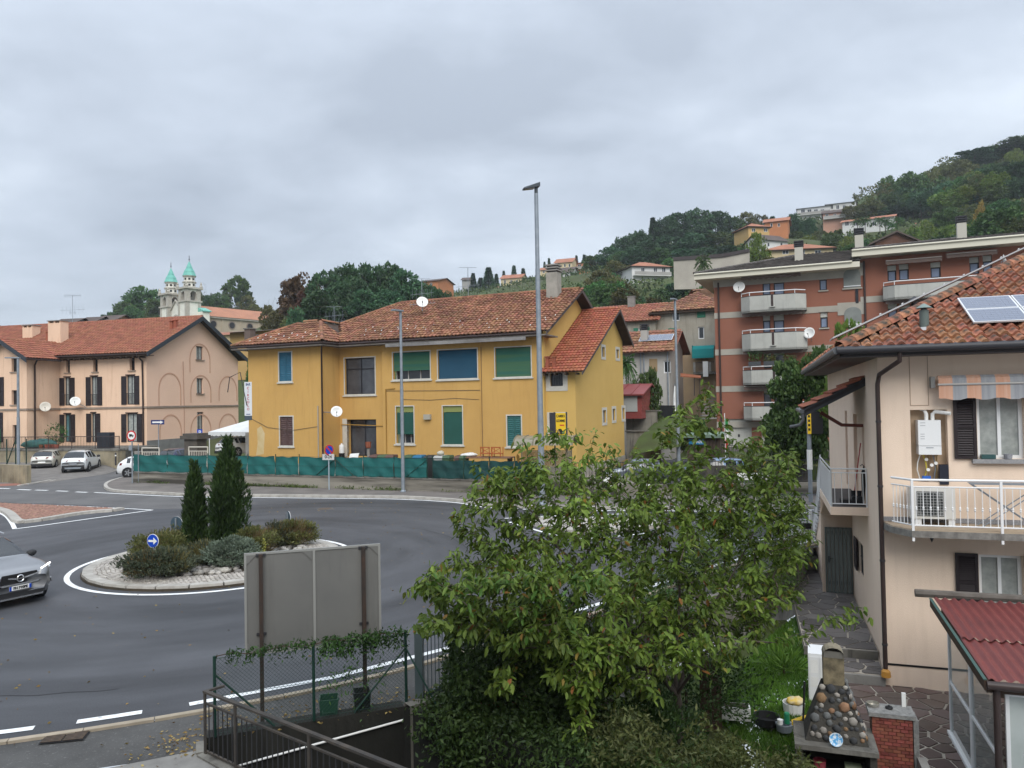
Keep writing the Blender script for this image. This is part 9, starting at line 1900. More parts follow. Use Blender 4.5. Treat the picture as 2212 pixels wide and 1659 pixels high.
# ------------------------------------------------------------ church on the hill
CHD=232;CHO=PD(403.5,690,CHD);CHA=-36.5;ST=mat('church_stone',(.44,.41,.35),(.34,.315,.27),1.2,rough=.95);CHW_=mat('church_white',(.72,.70,.62),(.64,.62,.55),.6,rough=.9);CHS=mat('church_sand',(.42,.35,.26),(.36,.30,.225),.4,rough=.95);VERD=mat('verdigris',(.13,.38,.32),(.18,.45,.38),.6,rough=.7);VOID=mat('dark_opening',(.02,.02,.022),rough=.9)
def chz(y):return PD(400,y,CHD).z
church=thing('church','white church with two copper green spires on bell towers and a long tiled nave','church',(CHO.x,CHO.y,chz(735)))
CF=Fr(CHO,CHA)
def tower(s0,dz,lab):
 sz=4.7;zb0,z1,z2,z3,z4,z5=chz(735),chz(651)+dz,chz(622)+dz,chz(592)+dz,chz(563)+dz,chz(552)+dz
 tw_=MB().fbox(CF,s0-sz,zb0,s0,z1,-sz,0).build('tower',CHW_,church)
 def both(s,w_,za,zb_,m,nm,out=.0):
  MB().fbox(CF,s0-sz+s,za,s0-sz+s+w_,zb_,0,.12+out).build(nm,m,tw_)
  f2=Fr(CF.at(s0,0,0),CHA+90);MB().fbox(f2,s,za,s+w_,zb_,0,.12+out).build(nm,m,tw_)
 for s in(0,sz-.9):both(s,.9,zb0,z1-.02,ST,'corner_pier',.02)
 both(2.1,.5,z1-6,z1-5,VOID,'slit_window',.0)
 for z,h,o in((z1,.5,.35),(z2-.1,.55,.55)):MB().fbox(CF,s0-sz-o,z,s0+o,z+h,-sz-o,o).build('cornice',ST,tw_)
 for sx in(0,1):
  for sy in(0,1):MB().fbox(CF,s0-sz+sx*(sz-1.3),z1+.5,s0-sz+1.3+sx*(sz-1.3),z2-.1,-1.3-sy*(sz-1.3),-sy*(sz-1.3)).build('belfry_pier',ST,tw_)
 for f_ in(CF,Fr(CF.at(s0,0,0),CHA+90),Fr(CF.at(0,0,-sz),CHA),Fr(CF.at(s0-sz,0,0),CHA+90)):
  a=s0-sz+1.3 if abs(f_.a-CF.a)<.01 else 1.3;w_=sz-2.6;zs=z1+.5+(z2-z1)*.45;P=[[],[]]
  for k in range(9):th=math.pi*k/8;P[0].append(f_.at(a+w_/2-w_/2*math.cos(th),zs+w_/2*math.sin(th),-.15));P[1].append(f_.at(a+w_*k/8,z2-.1,-.15))
  MB().grid(P).build('arch_wall',CHW_,tw_)
 MB().lathe([(.5,.1),(.75,-.9),(.2,-1.2)],CF.at(s0-sz/2,z2-1.2,-sz/2),10).build('bell',VOID,tw_)
 c=CF.at(s0-sz/2,0,-sz/2);zc=[z2+.45,(z2+z3)/2-.1,z3-.4]
 for k,(r,za,zb_) in enumerate(((1.85,zc[0],zc[1]),(1.68,zc[1]+.3,z3-.4))):
  MB().lathe([(r,za),(r,zb_)],c,8).build('drum',CHW_,tw_)
  for i in range(8):
   a=math.pi/4*i+math.pi/8;d=V((math.cos(a),math.sin(a),0));x=ZUP.cross(d);p=c+d*r*.93;MB().hexa([p-x*.32+ZUP*(za+.5),p+x*.32+ZUP*(za+.5),p+x*.32+d*.06+ZUP*(za+.5),p-x*.32+d*.06+ZUP*(za+.5),p-x*.32+ZUP*(zb_-.45),p+x*.32+ZUP*(zb_-.45),p+x*.32+d*.06+ZUP*(zb_-.45),p-x*.32+d*.06+ZUP*(zb_-.45)]).build('drum_window',VOID,tw_)
  MB().lathe([(r+.35,zb_),(r+.35,zb_+.3)],c,8).build('cornice',ST,tw_)
 for sx in(-1,1):
  for sy in(-1,1):MB().lathe([(.4,z2+.4),(.5,z2+.9),(.2,z2+1.3),(.35,z2+1.6),(.02,z2+2.3)],c+CF.u*sx*(sz/2+.1)+CF.n*sy*(sz/2+.1),7).build('finial',ST,tw_)
 hs_=z4-z3;prof_=[(2.15,z3-.1),(1.62,z3+hs_*.27),(1.69,z3+hs_*.28),(.95,z3+hs_*.58),(1.02,z3+hs_*.59),(.3,z4-.1),(.18,z4+.2),(.07,z4+.3)]
 MB().lathe(prof_,c,8).build('spire',VERD,tw_);MB().tube([V((c.x,c.y,z4)),V((c.x,c.y,z5+.6))],.09,5).build('cross',DARKM,tw_);MB().lathe([(.02,z4+.8),(.3,z4+1.0),(.02,z4+1.25)],c,7).build('orb',DARKM,tw_)
tower(.0,0,'near');tower(-10.6,-.85,'far')
zt_=chz(655);MB().prism([CF.at(-10.6,chz(735),-1),CF.at(-4.7,chz(735),-1),CF.at(-4.7,zt_-1.5,-1),CF.at(-7.6,zt_+1.5,-1),CF.at(-10.6,zt_-1.5,-1)],-CF.n*2).build('facade',CHW_,church)
barge(church,[CF.at(-10.7,zt_-1.3,-.9),CF.at(-7.6,zt_+1.9,-.9),CF.at(-4.6,zt_-1.3,-.9)],CF.n*.4,.4,ST)
MB().lathe([(1.9,0),(1.9,.15),(1.5,.16)],CF.at(-7.6,chz(688),-.9),20,axis=CF.n).build('rose_window',ST,church);MB().lathe([(1.4,.17),(1.4,.2)],CF.at(-7.6,chz(688),-.9),20,axis=CF.n).build('rose_glass',VOID,church)
NF=Fr(CF.at(-.5,0,-4.2),CHA+90);nzE,nL=chz(677),37;NW=14.2
MB().fbox(NF,0,chz(740),nL,nzE,-NW,0).build('nave_wall',CHS,church)
nzR=chz(650)
nr=MB().add([NF.at(-.5,nzE-.2,.8),NF.at(nL+.8,nzE-.2,.8),NF.at(nL-4,nzR,-NW/2),NF.at(-.5,nzR,-NW/2),NF.at(nL+.8,nzE-.2,-NW-.8),NF.at(-.5,nzE-.2,-NW-.8)],[(0,1,2,3),(3,2,4,5),(1,4,2)]).build('nave_roof',mat('church_tiles',(.40,.185,.11),(.30,.14,.085),.25,rough=.9,bump=.4,bscale=2),church)
MB().fbox(NF,-.2,nzE-.7,nL+.4,nzE-.22,0,.6).build('eaves_cornice',ST,church)
for k in range(5):
 s=5.0+k*6.6;MB().lathe([(1.35,0),(1.35,.12),(1.0,.13)],NF.at(s,chz(695),0),18,axis=NF.n).build('oculus',mat('oculus_ring',(.24,.19,.15),rough=.9),church);MB().lathe([(1.0,.1),(1.0,.16)],NF.at(s,chz(695),0),16,axis=NF.n).build('oculus_glass',VOID,church);MB().fbox(NF,s+3.0,chz(735),s+3.5,nzE-.7,0,.18).build('pilaster',CHS,church)
MB().hexa([NF.at(-.5,chz(672),0),NF.at(-.5,chz(672),3.4),NF.at(2.4,chz(672),3.4),NF.at(2.4,chz(672),0),NF.at(-.5,chz(661),0),NF.at(-.5,chz(672)+.3,3.4),NF.at(2.4,chz(672)+.3,3.4),NF.at(2.4,chz(661),0)]).build('porch_roof',VERD,church);MB().fbox(NF,-.5,chz(740),2.0,chz(672),0,2.9).build('porch',CHW_,church)
MB().fbox(NF,nL,chz(740),nL+3.5,chz(692),-11,-3).build('apse',CHS,church);MB().lathe([(4.6,0),(.1,2.2)],NF.at(nL+.5,chz(691),-7),10).build('apse_roof',mat('church_tiles',(.4,.18,.11)),church)
# ------------------------------------------------------------ houses on the hillside and behind the near roofs
RFT=mat('far_tile_roof',(.34,.15,.09),(.25,.105,.065),.4,rough=.9,bump=.4,bscale=3);RFD=mat('far_dark_roof',(.10,.075,.065),(.07,.055,.05),.4,rough=.9);
FARW=dict(white=mat('far_white_wall',(.60,.60,.58),(.54,.54,.52),.3,rough=.9),cream=mat('far_cream_wall',(.56,.46,.28),(.5,.41,.25),.3,rough=.9),ochre=mat('far_ochre_wall',(.50,.33,.13),(.44,.29,.12),.3,rough=.9),orange=mat('far_orange_wall',(.46,.19,.085),(.40,.165,.075),.3,rough=.9),grey=mat('far_grey_wall',(.34,.33,.31),(.28,.27,.25),.3,rough=.9),pink=mat('far_pink_wall',(.46,.26,.19),(.42,.24,.17),.3,rough=.9),brown=mat('far_brown_wood',(.12,.06,.04),(.08,.042,.03),.8,rough=.9))
def far_house(label,x0,x1,ye_,yb,d,a,wall_,roof_,wl=(),hip=False,dep=9,rise=.4,ov=.6,bal=None,tr=None):
 xm=(x0+x1)/2;fr=Fr(PD(x0,yb,d),a);s1=fr.loc(x1,yb)[0];z0=fr.loc(xm,yb)[1];ze=fr.loc(xm,ye_)[1]
 t=simple_house('hillside_house',label,fr,0,s1,z0,ze,dep,FARW[wall_],roof_,[fr.rect(*w_) for w_ in wl],hip=hip,tiles=False,ov=ov,rise=rise,glass=mat('far_window',(.035,.04,.05),rough=.15,spec=.5),depth=.15)
 for y in(bal or()):
  z=fr.loc(xm,y)[1];b=MB().fbox(fr,.2,z-.15,s1-.2,z,0,1.3).build('balcony',FARW['white'],t);MB().fbox(fr,.2,z,s1-.2,z+.9,1.25,1.3).build('parapet',FARW['grey'],b)
 return t
def ww_(xs_,y0,y1,w_):return[(x,y0,x+w_,y1) for x in xs_]
far_house('orange house with brown tile roof high on the slope above the apartment block',1652,1702,477,501,225,-24,'orange',RFT,ww_((1664,1680),482,490,5),dep=8)
far_house('ochre house with orange roof just below the orange house',1617,1662,488,508,208,12,'ochre',RFT,ww_((1624,1650),493,501,8),dep=8,hip=True)
far_house('white gabled house with dark roof below the ochre house',1651,1702,518,540,195,24,'white',RFD,ww_((1658,1686),524,533,5),dep=7,rise=.55)
far_house('long low villa with red tile roof behind the left wing of the apartment block',1655,1800,536,552,150,-8,'cream',RFT,ww_((1690,1725,1760),540,549,14),dep=10,hip=True,rise=.35)
far_house('upper white terrace row with dark roof against the sky',1722,1795,447,468,290,-24,'white',RFD,ww_((1730,1744,1758,1772),452,462,9),dep=10,rise=.2,bal=(463,))
far_house('white terrace row end under the sparse tree',1785,1850,438,462,288,-24,'white',RFD,ww_((1793,1806,1820,1834),443,452,7),dep=10,rise=.2)
far_house('pinkish two storey house with brown roof below the white terrace row',1778,1828,458,484,262,-24,'pink',RFD,ww_((1783,1800,1814),462,470,7),dep=8,bal=(472,))
far_house('long white villa with brown roof among the palms on the slope',1820,1932,473,500,220,-30,'white',RFT,ww_((1825,1844,1862,1884,1912),478,488,9),dep=9,rise=.3)
tg_=thing('hillside_house','brown timber gable peeping over the dark roof of the apartment block','house',PD(1938,540,108));bk_=V((2,7,0));q=[PD(1890,560,108),PD(1890,524,108),PD(1938,502,108),PD(1982,519,108),PD(1982,560,108)]
MB().prism(q,bk_).build('timber_wall',FARW['brown'],tg_)
for a,b in((PD(1878,529,107.5),PD(1938,501,107.5)),(PD(1990,522,107.5),PD(1938,501,107.5))):MB().hexa([a,b,b+bk_*1.1,a+bk_*1.1]+[v+ZUP*.22 for v in(a,b,b+bk_*1.1,a+bk_*1.1)]).build('roof_slope',RFD,tg_)
far_house('small house with brown roof right of the white villa',1984,2026,484,496,212,-24,'cream',RFT,dep=7)
far_house('cream house with gable on the ridge behind the street lamp',1199,1236,566,586,330,-20,'cream',RFT,ww_((1206,1218,1228),570,577,4),dep=9,rise=.5)
far_house('flat roofed orange house right of the cream ridge house',1240,1277,567,583,335,-24,'orange',RFT,ww_((1248,1262),571,578,7),dep=8,rise=.2,bal=(580,))
far_house('white fronted house with brown roof below the ridge houses',1190,1236,588,612,300,-20,'white',RFD,ww_((1196,1208,1220),592,601,7),dep=9,rise=.55,bal=(604,))
far_house('small cream house left of the ridge houses',1167,1193,582,594,332,-15,'cream',RFT,ww_((1172,1184),585,590,5),dep=7)
far_house('cream house with two windows left of the tall street lamp',1082,1126,600,622,322,-18,'cream',RFT,ww_((1088,1102,1114),605,613,5),dep=9,rise=.45)
far_house('long ochre house with flat brown roof behind the yellow house ridge',1056,1126,620,640,302,-20,'ochre',RFT,ww_((1068,1084,1100,1114),625,632,6),dep=8,rise=.25)
far_house('grey house with low gable beside the long ochre house',1120,1152,625,642,290,-20,'grey',RFD,ww_((1128,1140),629,636,5),dep=8)
far_house('rust orange house with arch left of the long ochre house',1042,1072,634,648,290,-20,'orange',RFT,ww_((1052,),638,646,10),dep=7,rise=.3)
far_house('orange apartment house on the wooded hill top',905,946,607,632,232,-24,'orange',RFD,ww_((915,928),611,618,6),dep=10,rise=.25)
far_house('small grey house between the wood and the pines',998,1018,604,618,310,-10,'grey',RFD,dep=7)
wv=far_house('white modern house with two balconies between the lamp and the wall',1366,1448,574,620,190,14,'white',RFT,[*ww_((1385,1412,1430),578,590,8),*ww_((1385,1408,1428),600,614,9)],dep=10,hip=True,rise=.35,bal=(596,))
far_house('dark roofed house behind the salmon pink roof, leftmost of three',96,134,706,716,112,-10,'grey',RFD,dep=8);far_house('dark roofed house behind the salmon pink roof, middle of three',154,182,702,712,114,-10,'grey',RFD,dep=8);far_house('dark roofed house behind the salmon pink roof, rightmost of three',190,228,698,712,116,-10,'pink',RFD,dep=8)
far_house('yellow house with grey roof below the church nave',497,572,716,765,90,-20,'ochre',RFD,ww_((530,552),722,732,8),dep=8,rise=.12,ov=1.0)
far_house('plain house with terracotta roof before the church nave',425,505,724,740,140,-20,'cream',RFT,dep=9,rise=.2)
a,b,c=PD(1455,577,135),PD(1545,574,132),PD(1618,566,130);ta_,tb_,tc_=PD(1455,563,135),PD(1560,556,132),PD(1618,545,130)
hwl=thing('hillside_wall','long pale plastered retaining wall climbing the slope behind the apartment roof','wall',a);dn=-ZUP*4;bk_=V((.3,.6,0))
for p,q,r_,s in((a,b,tb_,ta_),(b,c,tc_,tb_)):MB().hexa([p+dn,q+dn,q+dn+bk_,p+dn+bk_,s,r_,r_+bk_,s+bk_]).build('wall_face',mat('hill_wall',(.40,.37,.31),(.32,.29,.25),.3,rough=.95),hwl);MB().hexa([s-bk_*.3,r_-bk_*.3,r_+bk_*1.2,s+bk_*1.2,s-bk_*.3+ZUP*.6,r_-bk_*.3+ZUP*.6,r_+bk_*1.2+ZUP*.6,s+bk_*1.2+ZUP*.6]).build('coping',mat('dark_coping',(.06,.05,.05),rough=.9),hwl)
# ------------------------------------------------------------ trees
rng=np.random.default_rng(17);random.seed(17)
LM=dict(green=leafmat('tree_leaf',(0.034,0.081,0.021),(0.078,0.150,0.039),rnd=.42,trans=.2,hue=.05,ov=.3),dark=leafmat('dark_tree_leaf',(0.018,0.055,0.023),(0.044,0.101,0.039),rnd=.4,trans=.15,hue=.03,ov=.3),blue=leafmat('acacia_leaf',(0.029,0.081,0.039),(0.068,0.137,0.058),rnd=.42,trans=.2,hue=.03,ov=.3),olive=leafmat('olive_tree_leaf',(0.065,0.081,0.023),(0.124,0.130,0.042),rnd=.4,trans=.2,hue=.05,ov=.3),brown=leafmat('copper_leaf',(0.065,0.036,0.021),(0.130,0.078,0.039),rnd=.4,trans=.15),light=leafmat('light_tree_leaf',(0.078,0.143,0.019),(0.169,0.221,0.046),rnd=.35,trans=.25),yellow=leafmat('yellow_tree_leaf',(0.221,0.169,0.026),(0.312,0.260,0.058),rnd=.3,trans=.25),maple=leafmat('maple_leaf',(0.029,0.078,0.018),(0.072,0.137,0.039),rnd=.35,trans=.22))
PROTO={}
def proto(kind,m,shape,n,seed,leaf=.05,wd=.42):
 """prototype of height 1 standing at the origin far below ground; its meshes are shared by every copy"""
 global rng
 rng=np.random.default_rng(seed);random.seed(seed)
 holder=[]
 if shape in('broad','tall','sparse'):
  R3={'broad':(.42,.42,.40),'tall':(.28,.28,.44),'sparse':(.36,.36,.40)}[shape];zc={'broad':.58,'tall':.54,'sparse':.58}[shape]
  pts,ax=clumpy(n,{'broad':95,'tall':80,'sparse':60}[shape],R3,.4,.27 if shape!='sparse'else.2)
  pts[:,2]+=zc;ax=unit(ax+np.array([0,0,-.15]));tops=pts[rng.integers(0,n,26)]
 elif shape=='cone':
  z=rng.uniform(.05,1,n)**1.0;k=np.floor(z*13)/13;r=.23*(1.03-z)*(1-.35*(z*13-np.floor(z*13)));a=rng.uniform(0,6.28,n);rr=r*rng.uniform(.2,1,n)**.5
  pts=np.stack([np.cos(a)*rr,np.sin(a)*rr,z],1);ax=unit(np.stack([np.cos(a),np.sin(a),-.25+0*a],1)+rng.normal(size=(n,3))*.3);tops=np.zeros((0,3))
 elif shape=='palm':
  P,A=[],[]
  for f in range(26):
   a=f*2.4;el=.9-f/26*1.6;d=np.array([math.cos(a)*math.cos(el),math.sin(a)*math.cos(el),math.sin(el)])
   for j in range(24):
    s=j/24;p=np.array([0,0,.82])+d*.26*s+np.array([0,0,-.13*s*s]);side=np.cross(d,[0,0,1]);
    for sg in(1,-1):P.append(p);A.append(d*.7+side*sg*.8+np.array([0,0,-.25]))
  pts,ax=np.array(P),unit(np.array(A));n=len(pts);tops=np.zeros((0,3));leaf,wd=.085,.07
 elif shape=='bare':
  pts=np.zeros((0,3));ax=pts;d=unit(rng.normal(size=(70,3)));tops=d*np.array([.34,.34,.38])*rng.uniform(.6,1,(70,1))+np.array([0,0,.6])
 root=bpy.data.objects.new('tree_source',None);
 tr=MB()
 if shape in('cone','palm'):tr.tube([(0,0,-.08),(0,0,.5),(0,0,.9 if shape=='cone'else.83)],[.022,.015,.006 if shape=='cone'else.014],6)
 else:
  nodes,par,ch=grow((0,0,-.1),[tuple(p) for p in tops if p[2]>.2],.12,.05,.008,[[(0,0,-.1),(.01,0,.15),(0,.01,.42),(0,0,.62)]]);rad_=limb_radii(nodes,par,.0032 if shape!='bare'else.0022,.52)
  for k,c in enumerate(ch):tr.tube([nodes[i] for i in c],[min(rad_[c[0]],rad_[c[1]]*1.3)]+[rad_[i] for i in c[1:]],5,cap=False)
 tm=tr.mesh('trunk',(0,0,0),True);tm.materials.append(BARK);parts=[('trunk',tm)]
 if len(pts):
  ln=rng.uniform(.6,1.35,len(pts))*leaf;up=rng.normal(size=(len(pts),3));b=np.cross(ax,up);b/=np.linalg.norm(b,axis=1)[:,None]+1e-9;L_=ln[:,None]
  v=np.stack([pts,pts+ax*L_*.42+b*L_*wd,pts+ax*L_,pts+ax*L_*.42-b*L_*wd],1).reshape(-1,3);me=bpy.data.meshes.new('crown');fcs=np.arange(len(pts)*4)
  me.vertices.add(len(v));me.vertices.foreach_set('co',v.astype(np.float32).ravel());me.loops.add(len(fcs));me.loops.foreach_set('vertex_index',fcs.astype(np.int32));me.polygons.add(len(pts));me.polygons.foreach_set('loop_start',np.arange(0,len(fcs),4,dtype=np.int32));me.update(calc_edges=True);me.materials.append(m);parts.append(('crown',me))
 PROTO[kind]=parts
for k in range(3):proto('green%d'%k,LM['green'],'broad',5200,100+k)
for k in range(3):proto('blue%d'%k,LM['blue'],'broad',5200,120+k)
for k in range(2):proto('olive%d'%k,LM['olive'],'broad',4600,140+k);proto('dark%d'%k,LM['dark'],'broad',5600,150+k);proto('light%d'%k,LM['light'],'broad',4600,170+k);proto('sparse%d'%k,LM['olive'],'sparse',900,180+k,.045)
proto('tall0',LM['green'],'tall',3800,190);proto('tall1',LM['dark'],'sparse',2300,191,.05);proto('brown0',LM['brown'],'broad',6500,200);proto('yellow0',LM['yellow'],'tall',3600,210);proto('cone0',LM['dark'],'cone',4200,220,.06,.2);proto('cone1',LM['dark'],'cone',4200,221,.06,.2);proto('palm0',LM['green'],'palm',0,230);proto('bare0',None,'bare',0,240)
KN=dict(green=('broadleaf_tree',3),blue=('acacia_tree',3),olive=('broadleaf_tree',2),dark=('broadleaf_tree',2),light=('broadleaf_tree',2),sparse=('thin_tree',2),tall=('broadleaf_tree',2),brown=('copper_tree',1),yellow=('larch_tree',1),cone=('conifer',2),palm=('palm_tree',1),bare=('bare_tree',1))
cnt=[0]
def tree(kind,px,pytop,d,w_,label,group=None,zb=None,var=None):
 """w_: crown width in photo pixels; the foot stands on the terrain, the top is where the photo has it"""
 top=PD(px,pytop,d);z0=float(terr(top.x,top.y)) if zb is None else zb;h=top.z-z0
 if h<4:z0=top.z-4.5-random.random()*2;h=top.z-z0
 nm,nv=KN[kind];cnt[0]+=1;k=kind+str(cnt[0]%nv if var is None else var);W_m=w_/F*d;base_w={'palm':.52,'cone':.46,'tall':.56,'sparse':.7,'bare':.7}.get(kind,.86)
 sx=W_m/base_w;h=min(h,sx*2.6) if kind not in('palm','cone') else h;z0=top.z-h
 t=thing(nm,label,'palm'if kind=='palm'else 'tree',(top.x,top.y,z0),group);t.scale=(sx,sx,h);t.rotation_euler.z=random.uniform(0,6.28)
 for pn,me in PROTO[k]:o=bpy.data.objects.new(pn,me);link(o,t);WO[o.name]=WO[t.name]
 return t
G1='wooded hill behind the yellow house'
tree('brown',650,592,124,88,'copper brown round tree at the left edge of the wood');tree('brown',668,618,120,60,'smaller copper tree right of the big brown one')
for px,py,w_ in((700,588,80),(745,573,90),(795,569,95),(838,568,80),(872,584,80),(905,606,70),(938,622,60),(965,632,45),(690,628,80),(735,622,80),(785,628,85),(835,625,85),(880,635,80),(925,645,70),(720,655,80),(770,660,80),(820,660,80),(870,665,80),(665,655,60),(640,665,50),(850,600,70),(765,600,70)):tree('blue',px,py,112+random.uniform(0,26)-(py-570)*.12,w_,'feathery green acacia in the wood behind the yellow house',G1)
tree('bare',740,655,98,60,'leafless grey bush before the wood, behind the yellow roof');tree('olive',610,660,135,55,'dull brownish tree between church and wood');tree('bare',590,632,150,40,'bare branched tree right of the church nave');tree('olive',585,655,150,50,'olive tree close behind the church apse');tree('olive',625,690,115,55,'brownish shrubby tree below the copper tree')
CG='trees round the church'
for px,py,w_,kd,lab in((310,620,85,'green','big spreading tree left of the church towers'),(268,656,60,'green','lower tree left of the big spreading one'),(342,640,50,'green','tree touching the left church tower'),(240,672,40,'dark','small dark tree over the salmon pink ridge'),(285,665,55,'green','rounded tree before the big spreading one'),(440,628,55,'green','tree rising behind the nave next to the right tower'),(475,634,50,'green','tree behind the middle of the nave roof'),(455,640,50,'blue','low tree directly over the nave ridge'),(512,600,55,'tall','tall ragged ivy-clad tree behind the nave end'),(535,640,50,'olive','olive tree behind the end of the nave'),(490,610,30,'bare','bare pair of stems left of the ragged tree'),(437,602,24,'bare','bare tree top beside the right tower'),(555,655,45,'olive','brownish tree over the nave end'),(18,706,45,'green','green tree top over the far left roof'),(-15,700,50,'green','green tree at the far left edge'),(48,716,30,'green','small tree top over the left roof')):
 tree(kd,px,py,245+random.uniform(0,25) if px<430 else 262+random.uniform(0,15),w_,lab,CG)
for px,py,w_,d in((1022,590,26,310),(1055,578,40,300),(1038,600,30,305),(1008,625,18,300),(1072,592,24,330),(1110,574,26,345),(1130,580,26,350),(1088,585,18,350),(1186,558,18,350),(1176,566,16,352),(1262,550,22,360),(1245,552,18,362),(1275,552,20,358)):tree('cone',px,py,d,w_,'dark conifer among the ridge houses','conifers among the ridge houses')
for px,py,w_,kd in((1140,596,28,'green'),(1155,604,24,'olive'),(1168,596,24,'green'),(1060,622,22,'green'),(1135,610,28,'dark'),(1240,588,26,'dark'),(1250,600,30,'green'),(1180,612,24,'green'),(1100,616,20,'olive'),(1225,610,26,'green'),(1010,640,26,'green'),(985,632,26,'green')):tree(kd,px,py,295,w_,'small round tree among the ridge houses','garden trees among the ridge houses')
HG='trees on the slope left of the orange block'
for px,py,w_,kd,d in((1290,548,60,'green',260),(1320,533,60,'blue',250),(1350,506,60,'dark',262),(1382,498,60,'blue',255),(1410,470,36,'cone',270),(1435,470,60,'dark',270),(1470,458,70,'dark',275),(1505,452,70,'blue',275),(1545,455,70,'dark',280),(1580,466,60,'green',285),(1612,460,50,'olive',300),(1640,462,40,'olive',310),(1400,520,70,'blue',240),(1450,510,80,'dark',245),(1500,505,80,'blue',240),(1550,500,80,'green',240),(1590,505,60,'olive',240),(1335,560,60,'olive',200),(1300,585,80,'olive',170),(1290,610,60,'green',140),(1325,600,80,'olive',150),(1350,620,60,'olive',120),(1255,615,50,'green',170),(1450,560,60,'green',210),(1480,535,60,'dark',225),(1520,535,60,'blue',215),(1565,530,50,'dark',215),(1600,525,40,'green',215),(1375,650,60,'green',118),(1410,640,50,'olive',118),(1460,610,50,'dark',165),(1460,600,60,'green',185),(1340,545,50,'green',240),(1370,535,60,'dark',235),(1425,535,50,'green',235)):tree(kd,px,py,d,w_,dict(green='green broadleaf tree',blue='bluish green broadleaf tree',dark='dark broadleaf tree',olive='olive brown broadleaf tree',cone='dark pointed conifer')[kd]+' on the slope left of the orange block',HG)
tree('light',1632,505,150,52,'bright green round tree beside the pale hillside wall');tree('palm',1518,540,118,36,'palm before the pale hillside wall');tree('palm',1352,748,57.5,44,'palm squeezed between the yellow gable and the grey house',zb=1.5);tree('palm',1425,618,140,40,'palm below the white modern house')
RG='wood on the top of the right hill'
for px,py,w_,kd in((1668,468,40,'cone'),(1690,470,40,'dark'),(1712,462,40,'dark'),(1745,470,34,'dark'),(1862,404,55,'sparse'),(1905,392,60,'sparse'),(1935,376,70,'green'),(1970,372,75,'green'),(2000,370,80,'olive'),(2040,336,56,'sparse'),(2025,350,60,'olive'),(2075,350,80,'olive'),(2105,322,85,'dark'),(2150,318,80,'green'),(2175,302,70,'sparse'),(2200,300,90,'green'),(2240,290,90,'green'),(2290,280,90,'green'),(1880,430,60,'olive'),(1915,420,70,'green'),(1955,410,80,'blue'),(1995,405,80,'dark'),(2040,385,80,'green'),(2080,375,80,'olive'),(2125,365,85,'dark'),(2165,355,85,'green'),(2210,345,85,'olive'),(2260,340,90,'green'),(1845,440,50,'olive'),(1900,452,60,'green'),(1940,445,70,'dark'),(1985,440,70,'green'),(2020,430,70,'olive'),(2240,395,90,'green')):tree(kd,px,py,290-(py-300)*.25+random.uniform(-8,8),w_,dict(green='green tree in the wood on the right hilltop',dark='dark green tree in the wood on the right hilltop',olive='olive tinted tree in the wood on the right hilltop',blue='bluish tree in the wood on the right hilltop',sparse='thin crowned autumn tree on the right hilltop',cone='dark conifer behind the orange hillside house')[kd],RG)
LG='lighter trees lower on the right hill'
for px,py,w_,kd,d in((2050,412,75,'light',205),(2085,405,70,'light',205),(2125,398,80,'olive',205),(2165,388,80,'olive',205),(2205,380,80,'light',205),(2250,380,80,'olive',205),(2045,450,60,'green',190),(2090,445,70,'olive',190),(2165,430,80,'green',185),(2205,430,80,'olive',185),(2185,465,70,'green',165),(2225,470,80,'green',165),(2000,478,40,'light',180),(2045,485,50,'light',170),(2080,485,50,'light',160),(1970,488,40,'light',170),(2150,480,60,'green',160)):tree(kd,px,py,d,w_,dict(light='light yellow green tree on the right slope',olive='olive tree on the right slope',green='green tree on the right slope')[kd],LG)
tree('yellow',2117,438,172,46,'golden larch on the slope above the dark roof')
for px,py,w_,kd,d in((1720,500,34,'green',225),(1745,508,40,'light',215),(1770,498,34,'olive',235),(1795,505,40,'green',200),(1830,512,40,'light',190),(1860,515,36,'green',190),(1790,520,50,'green',165),(1840,528,50,'green',150),(1900,508,34,'olive',200),(1940,495,30,'olive',215),(1720,480,30,'dark',255),(1750,482,30,'dark',255),(1700,500,30,'green',230),(1640,520,40,'green',205),(1610,520,30,'green',205),(1870,490,30,'green',225),(1950,505,40,'light',180),(1815,495,26,'light',226)):tree(kd,px,py,d,w_,dict(light='light green garden shrub tree',olive='olive garden tree',green='green garden tree',dark='dark garden tree')[kd]+' between the villas on the right slope','garden trees between the villas')
for px,py,d in((1852,467,222),(1868,465,222),(1900,466,222),(1912,470,222),(1926,478,220),(1938,466,224),(1716,455,282)):tree('palm',px,py,d-18,26,'palm before the white villa on the right slope','palms on the right slope')
proto('maple',LM['maple'],'broad',24000,303,.036,.42);KN['maple']=('maple_tree',1);PROTO['maple0']=PROTO['maple']
def near_tree(kind,px,pt,d,wpx,zb,label,hh=None):
 top=PD(px,pt,d);W_m=wpx/F*d;h=top.z-zb;t=thing('maple_tree'if kind=='maple'else 'garden_tree',label,'tree',(top.x,top.y,zb));t.scale=(W_m/.86,W_m/.86,h);t.rotation_euler.z=.7
 for pn,me in PROTO[kind]:o=bpy.data.objects.new(pn,me);link(o,t);WO[o.name]=WO[t.name]
near_tree('maple',1742,748,40,165,-.6,'wide dark maple with pale leaf edges beside the garage doors')
near_tree('light0',1835,700,34,120,1.2,'yellowish autumn tree top over the peach house eaves')
near_tree('green1',1402,803,57,62,.5,'leafy green tree before the pale grey house');near_tree('green2',1375,815,58.5,40,.5,'smaller green tree left of the leafy one')
near_tree('light1',1478,905,54,30,.5,'small yellowish shrub by the garden stair');near_tree('green0',1510,900,56,26,1.5,'small green shrub on the terrace by the stair')
near_tree('green2',545,758,66,26,3,'green tree top squeezed between the two houses');near_tree('light1',548,738,74,26,4,'bright green tree over the corner of the yellow house roof')
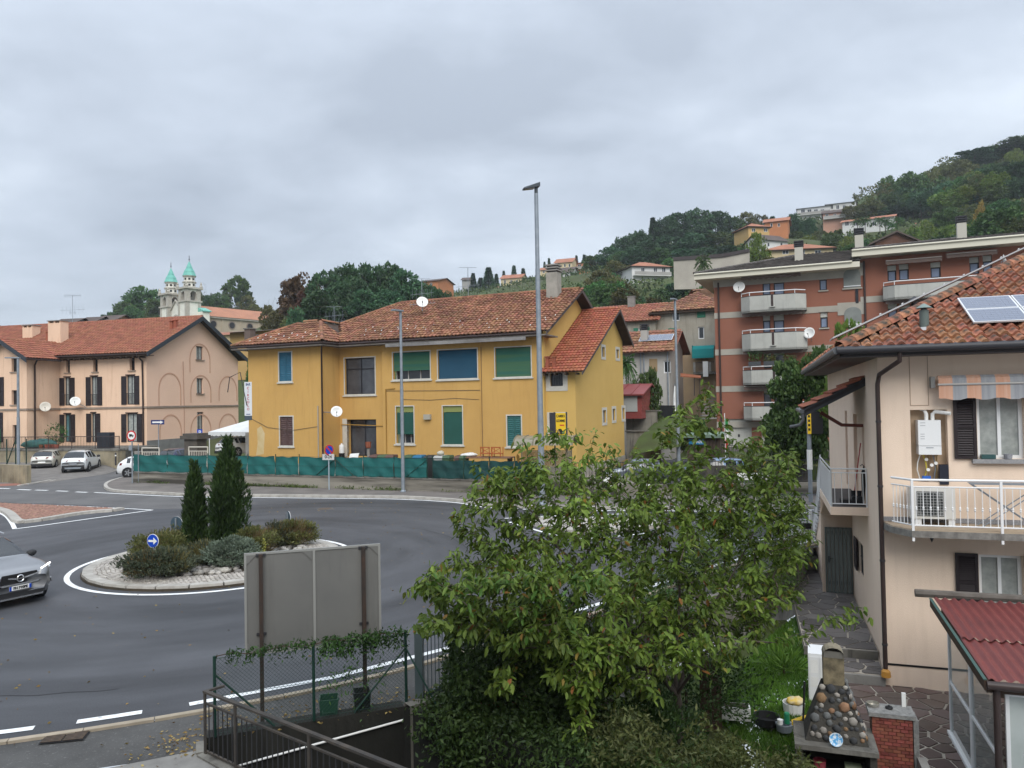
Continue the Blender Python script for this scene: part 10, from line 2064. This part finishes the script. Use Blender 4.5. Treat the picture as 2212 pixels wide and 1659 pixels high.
HOUSES=[(1160,550,1290,600),(1040,590,1160,650),(1180,575,1245,618),(1360,560,1455,625),(1605,465,1710,545),(1650,515,1810,550),(1715,432,1855,490),(1812,460,1940,506),(1975,470,2030,498),(1450,540,1622,580),(1870,495,1992,530),(900,585,950,640)]
def to_px(p):l_=CM.transposed()@(p-CAM);return 1106-F*l_.x/l_.z,829.5+F*l_.y/l_.z
random.seed(41);nf=0
for _ in range(4000):
 if nf>=230:break
 px=random.uniform(985,2300);d=random.uniform(120 if px>1290 else 210,330);q=PD(px,600,d);z=float(terr(q.x,q.y));h=random.uniform(5,9.5);X,Y0=to_px(V((q.x,q.y,z+h)));_,Yb=to_px(V((q.x,q.y,z)));hwp=h*.42*F/d
 lim=np.interp(px,[985,1040,1100,1165,1250,1320,1400,1450,1600,1700,1850,1900,2000,2100,2212,2300],[640,640,606,590,566,545,490,470,470,478,440,400,378,335,300,285])
 if Y0<lim+4 or any(X+hwp>a and X-hwp<c and Yb>b and Y0<e_ for a,b,c,e_ in HOUSES):continue
 kd=random.choice(('green','olive','dark','green','light','blue') if px>1650 else('green','blue','dark','olive'));k=kd+str(nf%KN[kd][1]);nf+=1;sx=h*random.uniform(.8,1.05)
 t=thing(KN[kd][0],{'green':'green','olive':'olive','dark':'dark green','light':'light green','blue':'bluish green'}[kd]+(' tall'if h>7.2 else ' low')+' broadleaf tree on the hill, '+('among the ridge houses left of the street lamp'if px<1160 else 'between ridge houses and modern white house'if px<1365 else 'above the old grey house'if px<1550 else 'above the orange block'if px<1720 else 'around the white villa'if px<1950 else 'below the hilltop wood'),'tree',(q.x,q.y,z-.3),'trees filling the right hillside');t.scale=(sx,sx,h);t.rotation_euler.z=random.uniform(0,6)
 for pn,me in PROTO[k]:o=bpy.data.objects.new(pn,me);link(o,t);WO[o.name]=WO[t.name]
n=70000;px_=rng.uniform(980,2350,n);d_=rng.uniform(105,360,n);base_=np.array([tuple(ray(x,600)) for x in np.linspace(980,2350,250)]);ii=((px_-980)/1370*249).astype(int);c=base_[ii]*d_[:,None];c[:,2]=terr(c[:,0],c[:,1])+rng.uniform(-.2,1.3,n)*(rng.uniform(0,1,n)>.25)
cl_=(c-np.array(CAM))@np.array(CM);X=1106-F*cl_[:,0]/cl_[:,2];Y0=829.5+F*cl_[:,1]/cl_[:,2];ok=(c[:,1]>190)|(X>1290)
for(a,b,c2_,e_) in HOUSES:ok&=~((X>a-3)&(X<c2_+3)&(Y0>b-4)&(Y0<e_-22))|(X<1250)
c=c[ok];n=len(c)
leafcloud('hillside_scrub',c,unit(rng.normal(size=(n,3))+np.array([0,0,.5])),rng.uniform(.4,1.3,n)*np.where(X[ok]<1290,.7,1),.34,leafmat('scrub_leaf',(.03,.062,.016),(.085,.115,.035),rnd=.5,trans=.15),kind='stuff')
# ------------------------------------------------------------ damp air
hzm=bpy.data.materials.new('damp_air');hzm.use_nodes=True;hn=hzm.node_tree.nodes;hn.remove(hn['Principled BSDF']);pv_=hn.new('ShaderNodeVolumePrincipled');pv_.inputs['Density'].default_value=.00022;pv_.inputs['Color'].default_value=(.86,.92,1,1);hzm.node_tree.links.new(pv_.outputs[0],hn['Material Output'].inputs['Volume'])
MB().box(-440,-30,-6,440,540,150).build('haze',hzm,kind='stuff')
